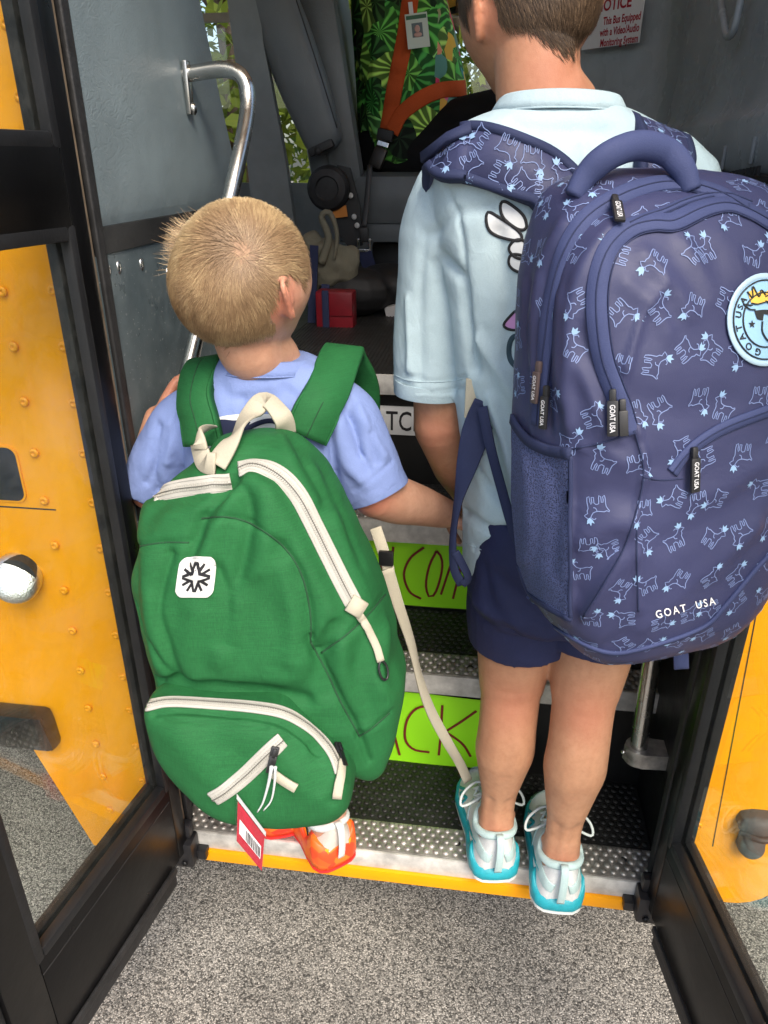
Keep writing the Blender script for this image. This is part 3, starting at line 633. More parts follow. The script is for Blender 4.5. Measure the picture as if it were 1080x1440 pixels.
def head_parts(c, fwd, up, H, W, L, jaw=.3):
    """skull with face and ears in a head frame; c = head centre"""
    f = nrm(fwd); r = nrm(np.cross(f, up)); u = np.cross(r, f); A = np.array([r, f, u])
    n, m = 64, 44; th = np.linspace(0, 2*math.pi, n, endpoint=False); rings = []
    for ph in np.linspace(.06, math.pi-.06, m):
        d = np.stack([np.cos(th)*math.sin(ph), np.sin(th)*math.sin(ph), np.full(n, math.cos(ph))], 1)
        x, y, z = d[:, 0]*W/2, d[:, 1]*L/2, d[:, 2]*H/2; dz = d[:, 2]; dy = d[:, 1]; dx = d[:, 0]
        s = sm_(-dz, .12, 1.0); x = x*(1-jaw*s); x = x*(1+.07*np.exp(-((dz-.25)/.4)**2)*np.where(dy < 0, 1, .4))
        y = np.where(dy < 0, y*(1-.50*sm_(-dz, .30, .95)+.05*np.exp(-((dz-.1)/.35)**2)), y*(1-.05*sm_(-dz, .0, .5)))
        fr = np.clip(dy, 0, 1)**2
        y = y+fr*L*.11*np.exp(-((dx/.13)**2+((dz+.14)/.13)**2)) + fr*L*.045*np.exp(-((dx/.10)**2+((dz-.05)/.14)**2))          # nose
        y = y-fr*L*.045*np.exp(-(((abs(dx)-.32)/.14)**2+((dz-.03)/.11)**2))                                                    # eye sockets
        y = y+fr*L*.02*np.exp(-((dz-.22)/.1)**2)                                                                               # brow
        y = y+fr*L*.03*np.exp(-((dx/.22)**2+((dz+.40)/.05)**2))+fr*L*.03*np.exp(-((dx/.2)**2+((dz+.52)/.05)**2))                # lips
        y = y+sm_(-dz, .55, .9)*np.clip(dy+.2, 0, 1)*L*.10                                                                       # chin
        x = x+np.sign(dx)*W*.02*np.exp(-(((abs(dx)-.55)/.25)**2+((dz+.25)/.2)**2))*np.clip(dy, 0, 1)                            # cheeks
        rings.append(np.stack([x, y, z], 1) @ A+c)
    parts = [loft(rings)]
    e = H*.245
    for s in (-1, 1):
        # the ear stands off the head at its back edge
        er = nrm(np.array((s*.93, -.05, .0))); out = nrm(np.array((s*.50, -.86, .05))); eu = nrm(np.array((s*.06, -.16, 1.0))); eo = np.array((s*W*.488, -.005*1, -H*.045))
        pth = [(-.05, -.36), (.10, -.50), (.27, -.42), (.36, -.18), (.46, .08), (.50, .30), (.40, .48), (.20, .54), (.0, .46), (-.10, .28), (-.06, .1)]
        P = np.array([eo+out*a*e+eu*b*e for a, b in spl(pth, 40)]); P = P+np.outer(np.sin(np.linspace(0, 3.1, 40))*.003, er)
        parts.append(tube(P @ A+c, np.r_[.0034, .0052, .0042, .0036, .0038, .0042, .0046, .0042, .0034]*(H/.2), 10, round_ends=True))
        Q = np.array([eo+out*a*e+eu*b*e-er*.002 for a, b in ((.02, -.38), (.14, -.2), (.2, .05), (.2, .25), (.12, .42))]) @ A+c
        parts.append(tube(spl(Q, 14), [(.006, .0035), (.013, .003), (.015, .003), (.013, .003), (.006, .003)], 12, up=A.T @ er if False else er @ A, round_ends=True))
        P2 = np.array([eo+out*a*e+eu*b*e+er*.003 for a, b in ((.20, -.22), (.28, .02), (.30, .2), (.2, .34))]) @ A+c
        parts.append(tube(spl(P2, 12), [.003, .0042, .004, .0025], 8, round_ends=True))
        T2 = np.array([eo+out*a*e+eu*b*e+er*.002 for a, b in ((-.06, -.12), (-.02, .02))]) @ A+c; parts.append(tube(T2, [.0045, .004], 8, round_ends=True))
    return parts, A
def limb(P, R, n=30): return tube(spl(P, 26), np.interp(np.linspace(0, 1, 26), np.linspace(0, 1, len(R)), R), n, round_ends=True)
def hand(w_, fwd, pn, size, curl, spread=.12, thumb=1, tcurl=.5):
    """palm and five fingers; pn = direction the palm faces; thumb = +1/-1 side along cross(fwd, pn)"""
    f = nrm(fwd); n = nrm(np.asarray(pn)-f*np.dot(pn, f)); s = np.cross(f, n); S = size; parts = []
    w_ = np.asarray(w_, float)
    rings = []
    for t, hw, ht in ((-.12, .16, .12), (.05, .19, .115), (.25, .235, .12), (.42, .245, .11), (.52, .235, .085)):
        a = np.linspace(0, 2*math.pi, 14, endpoint=False); cx, sx_ = np.cos(a), np.sin(a)
        rings.append(w_+f*t*S+np.outer(np.sign(cx)*abs(cx)**.7*hw*S, s)+np.outer(sx_*ht*S*.75, n))
    parts.append(loft(rings))
    for k, (off, ln) in enumerate(((.18, .40), (.065, .45), (-.055, .42), (-.165, .33))):
        p = w_+f*.47*S+s*off*S*thumb; d = nrm(f+s*thumb*off*spread*3); P = [p.copy()]; an = 0
        for j, l in enumerate((.45, .31, .24)):
            an += curl[k]*(.9 if j == 0 else 1.15); P.append(P[-1]+(d*math.cos(an)+n*math.sin(an))*ln*l*S)
        parts.append(tube(spl(P, 14), np.array([.056, .053, .05, .045, .036])*S, 10, round_ends=True))
    p = w_+f*.08*S+s*thumb*.17*S; d0 = nrm(f*.55+s*thumb*.75+n*.25); d1 = nrm(f*.85+s*thumb*.25+n*tcurl); d2 = nrm(f*.75-s*thumb*.1+n*(tcurl+.35))
    P = [p, p+d0*.20*S, p+d0*.20*S+d1*.17*S, p+d0*.2*S+d1*.17*S+d2*.14*S]; parts.append(tube(spl(P, 14), np.array([.08, .068, .055, .05, .04])*S, 10, round_ends=True))
    return parts
def paint(o, tree_pts, rad, name='blush', strength=.7):
    me = o.data; V = np.empty(len(me.vertices)*3); me.vertices.foreach_get('co', V); V = V.reshape(-1, 3)+org(o)
    a = np.zeros(len(V))
    for p, r in zip(tree_pts, rad): a = np.maximum(a, strength*np.exp(-(np.linalg.norm(V-p, axis=1)/r)**2))
    at = me.attributes.new(name, 'FLOAT', 'POINT'); at.data.foreach_set('value', a)
def hair(name, parent, tree, c, A, dims, keep, flow, length, lift, n, wd, tone, m, seed=1, seg=5):
    """short hair as single strands combed over the skull.  keep/flow/length/lift/tone take unit directions in the head frame"""
    r = np.random.default_rng(seed); d = r.normal(size=(n*3, 3)); d /= np.linalg.norm(d, axis=1, keepdims=True); d = d[keep(d, r)][:n]
    ax = np.array(dims)/2; R0 = np.linalg.norm(d*ax, axis=1); root = np.empty_like(d); scale = np.empty(len(d)); ok = np.zeros(len(d), bool)
    for i, k in enumerate(d):
        w_ = (k*ax) @ A; q = nrm(w_); h = tree.ray_cast(Vector(c+q*.2), Vector(-q))
        if h[0] is not None: dist = np.linalg.norm(np.array(h[0])-c); ok[i] = .7 < dist/R0[i] < 1.4; scale[i] = dist/R0[i]
    d, scale = d[ok], scale[ok]; L = length(d, r)[:, None]; lf = lift(d, r)[:, None]; t = flow(d, r); t -= d*np.sum(t*d, 1, keepdims=True); t /= np.linalg.norm(t, axis=1, keepdims=True)+1e-9
    t = t+r.normal(size=t.shape)*.085; Rm = ax.mean(); pts = []
    for s in np.linspace(0, 1, seg):
        e = d+t*(s*L/Rm)*np.sqrt(np.clip(1-lf**2, .05, 1)); e /= np.linalg.norm(e, axis=1, keepdims=True)
        pts.append(((e*ax)*scale[:, None]*1.0+e*(lf*L*s*(1-.35*s)-.001)) @ A+c)
    P = np.stack(pts, 1); mh = r.uniform(.0005, .0030, len(P))
    for i in range(len(P)):
        for j in range(1, seg):
            h = tree.find_nearest(Vector(P[i, j])); n_ = np.array(h[1]); q = np.array(h[0]); sgn = np.dot(P[i, j]-q, n_); m_ = mh[i]*j/(seg-1)+.0003
            if sgn < m_: P[i, j] = q+n_*m_
    N = P-c; T = np.gradient(P, axis=1); sd_ = np.cross(T, N); sd_ /= np.linalg.norm(sd_, axis=2, keepdims=True)+1e-12
    k = np.linspace(0, 1, seg); wv = wd*(1-.75*k**2)[None, :, None]*r.uniform(.7, 1.3, (len(P), 1, 1)); Vv = np.stack([P-sd_*wv/2, P+sd_*wv/2], 2)        # strand, seg, 2, 3
    ns = len(P); V = Vv.reshape(-1, 3); base = (np.arange(ns)*seg*2)[:, None]; Fc = []
    for j in range(seg-1): Fc.append(np.concatenate([base+2*j, base+2*j+1, base+2*j+3, base+2*j+2], 1))
    o = obj(name, (V, np.concatenate(Fc)), m, parent, True)
    at = o.data.attributes.new('tone', 'FLOAT', 'POINT'); tn = tone(d, r)
    at.data.foreach_set('value', np.repeat(np.clip(tn, 0, 1), seg*2)); return o
def m_hair(name, stops):
    m = mat(name, stops[1][1], .5, 0, .4); t = NT(m); at = t.n('Attribute', attribute_name='tone'); t.l(t.ramp(at.outputs['Fac'], stops), t.b.inputs['Base Color']); return m
M_BLOND = m_hair('blond_hair', [(0, (.10, .055, .025)), (.45, (.25, .155, .08)), (.8, (.50, .36, .19)), (1, (.74, .60, .37))])
M_BROWN = m_hair('brown_hair', [(0, (.03, .018, .010)), (.5, (.10, .06, .034)), (.8, (.20, .125, .07)), (1, (.33, .22, .13))])
M_EYE = mat('eye_white', (.8, .78, .75), .15)
def eyes(parent, c, A, H, W, L):
    for s in (-1, 1):
        e = obj('eye', ball(np.array((s*W*.19, L*.405, H*.0)) @ A+c, .0115*H/.2, 14, 10), M_EYE, parent)
        obj('iris', ball(np.array((s*W*.19, L*.405+.0085*H/.2, H*.0)) @ A+c, .0052*H/.2, 12, 8), mat('iris', (.05, .07, .1), .1), e)
def ringE(c, hw, hd, rot, n=40, sq=.8):
    a = np.linspace(0, 2*math.pi, n, endpoint=False); cx, sy = np.cos(a), np.sin(a); cx = np.sign(cx)*abs(cx)**sq; sy = np.sign(sy)*abs(sy)**sq
    R = np.array((math.cos(rot), math.sin(rot), 0)); Fw = np.array((-math.sin(rot), math.cos(rot), 0)); return np.asarray(c)+np.outer(cx*hw, R)+np.outer(sy*hd, Fw)

# ================================================================== the taller boy
BIG = thing('person', 'taller boy in pale blue t-shirt and navy shorts with his back turned', 'person', (.12, .03, .36))
rb = math.radians(14)
hL, tL = onZ(697, 1243, .3625), onZ(666, 1072, .3625); hR, tR = onZ(784, 1287, .3625), onZ(764, 1106, .3625)
bl_an, br_an = hL+nrm((tL-hL)*[1, 1, 0])*.047+[.002, 0, .112], hR+nrm((tR-hR)*[1, 1, 0])*.047+[0, 0, .112]
bl_kn, br_kn = onY(719, 965, .035), onY(822, 975, .0)
bl_hip, br_hip = onY(738, 800, .045), onY(850, 800, .045)
nk = onY(777, 150, .075)                                     # base of the neck
hc = onY(742, 6, .105)                                     # head centre
hfwd, hup = np.array((-.50, .80, -.16)), np.array((-.12, .02, 1.))
hp, HA = head_parts(hc, hfwd, hup, .200, .143, .175)
sh = onY(632, 275, .075); el = onY(618, 598, .085); wr = onY(660, 697, .215)
sh2 = onY(948, 262, .075); el2 = sh2+[.035, -.01, -.24]; wr2 = el2+[-.03, .15, -.12]
lc = lambda a, b, t: a+(b-a)*t
parts = hp+[
    limb([hc+[.012, -.03, -.045], hc+[.02, -.035, -.10], nk+[0, .004, 0], nk+[0, .012, -.06]], [.047, .047, .050, .066]),
    loft([ringE(onY(cx, py, .065), hw, hd, rb) for py, cx, hw, hd in [(160, 786, .05, .04), (190, 786, .10, .055), (230, 786, .125, .07), (300, 787, .125, .075), (420, 788, .115, .072), (540, 788, .108, .07), (650, 790, .108, .072), (740, 790, .112, .078), (800, 793, .115, .082), (850, 793, .10, .08)]]),
    limb([sh+[.02, 0, .0], lc(sh, el, .5), el], [.045, .04, .036]), limb([el, lc(el, wr, .3)+[.004, 0, -.006], wr], [.037, .0375, .0245]),
    limb([sh2, lc(sh2, el2, .5), el2], [.045, .04, .035]), limb([el2, lc(el2, wr2, .4), wr2], [.036, .034, .024])]
for hip, kn, an, o_ in ((bl_hip, bl_kn, bl_an, -1), (br_hip, br_kn, br_an, 1)):
    mid = lc(kn, an, .32)+[0, -.013, 0]
    parts += [limb([hip, lc(hip, kn, .6), kn+[0, .004, .0]], [.075, .062, .050]),
              limb([kn+[0, .004, .03], kn, lc(kn, an, .14)+[0, -.006, 0], mid, lc(kn, an, .6)+[0, -.004, 0], lc(kn, an, .85), an], [.0490, .0455, .0450, .0475, .0385, .0290, .0270]),
              limb([an+[0, 0, .02], an+[0, -.004, -.015], an+[0, -.008, -.04]], [.028, .030, .029]), ball(an+[-.022, .008, -.006], .0105), ball(an+[.022, .006, -.004], .0105),
              limb([an+[0, .02, -.045], an+[0, .1, -.06]], [.028, .024])]
parts += hand(wr, nrm(wr-el)+[.1, .2, -.1], (.5, -.2, -.8), .15, (.45, .5, .55, .6), thumb=1)
parts += hand(wr2, nrm(wr2-el2), (-.8, 0, -.5), .15, (.5, .55, .6, .65), thumb=-1)
bv = fuse(parts, .0030, 7, .5)
bt_ = bvh(bv)
# creases behind the knees, achilles
cr = []
for kn, an in ((bl_kn, bl_an), (br_kn, br_an)):
    cr += [([kn+[-.045, -.05, .0], kn+[0, -.055, -.004], kn+[.045, -.05, .004]], .006, -.0022), ([kn+[-.04, -.05, .022], kn+[.04, -.05, .026]], .007, -.0012),
           ([lc(kn, an, .8)+[.017, -.03, 0], an+[.018, -.035, 0]], .010, -.004), ([lc(kn, an, .8)+[-.017, -.03, 0], an+[-.018, -.035, 0]], .010, -.004),
           ([lc(kn, an, .2)+[0, -.06, 0], lc(kn, an, .5)+[0, -.055, 0]], .012, -.002)]
cr += [([el+[-.02, -.03, .005], el+[.025, -.03, .0]], .008, .0018)]
bv = sculpt(bv, cr)
bo = obj('body', bv, M_SKIN2, BIG)
ear_l = np.array((-.143*.5, -.02, -.015)) @ HA+hc; ear_r = np.array((.143*.5, -.02, -.015)) @ HA+hc
paint(bo, [ear_l, ear_r, el+[0, -.03, 0], bl_an+[0, -.03, -.02], br_an+[0, -.03, -.02], br_kn+[0, -.05, 0], bl_kn+[0, -.05, 0], nk+[0, -.05, .03]], [.035, .035, .03, .03, .03, .05, .05, .05], strength=.42)
eyes(BIG, hc, HA, .200, .143, .175)
def keep_b(d, r):
    x, y, z = d.T; hl = np.where(y < .15, -.62+.33*np.clip(np.abs(x)-.25, 0, 1)*1.4+.10*np.abs(x)+.35*sm_(y, -.45, .1), -.08+.75*sm_(y, .15, .8)) + r.normal(size=len(x))*.03
    ear = ((np.abs(x) > .75) & (np.hypot((y+.12)/.28, (z+.1)/.33) < 1)); return (z > hl) & ~ear
def flow_b(d, r):
    x, y, z = d.T; t = np.stack([-.45*x-.25*np.sign(x)*sm_(-z, .1, .5), -.25-.4*sm_(z, .3, .9), -1.0+.9*sm_(z, .5, 1)], 1)
    t[:, 1] += 1.3*sm_(z, .55, .9); return t
bh = hair('hair', BIG, bt_, hc, HA, (.143, .175, .200), keep_b, flow_b, lambda d, r: (.013+.018*sm_(d[:, 2], -.1, .6))*r.uniform(.7, 1.2, len(d)), lambda d, r: .10+.08*sm_(d[:, 2], .0, .8)+r.uniform(-.04, .06, len(d)), 38000, .0006,
          lambda d, r: .45+.18*r.normal(size=len(d))+.25*sm_(d[:, 2], -.2, .9)-.15*np.exp(-((d[:, 2]+.45)/.12)**2), M_BROWN, 3)
# scalp under the hair
def scalp(name, parent, vf, c, A, dims, keep, col, off=.0006):
    V, Fc = vf; N = vnormals(V, Fc); loc = (V-c) @ A.T; d = loc/(np.array(dims)/2); rad = np.linalg.norm(d, axis=1); d = d/rad[:, None]
    class R_:                                               # noise-free hairline
        def normal(s, size=None): return np.zeros(size)
    k = keep(d, R_()) & (rad < 1.25); idx = -np.ones(len(V), int); fs = [f for f in Fc if all(k[list(f)])]; used = sorted({i for f in fs for i in f}); idx[used] = range(len(used))
    return obj(name, (V[used]+N[used]*off, [tuple(idx[list(f)]) for f in fs]), col, parent)
scalp('scalp', BIG, bv, hc, HA, (.143, .175, .200), keep_b, worn('brown_scalp', (.13, .08, .05), .8, .3, 300, .0004, 800))

# t-shirt: body and sleeves as one cloth, folds pushed in afterwards
def cpt(px, py, Y, dx=0): return onY(px, py, Y)
S = [(151, 788, .068, .056), (158, 788, .082, .062), (171, 787, .106, .068), (192, 786, .130, .074), (225, 786, .150, .088), (300, 787, .154, .097), (420, 788, .145, .098), (540, 788, .138, .096), (650, 790, .136, .098), (730, 790, .140, .102), (792, 793, .146, .106), (803, 793, .144, .104)]
tor = loft([ringE(onY(cx, py, .065), hw, hd, rb, 48, .82) for py, cx, hw, hd in S])
slv = tube(spl([onY(668, 262, .075), onY(637, 300, .072), onY(614, 420, .078), onY(606, 548, .080)], 20), np.interp(np.linspace(0, 1, 20), [0, .25, .6, 1], [.056, .058, .053, .0505]), 28)
slv2 = tube(spl([sh2+[-.03, 0, .01], sh2+[.01, 0, -.03], lc(sh2, el2, .85)], 14), [.056, .058, .052], 24)
ts = fuse([tor, slv, slv2], .0042, 5, .5)
bs = [  # folds traced on the cloth
 ([(668, 520), (655, 440), (650, 395), (625, 365)], .011, -.007), ([(640, 545), (632, 450), (612, 370)], .009, -.003), ([(592, 540), (590, 430), (598, 330)], .010, -.003), ([(575, 520), (572, 420)], .007, .003),
 ([(612, 330), (640, 300), (690, 290)], .010, -.003), ([(660, 560), (690, 620), (700, 700)], .012, -.006), ([(690, 560), (715, 640), (722, 720)], .010, .004), ([(660, 640), (690, 690), (725, 700)], .009, -.005), ([(652, 720), (690, 745), (735, 742)], .010, -.005), ([(665, 770), (700, 765), (730, 775)], .008, -.003),
 ([(672, 480), (700, 520), (725, 560)], .012, .005), ([(628, 262), (650, 330), (655, 420), (662, 520)], .005, -.003), ([(720, 170), (760, 185), (850, 185)], .010, -.002), ([(760, 205), (770, 260)], .012, -.003), ([(820, 200), (826, 250)], .010, .003), ([(700, 330), (712, 420), (716, 500)], .014, -.004), ([(566, 540), (606, 552), (656, 545)], .004, -.0016), ([(568, 527), (606, 536), (656, 530)], .003, -.0018)]
ts = sculpt_px(ts, [(p_, w_*.72, d_*1.35) for p_, w_, d_ in bs]); N_ = vnormals(*ts); ts = (ts[0]+N_*(vnoise(ts[0]*[1, 1, .55], 26, 5)*.0022+vnoise(ts[0], 70, 8)*.0006)[:, None], ts[1])
SH1 = obj('t_shirt', ts, M_SHIRT1, BIG); T_SH1 = bvh(ts)
# hollow sleeve hem standing a little off the arm
def hem(parent, m, c, ax, r, h, th=.0022, n=40, wob=.0):
    ax = nrm(ax); a, u, _ = frame(ax); t = np.linspace(0, 2*math.pi, n, endpoint=False); rr_ = r*(1+wob*np.sin(3*t+1)+wob*.6*np.sin(5*t)); dr = np.cos(t)[:, None]*a+np.sin(t)[:, None]*u
    return obj('sleeve_hem', loft([c+dr*(rr_+o_)[:, None]+ax*z for o_, z in ((0, -h), (th, -h), (th*1.2, 0), (th*.9, .0015), (0, .0012), (-.001, -.002), (-.003, -h*.8))], False, False), m, parent, True, auto=60)
hem(SH1, M_SHIRT1, onY(606, 550, .080), onY(606, 550, .080)-onY(609, 500, .079), .0488, .018, .0022, 44, .012)
def band(parent, m, ring, drop, flare, th=.0022):
    c = ring.mean(0); o_ = (ring-c)*[1, 1, 0]; o_ = o_/np.linalg.norm(o_, axis=1, keepdims=True); dn = np.array((0, 0, -1.))
    nb = obj('neckband', loft([ring+o_*f+dn*z for f, z in ((-.001, drop*.6), (-.0008, .001), (.0003, -.0006), (th, .0012), (th+flare*.45, drop*.5), (th+flare, drop), (flare*.6, drop*1.1))], False), m, parent, True)
    obj('collar_stitch', loft([ring+o_*(th+flare+f)+dn*(drop+z) for f, z in ((-.001, -.0005), (.0006, -.0002), (.0007, .0012), (-.001, .0014))], False), m, nb, True); return nb
# neckband
nbp = [(706, 168), (716, 151), (740, 142), (790, 134), (833, 134), (862, 150), (880, 172)]
q = spl(nbp, 30); P, N = cast(T_SH1, q); N = smooth_n(N, 6)
ring_n = ringE(onY(787, 139, .068), .0665, .056, rb, 44, .95); ring_n[:, 2] += .012*np.cos(np.linspace(0, 2*math.pi, 44, endpoint=False)+math.pi/2+rb)*-1*0
tl = (ring_n-ring_n.mean(0)); ring_n[:, 2] += -tl[:, 1]*.10
band(SH1, M_SHIRT1, ring_n, .017, .010)
# sleeve and bottom stitching
obj('hem_stitch', strip_px(T_SH1, [(556, 528), (575, 535), (606, 537), (640, 535), (660, 530)], .0012, .0006, 40), M_SHIRT1, SH1)
obj('hem_stitch', strip_px(T_SH1, [(655, 764), (690, 778), (728, 790)], .0012, .0006, 30), M_SHIRT1, SH1)
# back print: outlined cartoon-style hand, pink shape, teal ring
M_PB, M_PW, M_PP, M_PT = mat('print_black', (.012, .012, .015), .7), mat('print_white', (.75, .77, .78), .7), mat('print_pink', (.55, .28, .55), .7), mat('print_teal', (.02, .05, .07), .7)
for pts in ([(704, 288), (712, 284), (735, 302), (740, 320), (728, 322), (708, 306)], [(684, 304), (692, 300), (728, 324), (732, 338), (706, 334), (688, 324)], [(724, 338), (738, 340), (742, 362), (726, 362), (716, 350)], [(720, 358), (738, 362), (742, 384), (724, 380), (716, 370)]):
    obj('back_print', decal_px(T_SH1, cspl(pts, 30), 4, .0006), M_PW, SH1); obj('back_print', strip_px(T_SH1, list(cspl(pts, 24))+[pts[0]], .0032, .0005, 50, .0007), M_PB, SH1)
pk_ = [(708, 458), (716, 446), (730, 435), (744, 440), (744, 460), (722, 464)]
obj('back_print', decal_px(T_SH1, cspl(pk_, 30), 4, .0006), M_PP, SH1); obj('back_print', strip_px(T_SH1, list(cspl(pk_, 24))+[pk_[0]], .003, .0005, 50, .0007), M_PB, SH1)
obj('back_print', strip_px(T_SH1, [(736, 472), (722, 474), (716, 488), (718, 506), (728, 518)], .006, .0005, 30, .0007), M_PT, SH1)

# shorts
pel = (bl_hip+br_hip)/2
shr = fuse([loft([ringE(pel+[0, 0, .10], .125, .088, rb), ringE(pel+[0, 0, .04], .136, .098, rb), ringE(pel+[0, 0, -.03], .139, .102, rb), ringE(pel+[0, 0, -.06], .12, .09, rb)]),
            tube(spl([bl_hip+[.0, 0, .0], lc(bl_hip, bl_kn, .25), onY(733, 893, .045)], 12), [.078, .080, .080], 30), tube(spl([br_hip, lc(br_hip, br_kn, .25), onY(834, 893, .03)], 12), [.078, .080, .078], 30)], .0042, 4)
shr = sculpt_px(shr, [([(680, 800), (690, 850), (720, 890)], .012, -.005), ([(668, 850), (720, 880), (770, 895)], .012, .004), ([(700, 810), (740, 850), (780, 880)], .014, -.006), ([(672, 868), (720, 890), (770, 905)], .003, -.0015)])
shr = (shr[0]+vnormals(*shr)*(vnoise(shr[0]*[1, 1, .5], 30, 7)*.002)[:, None], shr[1])
SHO = obj('shorts', shr, M_NAVY, BIG)

# ================================================================== the smaller boy
SML = thing('person', 'smaller blond boy in periwinkle t-shirt reaching for the hand rail', 'person', (-.2, .0, .36))
rs = math.radians(6)
sc_ = onY(343, 398, -.03); sf, su = np.array((.43, .84, .16)), np.array((-.07, -.14, 1.))
shp, SA = head_parts(sc_, sf, su, .180, .147, .172, .26)
snk = onY(374, 512, -.005)
s_sh, s_el, s_wr = onY(476, 580, .015), onY(527, 692, .0), onY(626, 722, .10)
l_sh, l_el, l_wr = onY(272, 588, .02), onY(212, 688, .035), onY(223, 590, .075)
g0 = onX(258, 545, -.4355)                                   # grip on the rail
s_pel = onY(376, 850, .0)
dA = nrm((-.62, .78, 0)); hA = onZ(478, 1222, .3625); hB = onZ(398, 1180, .3625); dB = nrm((-.35, .93, 0))
fr_h, fl_h = hA+dA*.036+[0, 0, .085], hB+dB*.036+[0, 0, .085]
kr, kl = (s_pel+fr_h)/2+[.05, .05, 0], (s_pel+fl_h)/2+[-.05, .06, 0]
parts = shp+[
    limb([sc_+[-.004, -.004, -.04], sc_+[.003, .002, -.08], snk+[0, .012, 0], snk+[0, .02, -.05]], [.041, .040, .042, .05]),
    loft([ringE(onY(cx, py, .003), hw, hd, rs) for py, cx, hw, hd in [(518, 374, .042, .038), (545, 378, .08, .05), (600, 378, .09, .058), (720, 378, .088, .06), (850, 378, .09, .065), (900, 378, .08, .06)]]),
    limb([s_sh, lc(s_sh, s_el, .5), s_el], [.038, .036, .034]), limb([s_el, lc(s_el, s_wr, .25)+[0, 0, -.002], lc(s_el, s_wr, .6), s_wr], [.0345, .0335, .0285, .0225]),
    limb([l_sh, lc(l_sh, l_el, .5), l_el], [.038, .035, .031]), limb([l_el, lc(l_el, l_wr, .3), l_wr], [.031, .031, .021])]
for k_, f_ in ((kr, fr_h), (kl, fl_h)): parts += [limb([s_pel, lc(s_pel, k_, .5), k_], [.07, .06, .045]), limb([k_, lc(k_, f_, .35)+[0, -.012, 0], f_, f_-[0, 0, .04]], [.044, .044, .03, .03])]
gd = nrm(g0-l_wr)
parts += hand(l_wr, gd+[0, .0, .25], (.75, .35, .3), .125, (.55, .55, .55, .5), thumb=-1, tcurl=.5)
parts += hand(s_wr, nrm(s_wr-s_el), (.1, -.2, .9), .125, (.5, .5, .5, .5), thumb=1)
sv = fuse(parts, .0028, 4, .5); sbt = bvh(sv)
sv = sculpt(sv, [([s_el+[-.01, -.03, .0], s_el+[.02, -.034, .008]], .01, .002)])
so = obj('body', sv, M_SKIN, SML)
e_r = np.array((.075, -.02, -.012)) @ SA+sc_; e_l = np.array((-.075, -.02, -.012)) @ SA+sc_
paint(so, [e_r, e_l, s_el+[0, -.03, 0], l_el+[0, -.03, 0], g0], [.032, .032, .03, .03, .05], strength=.75)
eyes(SML, sc_, SA, .186, .147, .172)
def keep_s(d, r):
    x, y, z = d.T; hl = np.where(y < .1, -.66+.30*np.clip(np.abs(x)-.15, 0, 1)+.42*sm_(y, -.4, .1), -.05+.65*sm_(y, .1, .75))+r.normal(size=len(x))*.03
    ear = ((np.abs(x) > .72) & (np.hypot((y+.1)/.30, (z+.1)/.34) < 1)); return (z > hl) & ~ear
_wc, _ = cast(sbt, [(341, 352)]); whd = nrm(((_wc[0]-sc_) @ SA.T)/(np.array((.147, .172, .180))/2))    # crown whorl
def flow_s(d, r):
    a = d-whd; dist = np.linalg.norm(a, axis=1, keepdims=True); a = a/(dist+1e-6); sp = np.cross(d, a)
    k = np.exp(-(dist/.45)**2); a = a+r.normal(size=a.shape)*np.exp(-(dist/.2)**2)*.8; fl = a*1.0+sp*(.9*k)*1.0
    wob = np.stack([vnoise(d, 4.5, 61), vnoise(d, 4.5, 62), vnoise(d, 4.5, 63)], 1)*.8
    side = (sm_(-d[:, 2], -.25, .35))[:, None]; up_ = sm_(d[:, 2]-whd[2], .0, .35)[:, None]; return fl*(1-side*.6)+wob+np.array((-.12, -.25, -1.))*side*.9+np.array((-.5, .55, .0))*up_*1.3
def len_s(d, r):
    top = sm_(d[:, 2], .05, .7); fr = sm_(d[:, 1], -.2, .6); return (.017+.016*top+.016*top*fr-.007*np.exp(-((d[:, 2]+.62)/.12)**2))*r.uniform(.7, 1.2, len(d))
def lift_s(d, r): dist = np.linalg.norm(d-whd, axis=1); return .07+.10*sm_(d[:, 2], .0, .8)+.05*np.exp(-(dist/.3)**2)+r.uniform(-.04, .07, len(d))
def tone_s(d, r):
    dist = np.linalg.norm(d-whd, axis=1); return .50+.09*r.normal(size=len(d))+.16*vnoise(d, 7, 64)+.10*vnoise(d, 18, 65)+.38*sm_(d[:, 2], .25, .85)*sm_(dist, .3, .9)-.08*np.exp(-((d[:, 2]+.15)/.25)**2)-.14*np.exp(-(dist/.14)**2)  # top strands are blonder; the bright sunlit rim is put into the tone too
hair('hair', SML, sbt, sc_, SA, (.147, .172, .180), keep_s, flow_s, len_s, lift_s, 46000, .00052, tone_s, M_BLOND, 5)
scalp('scalp', SML, sv, sc_, SA, (.147, .172, .180), keep_s, worn('blond_scalp', (.30, .185, .115), .8, .3, 300, .0004, 800))
# cow-lick standing up at the left front
tf = onY(262, 338, .0); tv, tfc, nn = [], [], 0; rr = np.random.default_rng(9); tones = []
for i in range(1900):
    p0 = np.array(tf)+rr.normal(size=3)*[.010, .014, .012]+[.006, 0, 0]; h = sbt.find_nearest(Vector(p0)); p0 = np.array(h[0]); n0 = np.array(h[1])
    d0 = nrm(-c_r*1.0+c_u*rr.normal(.10, .42)+c_f*rr.normal(0, .4)+n0*.25); L0 = rr.uniform(.014, .032); s0 = nrm(np.cross(d0, c_f)); P = [p0+d0*L0*t_+c_u*(.005*t_*t_)+np.array((0, 0, -.003))*t_*t_ for t_ in (0, .35, .7, 1)]
    for k, p in enumerate(P): ww = .00045*(1-.25*k); tv += [p-s0*ww/2, p+s0*ww/2]
    for k in range(3): tfc.append((nn+2*k, nn+2*k+1, nn+2*k+3, nn+2*k+2))
    nn += 8; tones += [np.clip(rr.normal(.6, .2), 0, 1)]*8
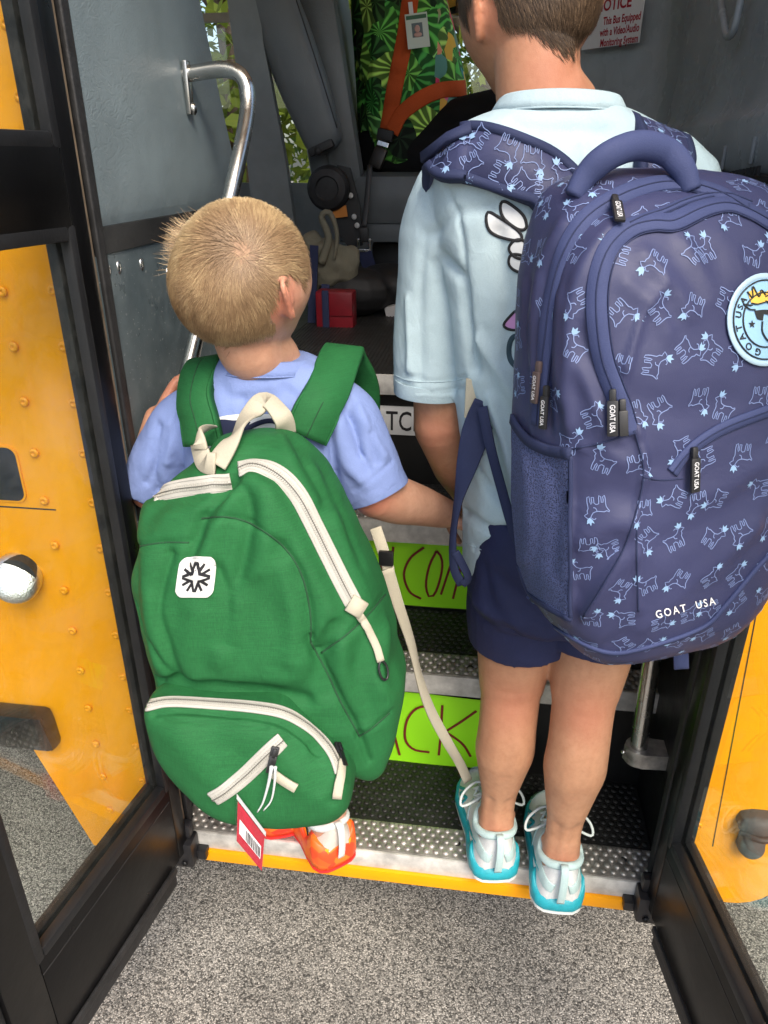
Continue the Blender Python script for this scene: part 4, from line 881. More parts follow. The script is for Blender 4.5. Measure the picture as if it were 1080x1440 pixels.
ct = obj('cowlick', (np.array(tv), tfc), M_BLOND, SML); at = ct.data.attributes.new('tone', 'FLOAT', 'POINT'); at.data.foreach_set('value', tones)
# t-shirt
S = [(500, 374, .054, .047), (510, 375, .070, .053), (524, 376, .088, .059), (542, 378, .101, .065), (565, 378, .110, .072), (620, 378, .112, .078), (720, 378, .112, .08), (830, 378, .114, .085), (900, 378, .112, .085)]
tor = loft([ringE(onY(cx, py, .003), hw, hd, rs, 44, .85) for py, cx, hw, hd in S])
slr = tube(spl([onY(450, 562, .01), onY(480, 590, .012), onY(505, 640, .006), onY(529, 690, .0)], 20), np.interp(np.linspace(0, 1, 20), [0, .3, .7, 1], [.044, .050, .048, .0455]), 26)
sll = tube(spl([onY(300, 572, .012), onY(262, 600, .02), onY(226, 660, .03), onY(214, 688, .034)], 20), [.042, .048, .048, .044], 26)
t2 = fuse([tor, slr, sll], .004, 5, .5)
t2 = sculpt_px(t2, [(p_, w_*.75, d_*1.5) for p_, w_, d_ in [([(462, 545), (466, 620), (472, 690)], .006, -.004), ([(490, 560), (500, 620), (520, 660)], .010, -.004), ([(476, 600), (486, 650), (512, 680)], .010, .003), ([(520, 610), (530, 650)], .007, -.003), ([(497, 690), (525, 672), (552, 648)], .003, -.0018),
                    ([(222, 600), (215, 650), (222, 690)], .009, -.004), ([(240, 600), (236, 650)], .008, .003), ([(310, 540), (330, 560), (400, 556)], .010, -.002), ([(340, 560), (345, 590)], .008, -.002), ([(505, 575), (520, 610), (540, 640)], .008, .003), ([(470, 560), (500, 600), (508, 640)], .007, -.004), ([(250, 590), (228, 630), (205, 680)], .008, -.003), ([(400, 545), (420, 560), (432, 580)], .008, -.002)]])
t2 = (t2[0]+vnormals(*t2)*(vnoise(t2[0]*[1, 1, .55], 30, 15)*.002+vnoise(t2[0], 80, 18)*.0005)[:, None], t2[1])
SH2 = obj('t_shirt', t2, M_SHIRT2, SML); T_SH2 = bvh(t2)
rn = ringE(onY(374, 503, .002), .0545, .0475, rs, 40, .95); rn[:, 2] += -(rn[:, 1]-rn[:, 1].mean())*.12
band(SH2, M_SHIRT2, rn, .015, .009)
hem(SH2, M_SHIRT2, onY(530.5, 693, .0), onY(529, 690, .0)-onY(505, 640, .006), .0440, .015, .0022, 44, .02)
obj('back_print', decal_px(T_SH2, cspl([(302, 589), (400, 584), (418, 604), (400, 640), (300, 640)], 40), 5, .0006), M_PW, SH2)
obj('back_print', decal_px(T_SH2, cspl([(304, 594), (330, 591), (352, 592), (346, 606), (338, 640), (300, 640)], 40), 5, .0010), mat('print_navy', (.01, .015, .05), .7), SH2)
obj('back_print', strip_px(T_SH2, [(345, 604), (366, 594), (384, 592), (400, 600), (408, 614)], .006, .0005, 30, .0012), mat('print_navy', (.01, .015, .05), .7), SH2)
# shorts
obj('shorts', fuse([loft([ringE(s_pel+[0, 0, .08], .108, .08, rs), ringE(s_pel, .115, .088, rs), ringE(s_pel+[0, 0, -.06], .1, .08, rs)]), tube(spl([s_pel+[.05, 0, -.02], lc(s_pel, kr, .75)], 8), .062, 24), tube(spl([s_pel+[-.05, 0, -.02], lc(s_pel, kl, .75)], 8), .062, 24)], .006, 3), M_NAVY, SML)
# ------------------------------------------------------------------ soft bags: shared tools
def inpoly(q, P):
    x, y = q[:, 0], q[:, 1]; ins = np.zeros(len(q), bool); j = len(P)-1
    for i in range(len(P)):
        xi, yi = P[i]; xj, yj = P[j]; c = ((yi > y) != (yj > y)) & (x < (xj-xi)*(y-yi)/(yj-yi+1e-12)+xi); ins ^= c; j = i
    return ins
def pdist(q, P):
    best = np.full(len(q), 1e9); Q = np.vstack([P, P[:1]])
    for a, b in zip(Q[:-1], Q[1:]):
        d = b-a; t = np.clip((q-a) @ d/(d @ d+1e-9), 0, 1); best = np.minimum(best, np.linalg.norm(q-a-t[:, None]*d, axis=1))
    return best
def puff(vf, poly, h, fall):
    """raise the part of a skin that lies inside an outline traced on its camera side"""
    V, Fc = vf; N = vnormals(V, Fc); face = ((CAM-V)*N).sum(1) > 0; q = pix(V); P = cspl(poly, 80); ins = inpoly(q, P) & face
    d = np.where(ins, pdist(q, P), 0); return V+N*(h*sm_(d, 0, fall))[:, None]*1.0, Fc
def inflate(O3, C, n, Df, Db, e=.75, m=70):
    """cushion over a planar outline: front depth Df along n, back depth Db"""
    O3 = np.asarray(O3); rings = []
    for ph in np.linspace(0.02, math.pi-.02, m):
        r = math.sin(ph)**e; h = math.cos(ph); h = math.copysign(abs(h)**e, h)*(Df if h > 0 else Db); rings.append(C+(O3-C)*r+np.asarray(n)*h)
    V, Fc = loft(rings); return V, Fc
def fit_cushion(target, cpx, o, n, Df, Db, e, m, k, rounds=3):
    """cushion whose silhouette follows a traced outline: the planar outline is drawn in where the swelling overshoots"""
    tg = cspl(target, k); c = np.array(cpx, float); ang = np.arctan2(tg[:, 1]-c[1], tg[:, 0]-c[0]); R = np.linalg.norm(tg-c, axis=1); cur = R.copy()
    for _ in range(max(1, rounds+1)):
        q = c+np.stack([np.cos(ang), np.sin(ang)], 1)*cur[:, None]; vf = inflate(np.array([onP(x, y, o, n) for x, y in q]), onP(c[0], c[1], o, n), n, Df, Db, e, m)
        p = pix(vf[0])-c; a = np.arctan2(p[:, 1], p[:, 0]); r = np.linalg.norm(p, axis=1); sil = np.zeros(len(ang))
        for i, t in enumerate(ang):
            dd = np.abs((a-t+math.pi) % (2*math.pi)-math.pi); sil[i] = r[dd < .03].max()
        f = R/sil; f = np.convolve(np.r_[f[-3:], f, f[:3]], np.ones(7)/7, 'valid'); cur = cur*f
    return vf
def zipper(tree, pts, parent, tape_w, mt, mc, n=90, th=.0016, coil=.0045, lift=.0004):
    q = spl(pts, n); P, N = cast(tree, q); N = smooth_n(N, 5); P = np.vstack([P[:1], (P[:-2]+2*P[1:-1]+P[2:])/4, P[-1:]])
    z = obj('zipper', ribbon(P+N*lift, N, tape_w, th), mt, parent)
    obj('zipper_coil', ribbon(P+N*(lift+th*.6), N, coil, .0014), mc, z); obj('zipper_gap', ribbon(P+N*(lift+th*.6+.0018), N, .0011, .0008), mat('zip_shadow_gap', (.12, .115, .10), .8), z)
    L = np.r_[0, np.cumsum(np.linalg.norm(np.diff(P, axis=0), axis=1))]; V, Fc, k = [], [], 0
    for s in np.arange(.002, L[-1]-.002, .0026):
        p = np.array([np.interp(s, L, P[:, i]) for i in range(3)]); nn = nrm([np.interp(s, L, N[:, i]) for i in range(3)]); i = min(np.searchsorted(L, s), len(P)-1); t = nrm(P[i]-P[i-1]); a = np.cross(t, nn)
        for sd in (-1, 1):
            b = bx(p+nn*(lift+th+.0008)+a*sd*coil*.42, (coil*.62, .0013, .0012), (a, t, nn)); V.append(b[0]); Fc += [tuple(x+k for x in f) for f in b[1]]; k += 8
    obj('zipper_teeth', (np.concatenate(V), Fc), mc, z, False, 'stuff')
    e = .006; a = np.cross(nrm(P[1]-P[0]), N[0])
    for sd in (-1, 1):                                        # stitch rows along the tape
        s_ = np.cross(np.gradient(P, axis=0), N); s_ /= np.linalg.norm(s_, axis=1, keepdims=True); obj('stitching', ribbon(P+N*(lift+th)+s_*sd*tape_w*.36, N, .0008, .0005), mt, z)
    return z, P, N
def loop_strap(pts, nrms, wd, th, n=60): P = spl(pts, n); N = smooth_n(spl(nrms, n), 2); return ribbon(P, N, wd, th)

# ================================================================== green backpack on the smaller boy
def m_green():
    m = mat('green_canvas', (.022, .165, .055), .75, 0, .25); t = NT(m); v = t.co()
    a = t.ramp(t.noise(v, 11, 5, .6), [(.3, (.0125, .105, .030)), (.7, (.017, .132, .039))])
    sl = t.ramp(t.noise(t.co((900, 900, 60)), 1, 3, .6), [(.3, (.55,)*3), (.7, (1.25,)*3)]); sl2 = t.ramp(t.noise(t.co((50, 50, 1100)), 1, 3, .6), [(.3, (.55,)*3), (.7, (1.25,)*3)])
    c = t.mix(.35, a, sl, 'MULTIPLY'); c = t.mix(.35, c, sl2, 'MULTIPLY'); t.l(c, t.b.inputs['Base Color'])
    p = t.bump(t.noise(t.co((5, 5, 11)), 1.6, 3, .5, .6), .003, .5); t.bump(t.noise(v, 1400, 2), .0004, .8, p); return m
M_GRN = m_green(); M_CRM = cloth('cream_webbing', (.47, .435, .34), 1300, .0003, .05); M_ZIP = cloth('white_zip_tape', (.47, .455, .41), 1500, .0002, .04); M_COIL = mat('white_zip_coil', (.40, .39, .35), .4)
M_BPL = mat('black_plastic', (.01, .01, .011), .35)
GP = thing('backpack', 'green backpack with cream zips and handle worn by the smaller boy', 'backpack', tuple(onY(390, 1140, -.19)))
gn = nrm((.05, -.985, .16)); go = onY(380, 860, -.165)
GOUT = [(352, 600), (398, 604), (434, 618), (464, 648), (494, 703), (522, 765), (548, 835), (566, 905), (573, 945), (565, 1000), (553, 1058), (541, 1086), (520, 1093), (496, 1092), (470, 1108), (400, 1116), (335, 1104), (290, 1080), (256, 1045), (230, 1010), (218, 985), (213, 950), (202, 900), (191, 855), (186, 812), (190, 770), (204, 722), (228, 690), (264, 650), (302, 614)]
gv = fit_cushion(GOUT, (378, 860), go, gn, .088, .075, .60, 150, 300)
gv = puff(gv, [(322, 684), (345, 664), (378, 668), (402, 690), (425, 730), (450, 780), (480, 840), (488, 870), (460, 910), (440, 960), (400, 975), (260, 970), (215, 955), (196, 860), (196, 780), (228, 710)], .010, 26)
gv = sculpt_px(gv, [
    ([(190, 770), (228, 763), (266, 763)], .003, -.003), ([(283, 729), (320, 727), (356, 738), (398, 768), (424, 808), (436, 860), (437, 905)], .0032, -.0035), ([(452, 918), (480, 898), (510, 872), (542, 836)], .0032, -.0035),
    ([(437, 900), (462, 950), (478, 985), (505, 1034), (520, 1070)], .0045, -.005), ([(505, 1036), (525, 1022), (548, 1002)], .0035, -.003),
    ([(330, 676), (306, 702), (284, 732), (268, 790)], .008, -.009), ([(352, 672), (320, 712), (296, 760), (280, 800)], .012, .007), ([(345, 690), (352, 720), (348, 760), (330, 830)], .008, -.007), ([(372, 690), (378, 740), (366, 800)], .014, .006), ([(306, 800), (322, 850), (318, 905)], .008, -.006), ([(330, 830), (326, 880), (310, 930)], .010, .004), ([(400, 800), (412, 860), (410, 930)], .013, .006), ([(395, 770), (430, 850), (440, 910)], .010, -.004),
    ([(215, 700), (205, 760), (212, 840), (232, 930)], .016, .006), ([(240, 780), (224, 850), (236, 905), (252, 955)], .007, -.006), ([(188, 850), (212, 900), (244, 955)], .006, -.005), ([(275, 860), (262, 920), (275, 960)], .014, .004), ([(295, 612), (285, 640), (300, 662)], .012, -.005), ([(420, 620), (432, 660), (455, 705)], .012, -.006), ([(395, 612), (412, 655), (440, 700)], .012, .005), ([(455, 660), (478, 720), (505, 790)], .013, -.004),
    ([(470, 730), (498, 800), (520, 880)], .014, .005), ([(520, 880), (500, 950), (512, 1010)], .014, -.006), ([(545, 880), (536, 950), (545, 990)], .012, .004), ([(480, 900), (490, 960), (515, 1020)], .012, .006), ([(468, 880), (455, 930), (462, 975)], .010, -.005), ([(225, 958), (330, 968), (430, 985)], .008, -.008), ([(300, 640), (330, 655), (352, 640)], .012, -.004), ([(215, 702), (262, 692), (322, 684)], .006, -.003)])
gv = (gv[0]+vnormals(*gv)*(vnoise(gv[0]*[1, 1, .6], 22, 31)*.0035+vnoise(gv[0], 55, 32)*.0008)[:, None], gv[1])
GB = obj('main_compartment', gv, M_GRN, GP); T_G = bvh(gv)
# seams piped in thread
for pts in ([(190, 770), (228, 763), (266, 763)], [(283, 729), (320, 727), (356, 738), (398, 768), (424, 808), (436, 860), (437, 903)], [(452, 918), (480, 898), (510, 872), (542, 836)], [(437, 903), (462, 950), (478, 985), (505, 1034)], [(505, 1036), (525, 1022), (548, 1002)]):
    obj('seam', strip_px(T_G, pts, .0020, .0009, 40, .0), worn('green_seam_thread', (.008, .055, .019), .8, .2, 60), GB)
z1, P1, N1 = zipper(T_G, [(219, 701), (236, 692), (270, 685), (325, 678)], GP, .021, M_ZIP, M_COIL)
z2, P2, N2 = zipper(T_G, [(336, 660), (354, 655), (377, 660), (400, 674), (421, 699), (441, 738), (461, 778), (481, 818), (497, 848)], GP, .020, M_ZIP, M_COIL)
# slider with webbing pull and black hook
P, N = cast(T_G, [(490, 846), (500, 852), (509, 858)]); obj('zip_garage', ribbon(P+N*.003, N, .020, .004), M_CRM, GP)
P, N = cast(T_G, spl([(503, 862), (516, 884), (528, 908), (534, 928)], 20)); obj('zip_pull', ribbon(P+N*.003, N, .009, .002), M_CRM, GP)
hk, hn = cast(T_G, [(536, 942)]); a_, u_, n_ = frame(hn[0]); th2 = np.linspace(0, 2*math.pi, 24, endpoint=False)
obj('hook', tube(hk[0]+hn[0]*.005+np.outer(np.cos(th2)*.0055, a_)+np.outer(np.sin(th2)*.011, u_), .0014, 8, closed=True), M_BPL, GP)
# front pocket: its own cushion
POUT = [(207, 990), (212, 972), (240, 968), (300, 974), (360, 976), (402, 984), (434, 1004), (462, 1032), (486, 1060), (500, 1086), (502, 1108), (492, 1128), (468, 1142), (420, 1146), (370, 1143), (325, 1135), (290, 1117), (262, 1092), (236, 1062), (218, 1030)]
po = go+gn*.088; POUT = [(365+(x-365)*.97, 1062+(y-1062)*.965) for x, y in POUT]; pv = fit_cushion(POUT, (365, 1062), po, gn, .052, .06, .55, 120, 260, -1)
pv = sculpt_px(pv, [([(216, 1004), (250, 1001), (300, 1004), (358, 1009), (398, 1018), (428, 1036), (452, 1058)], .004, -.004), ([(230, 1010), (300, 1018), (345, 1019), (372, 1022)], .004, -.002), ([(408, 1045), (440, 1075), (448, 1110)], .012, -.005), ([(250, 1030), (280, 1080), (310, 1105)], .02, .004), ([(445, 1055), (462, 1090), (466, 1125)], .008, -.004), ([(420, 1110), (450, 1118), (480, 1110)], .012, .003), ([(302, 1040), (330, 1060), (330, 1090)], .02, -.004)])
pv = (pv[0]+vnormals(*pv)*(vnoise(pv[0]*[1, 1, .6], 24, 41)*.0028+vnoise(pv[0], 60, 42)*.0007)[:, None], pv[1])
PK = obj('front_pocket', pv, M_GRN, GP); T_P = bvh(pv)
zipper(T_P, [(209, 992), (240, 987), (300, 990), (360, 995), (400, 1003), (430, 1020), (454, 1042), (468, 1062), (478, 1086)], GP, .0175, M_ZIP, M_COIL)
zipper(T_P, [(397, 1040), (372, 1064), (345, 1090), (318, 1112), (300, 1123)], GP, .0185, M_ZIP, M_COIL)
def slider(tree, px, d_px, parent, s=1):
    P, N = cast(tree, [px, (px[0]+d_px[0], px[1]+d_px[1])]); t = nrm(P[1]-P[0]); n = nrm(N[0]); a = np.cross(t, n); t = np.cross(n, a)
    return obj('zip_slider', join(bx(P[0]+n*.0045, (.009*s, .013*s, .004), (a, t, n), .0015), bx(P[0]+n*.0075, (.004*s, .010*s, .003), (a, t, n), .001), bx(P[0]+n*.006+t*.013*s, (.0085*s, .019*s, .0022), (a, t, n), .001)), M_BPL, parent, True, auto=40)
slider(T_P, (472, 1054), (3, 10), GP); slider(T_P, (386, 1056), (-3, 12), GP)
P, N = cast(T_P, spl([(476, 1072), (476, 1092), (474, 1118)], 12)); obj('zip_pull', ribbon(P+N*.005, N, .0105, .002), M_CRM, GP)
P, N = cast(T_P, spl([(384, 1084), (398, 1094), (417, 1106)], 12)); obj('zip_pull', ribbon(P+N*.004, N, .0105, .002), M_CRM, GP)
# sewn patch with a burst of black rays round a white star
def quad_map(c4):
    """(s, t) in 0..1 -> pixel, corners tl, tr, br, bl"""
    c4 = np.asarray(c4, float)
    def f(s, t): s, t = np.asarray(s)[:, None], np.asarray(t)[:, None]; return (c4[0]*(1-s)+c4[1]*s)*(1-t)+(c4[3]*(1-s)+c4[2]*s)*t
    return f
qm = quad_map([(255, 784), (303, 783), (299, 839), (247, 839)]); rr_ = rrect(1, 1, .2, 5)+.5
pt_ = obj('patch', decal_px(T_G, qm(rr_[:, 0], 1-rr_[:, 1]), 5, .0014), mat('patch_white', (.68, .68, .66), .7), GP)
def border(tree, P2, wd, th, lift): return strip_px(tree, list(P2)+[P2[0]], wd, th, 90, lift)
obj('patch_border', border(T_G, qm(rr_[:, 0]*.98+.01, 1-(rr_[:, 1]*.98+.01)), .0022, .0009, .0012), mat('patch_white', (.68, .68, .66), .7), pt_)
rays = []
for k in range(12):
    a = math.radians(k*30); c, s = math.cos(a), math.sin(a); L_ = .40 if k % 3 else .40; wv = .035
    r0 = .12; rays.append(np.array([(.5+c*r0-s*wv, .5+s*r0+c*wv), (.5+c*L_-s*wv, .5+s*L_+c*wv), (.5+c*L_+s*wv, .5+s*L_-c*wv), (.5+c*r0+s*wv, .5+s*r0-c*wv)]))
    if k % 3 == 0: rays[-1] = np.array([(.5+c*.38-s*.05, .5+s*.38+c*.05), (.5+c*.38+s*.05, .5+s*.38-c*.05), (.5+s*.16, .5-c*.16), (.5-s*.16, .5+c*.16)])
for k, r_ in enumerate(rays): obj('patch_ray', decal_px(T_G, qm(r_[:, 0], r_[:, 1]), 4, .0017+.00002*k), M_PB, pt_)
st = np.array([(.5+math.cos(k*math.pi/4)*(.30 if k % 2 == 0 else .085), .5+math.sin(k*math.pi/4)*(.30 if k % 2 == 0 else .085)) for k in range(8)])
obj('patch_star', decal_px(T_G, qm(st[:, 0], st[:, 1]), 4, .0021), mat('patch_white', (.68, .68, .66), .7), pt_)
# shoulder straps lying on the t-shirt and over the shoulders
def strap(px, over, wd, parent, m, tree, th=.006, name='shoulder_strap', lift=.003):
    P, N = cast(tree, px); P = P+N*lift; P = np.vstack([P, np.asarray(over)[:, :3]]); N = np.vstack([N, np.asarray(over)[:, 3:]]); return P, N, obj(name, loop_strap(P, N, wd, th), m, parent)
def over_shoulder(top, front):
    t = np.asarray(top); return [np.r_[t+[0, .03, .012], 0, -.1, 1], np.r_[t+[0, .07, .004], 0, .5, .85], np.r_[t+[front, .105, -.05], 0, 1, .2], np.r_[t+[front, .105, -.14], 0, 1, 0], np.r_[t+[front*2.2, .06, -.22], 0, .9, -.2]]
pl_, _ = cast(T_SH2, [(276, 545)]); pr_, _ = cast(T_SH2, [(474, 528)])
for px, tp, fr in (([(290, 625), (284, 590), (278, 560)], pl_[0], -.01), ([(428, 612), (446, 575), (462, 545)], pr_[0], .012)):
    P, N, s_ = strap(px, over_shoulder(tp+[0, 0, .006], fr), .054, GP, M_GRN, T_SH2, .009)
    Q = spl(P, 60); Nn = smooth_n(spl(N, 60), 2); obj('seam', ribbon(Q+Nn*.009, Nn, .0014, .0008), worn('green_seam_thread', (.012, .085, .03), .8, .2, 60), s_)
    obj('strap_edge', join(*[ribbon(Q+Nn*.002+np.cross(np.gradient(Q, axis=0)/np.linalg.norm(np.gradient(Q, axis=0), axis=1, keepdims=True), Nn)*sd*.027, Nn, .003, .005) for sd in (-1, 1)]), M_GRN, s_)
# cream grab handle, folded over to the left
hY = -.105
hs, hn_ = cast(T_G, [(334, 622), (309, 656), (292, 656), (283, 636), (281, 618)]); hs = hs+hn_*[[.009], [.007], [.008], [.012], [.018]]
H1 = [onY(402, 609, hY+.01), onY(397, 586, hY), onY(374, 563, hY+.012), onY(353, 582, hY-.01), hs[0], hs[1]]
HN = [(.2, -.8, .5), (.5, -.4, .7), (.1, -.5, .85), (-.6, -.6, .5), (-.4, -.8, .3), (-.2, -.9, .3)]
obj('grab_handle', loop_strap(H1, HN, .0245, .0022), M_CRM, GP)
H2 = [hs[1]+hn_[1]*.001, hs[2], hs[3], hs[4], onY(292, 604, hY+.01)]
obj('grab_handle', loop_strap(H2, [(-.1, -.95, .2), (-.2, -.95, .2), (-.5, -.8, .2), (-.5, -.7, .5), (-.1, -.4, .9)], .0245, .0022), M_CRM, GP)
# lower strap webbing hanging at the right, trailing to the taller boy's shoe
ws_ = [onY(528, 742, -.02), onY(538, 772, -.03), onY(547, 802, -.035)]
obj('strap_webbing', ribbon(spl(ws_, 20), np.tile((0.2, -.95, .1), (20, 1)), .016, .002), M_CRM, GP)
obj('ladder_lock', bx(onY(543, 785, -.037), (.02, .006, .022), None, .002), M_BPL, GP, True, auto=40)
tw = [onY(545, 800, -.04), onY(560, 850, -.035), onY(578, 905, -.02), onY(590, 955, -.01), onY(606, 1000, .005), onY(630, 1045, .03), onY(646, 1072, .06), onY(658, 1098, .075)]
tn = [(.3, -.9, .2), (.75, -.6, .1), (.9, -.3, .1), (.5, -.8, .2), (.1, -.95, .3), (.0, -.9, .4), (.1, -.8, .6), (.2, -.8, .6)]
obj('strap_webbing', loop_strap(tw, tn, .0165, .0018, 70), M_CRM, GP)

# luggage tag hanging from the front pocket zip
TG = thing('luggage_tag', 'clear luggage tag with red card and barcode hanging from the green backpack', 'luggage tag', tuple(onY(350, 1225, -.235)))
tY = cast(T_P, [(376, 1100)])[0][0][1]-.012; tp_ = [onY(382, 1078, tY), onY(378, 1100, tY), onY(370, 1128, tY), onY(362, 1142, tY)]
M_CLR = M_CGL
M_LOOP = mat('milky_plastic_strap', (.62, .64, .64), .2, 0, .6); obj('loop', tube(spl(tp_, 20), (.0022, .0008), 8), M_LOOP, TG); obj('loop', tube(spl([tp_[0]+[.004, 0, 0], tp_[1]+[.006, .002, 0], tp_[2]+[.008, .004, 0], tp_[3]+[.006, .003, 0]], 20), (.0018, .0008), 8), M_LOOP, TG)
def cardq(c4, Y0): return [onY(x, y, Y0+dy) for (x, y, dy) in c4]
cq = cardq([(333, 1116, .0), (374, 1170, .01), (369, 1229, .012), (331, 1184, 0)], tY-.004)
def bil(q, s, t): return (q[0]*(1-s)+q[1]*s)*(1-t)+(q[3]*(1-s)+q[2]*s)*t
cn = nrm(np.cross(cq[1]-cq[0], cq[3]-cq[0])); cn = cn if np.dot(cn, CAM-cq[0]) > 0 else -cn
def card(s0, t0, s1, t1, lift, th):
    P = np.array([bil(cq, s0, t0), bil(cq, s1, t0), bil(cq, s1, t1), bil(cq, s0, t1)]); a = P+cn*lift; b = P+cn*(lift-th); return np.vstack([a, b]), [(0, 3, 2, 1), (4, 5, 6, 7), (0, 1, 5, 4), (1, 2, 6, 5), (2, 3, 7, 6), (3, 0, 4, 7)]
obj('sleeve', card(-.03, -.02, 1.03, 1.03, .0010, .0008), M_CLR, TG, False)
cd_ = obj('card', card(.04, .13, .97, .95, 0, .0006), mat('tag_red', (.50, .02, .045), .5), TG, False)
obj('card_label', card(.12, .42, .88, .72, .0008, .0003), mat('tag_white', (.75, .74, .76), .5), cd_, False); obj('clip_strip', card(.0, -.0, 1.0, .10, .0004, .0005), mat('tag_grey', (.55, .57, .58), .4), cd_, False)
rb_ = random.Random(3); xx = .34; bars = []
while xx < .86: wv = rb_.choice((.012, .02, .03)); bars.append(card(xx, .47, xx+wv, .70, .0012, .0002)); xx += wv+rb_.choice((.014, .022))
obj('barcode', join(*bars), M_PB, cd_, False)

# ================================================================== navy backpack on the taller boy
def m_navy(name, c0, c1, rough=.5):
    m = mat(name, c0, rough, 0, .35); t = NT(m); v = t.co()
    t.l(t.ramp(t.noise(v, 9, 4, .6), [(.3, c0), (.7, c1)]), t.b.inputs['Base Color'])
    p = t.bump(t.noise(t.co((7, 7, 12)), 2.0, 3, .5, .8), .003, .5); t.bump(t.noise(v, 1700, 2), .00025, .7, p); return m
M_NB = m_navy('navy_nylon', (.033, .037, .093), (.041, .046, .112)); M_TRIM = cloth('slate_blue_trim', (.048, .062, .150), 1400, .0003, .06, rough=.7)
M_TDK = cloth('dark_navy_webbing', (.026, .034, .085), 1400, .0003, .08, rough=.75); M_GOAT = mat('goat_print', (.18, .24, .45), .6); M_CRWN = mat('goat_crown_print', (.24, .38, .58), .6)
NP = thing('backpack', 'large navy goat-print backpack worn by the taller boy', 'backpack', tuple(onY(880, 910, -.12)))
an_ = math.radians(24); tl_ = math.radians(5); nn_ = np.array((math.sin(an_), -math.cos(an_), 0)); nR_ = np.array((math.cos(an_), math.sin(an_), 0))
nU = nrm(np.array((0, 0, 1.))+nn_*-.02+nR_*-.045)
nc = onY(914, 640, -.135)
# cross-sections up the bag: height, half width, front depth, back depth, sideways shift
PROF = [(-.222, .050, .03, .055, .0), (-.217, .080, .055, .075, .0), (-.204, .098, .08, .085, .0), (-.178, .116, .096, .092, .0), (-.14, .130, .106, .095, .0), (-.08, .139, .110, .095, 0), (.0, .144, .106, .095, 0), (.08, .143, .097, .095, 0), (.14, .141, .089, .093, 0), (.19, .136, .076, .092, 0), (.23, .126, .054, .088, 0), (.254, .112, .028, .083, 0), (.268, .088, .0, .075, 0), (.275, .05, -.02, .06, 0)]
pf_ = spl(PROF, 110); rings = []
for v_, hw, df, db, shf in pf_:
    a = np.linspace(0, 2*math.pi, 240, endpoint=False); cx, sy = np.cos(a), np.sin(a); e = .62; cx = np.sign(cx)*abs(cx)**e; sy = np.sign(sy)*abs(sy)**e
    dd = (df-(-db))/2; mid = (df-db)/2
    rings.append(nc+nU*v_+np.outer(cx*hw+shf, nR_)+np.outer(sy*dd+mid, nn_))
nv = loft(rings)
nv = puff(nv, [(842, 470), (840, 420), (848, 380), (864, 348), (890, 326), (940, 322), (985, 302), (1030, 296), (1085, 318), (1130, 380), (1135, 560), (1120, 700), (1060, 800), (985, 880), (900, 905), (885, 860), (884, 760), (905, 670), (892, 600), (862, 545)], .012, 22)
nv = puff(nv, [(945, 672), (965, 645), (990, 622), (1025, 603), (1085, 580), (1140, 580), (1140, 700), (1075, 780), (990, 870), (905, 880), (898, 780), (912, 690)], .007, 22)
nv = sculpt_px(nv, [
    ([(772, 600), (770, 500), (776, 420), (792, 360), (818, 318), (855, 288), (905, 266), (950, 260), (1005, 272)], .006, .003), ([(752, 600), (752, 480), (762, 380), (790, 320)], .008, -.005), ([(800, 600), (800, 500), (806, 420), (828, 360), (860, 318)], .007, -.005),
    ([(895, 600), (905, 670), (882, 760), (850, 820), (820, 868)], .0035, -.004), ([(895, 745), (896, 800), (898, 860)], .0035, -.003), ([(800, 640), (802, 750), (802, 868)], .0035, -.004), ([(905, 670), (930, 674), (960, 672)], .003, -.003), ([(800, 632), (850, 622), (894, 606)], .003, -.003),
    ([(815, 520), (835, 560), (850, 605)], .008, -.004), ([(820, 470), (838, 520), (850, 560)], .008, .003), ([(880, 400), (920, 430), (940, 470)], .008, -.003), ([(905, 360), (945, 400), (970, 440)], .009, -.004), ([(960, 340), (985, 380), (1000, 420)], .008, -.0035), ([(1010, 330), (1030, 360), (1040, 390)], .008, -.003), ([(935, 400), (905, 440), (880, 520)], .004, -.004), ([(880, 520), (872, 560)], .004, -.003),
    ([(860, 640), (880, 650), (900, 640)], .008, -.003), ([(810, 700), (850, 690), (890, 700)], .012, .003), ([(815, 760), (850, 740), (885, 735)], .010, -.004), ([(812, 830), (845, 790), (870, 770)], .010, .004), ([(830, 860), (870, 800), (890, 780)], .009, -.004),
    ([(900, 880), (950, 840), (1000, 800), (1060, 740)], .011, -.005), ([(860, 905), (920, 860), (980, 820)], .010, .003), ([(940, 760), (990, 740), (1060, 690)], .014, .003), ([(960, 700), (1010, 690), (1075, 650)], .012, -.003), ([(900, 560), (960, 580), (1020, 560)], .014, .003), ([(745, 650), (750, 720), (745, 790)], .012, -.006), ([(775, 650), (785, 720), (780, 800)], .010, .004), ([(740, 840), (775, 855), (800, 872)], .005, -.004), ([(745, 400), (740, 470), (742, 560)], .008, .003), ([(765, 400), (750, 470), (752, 540)], .007, -.003), ([(790, 420), (785, 500), (790, 560)], .007, -.003)])
nv = (nv[0]+vnormals(*nv)*(vnoise(nv[0]*[1, 1, .7], 20, 51)*.0022+vnoise(nv[0], 60, 52)*.0005)[:, None], nv[1])
NB = obj('main_compartment', nv, M_NB, NP); T_N = bvh(nv)
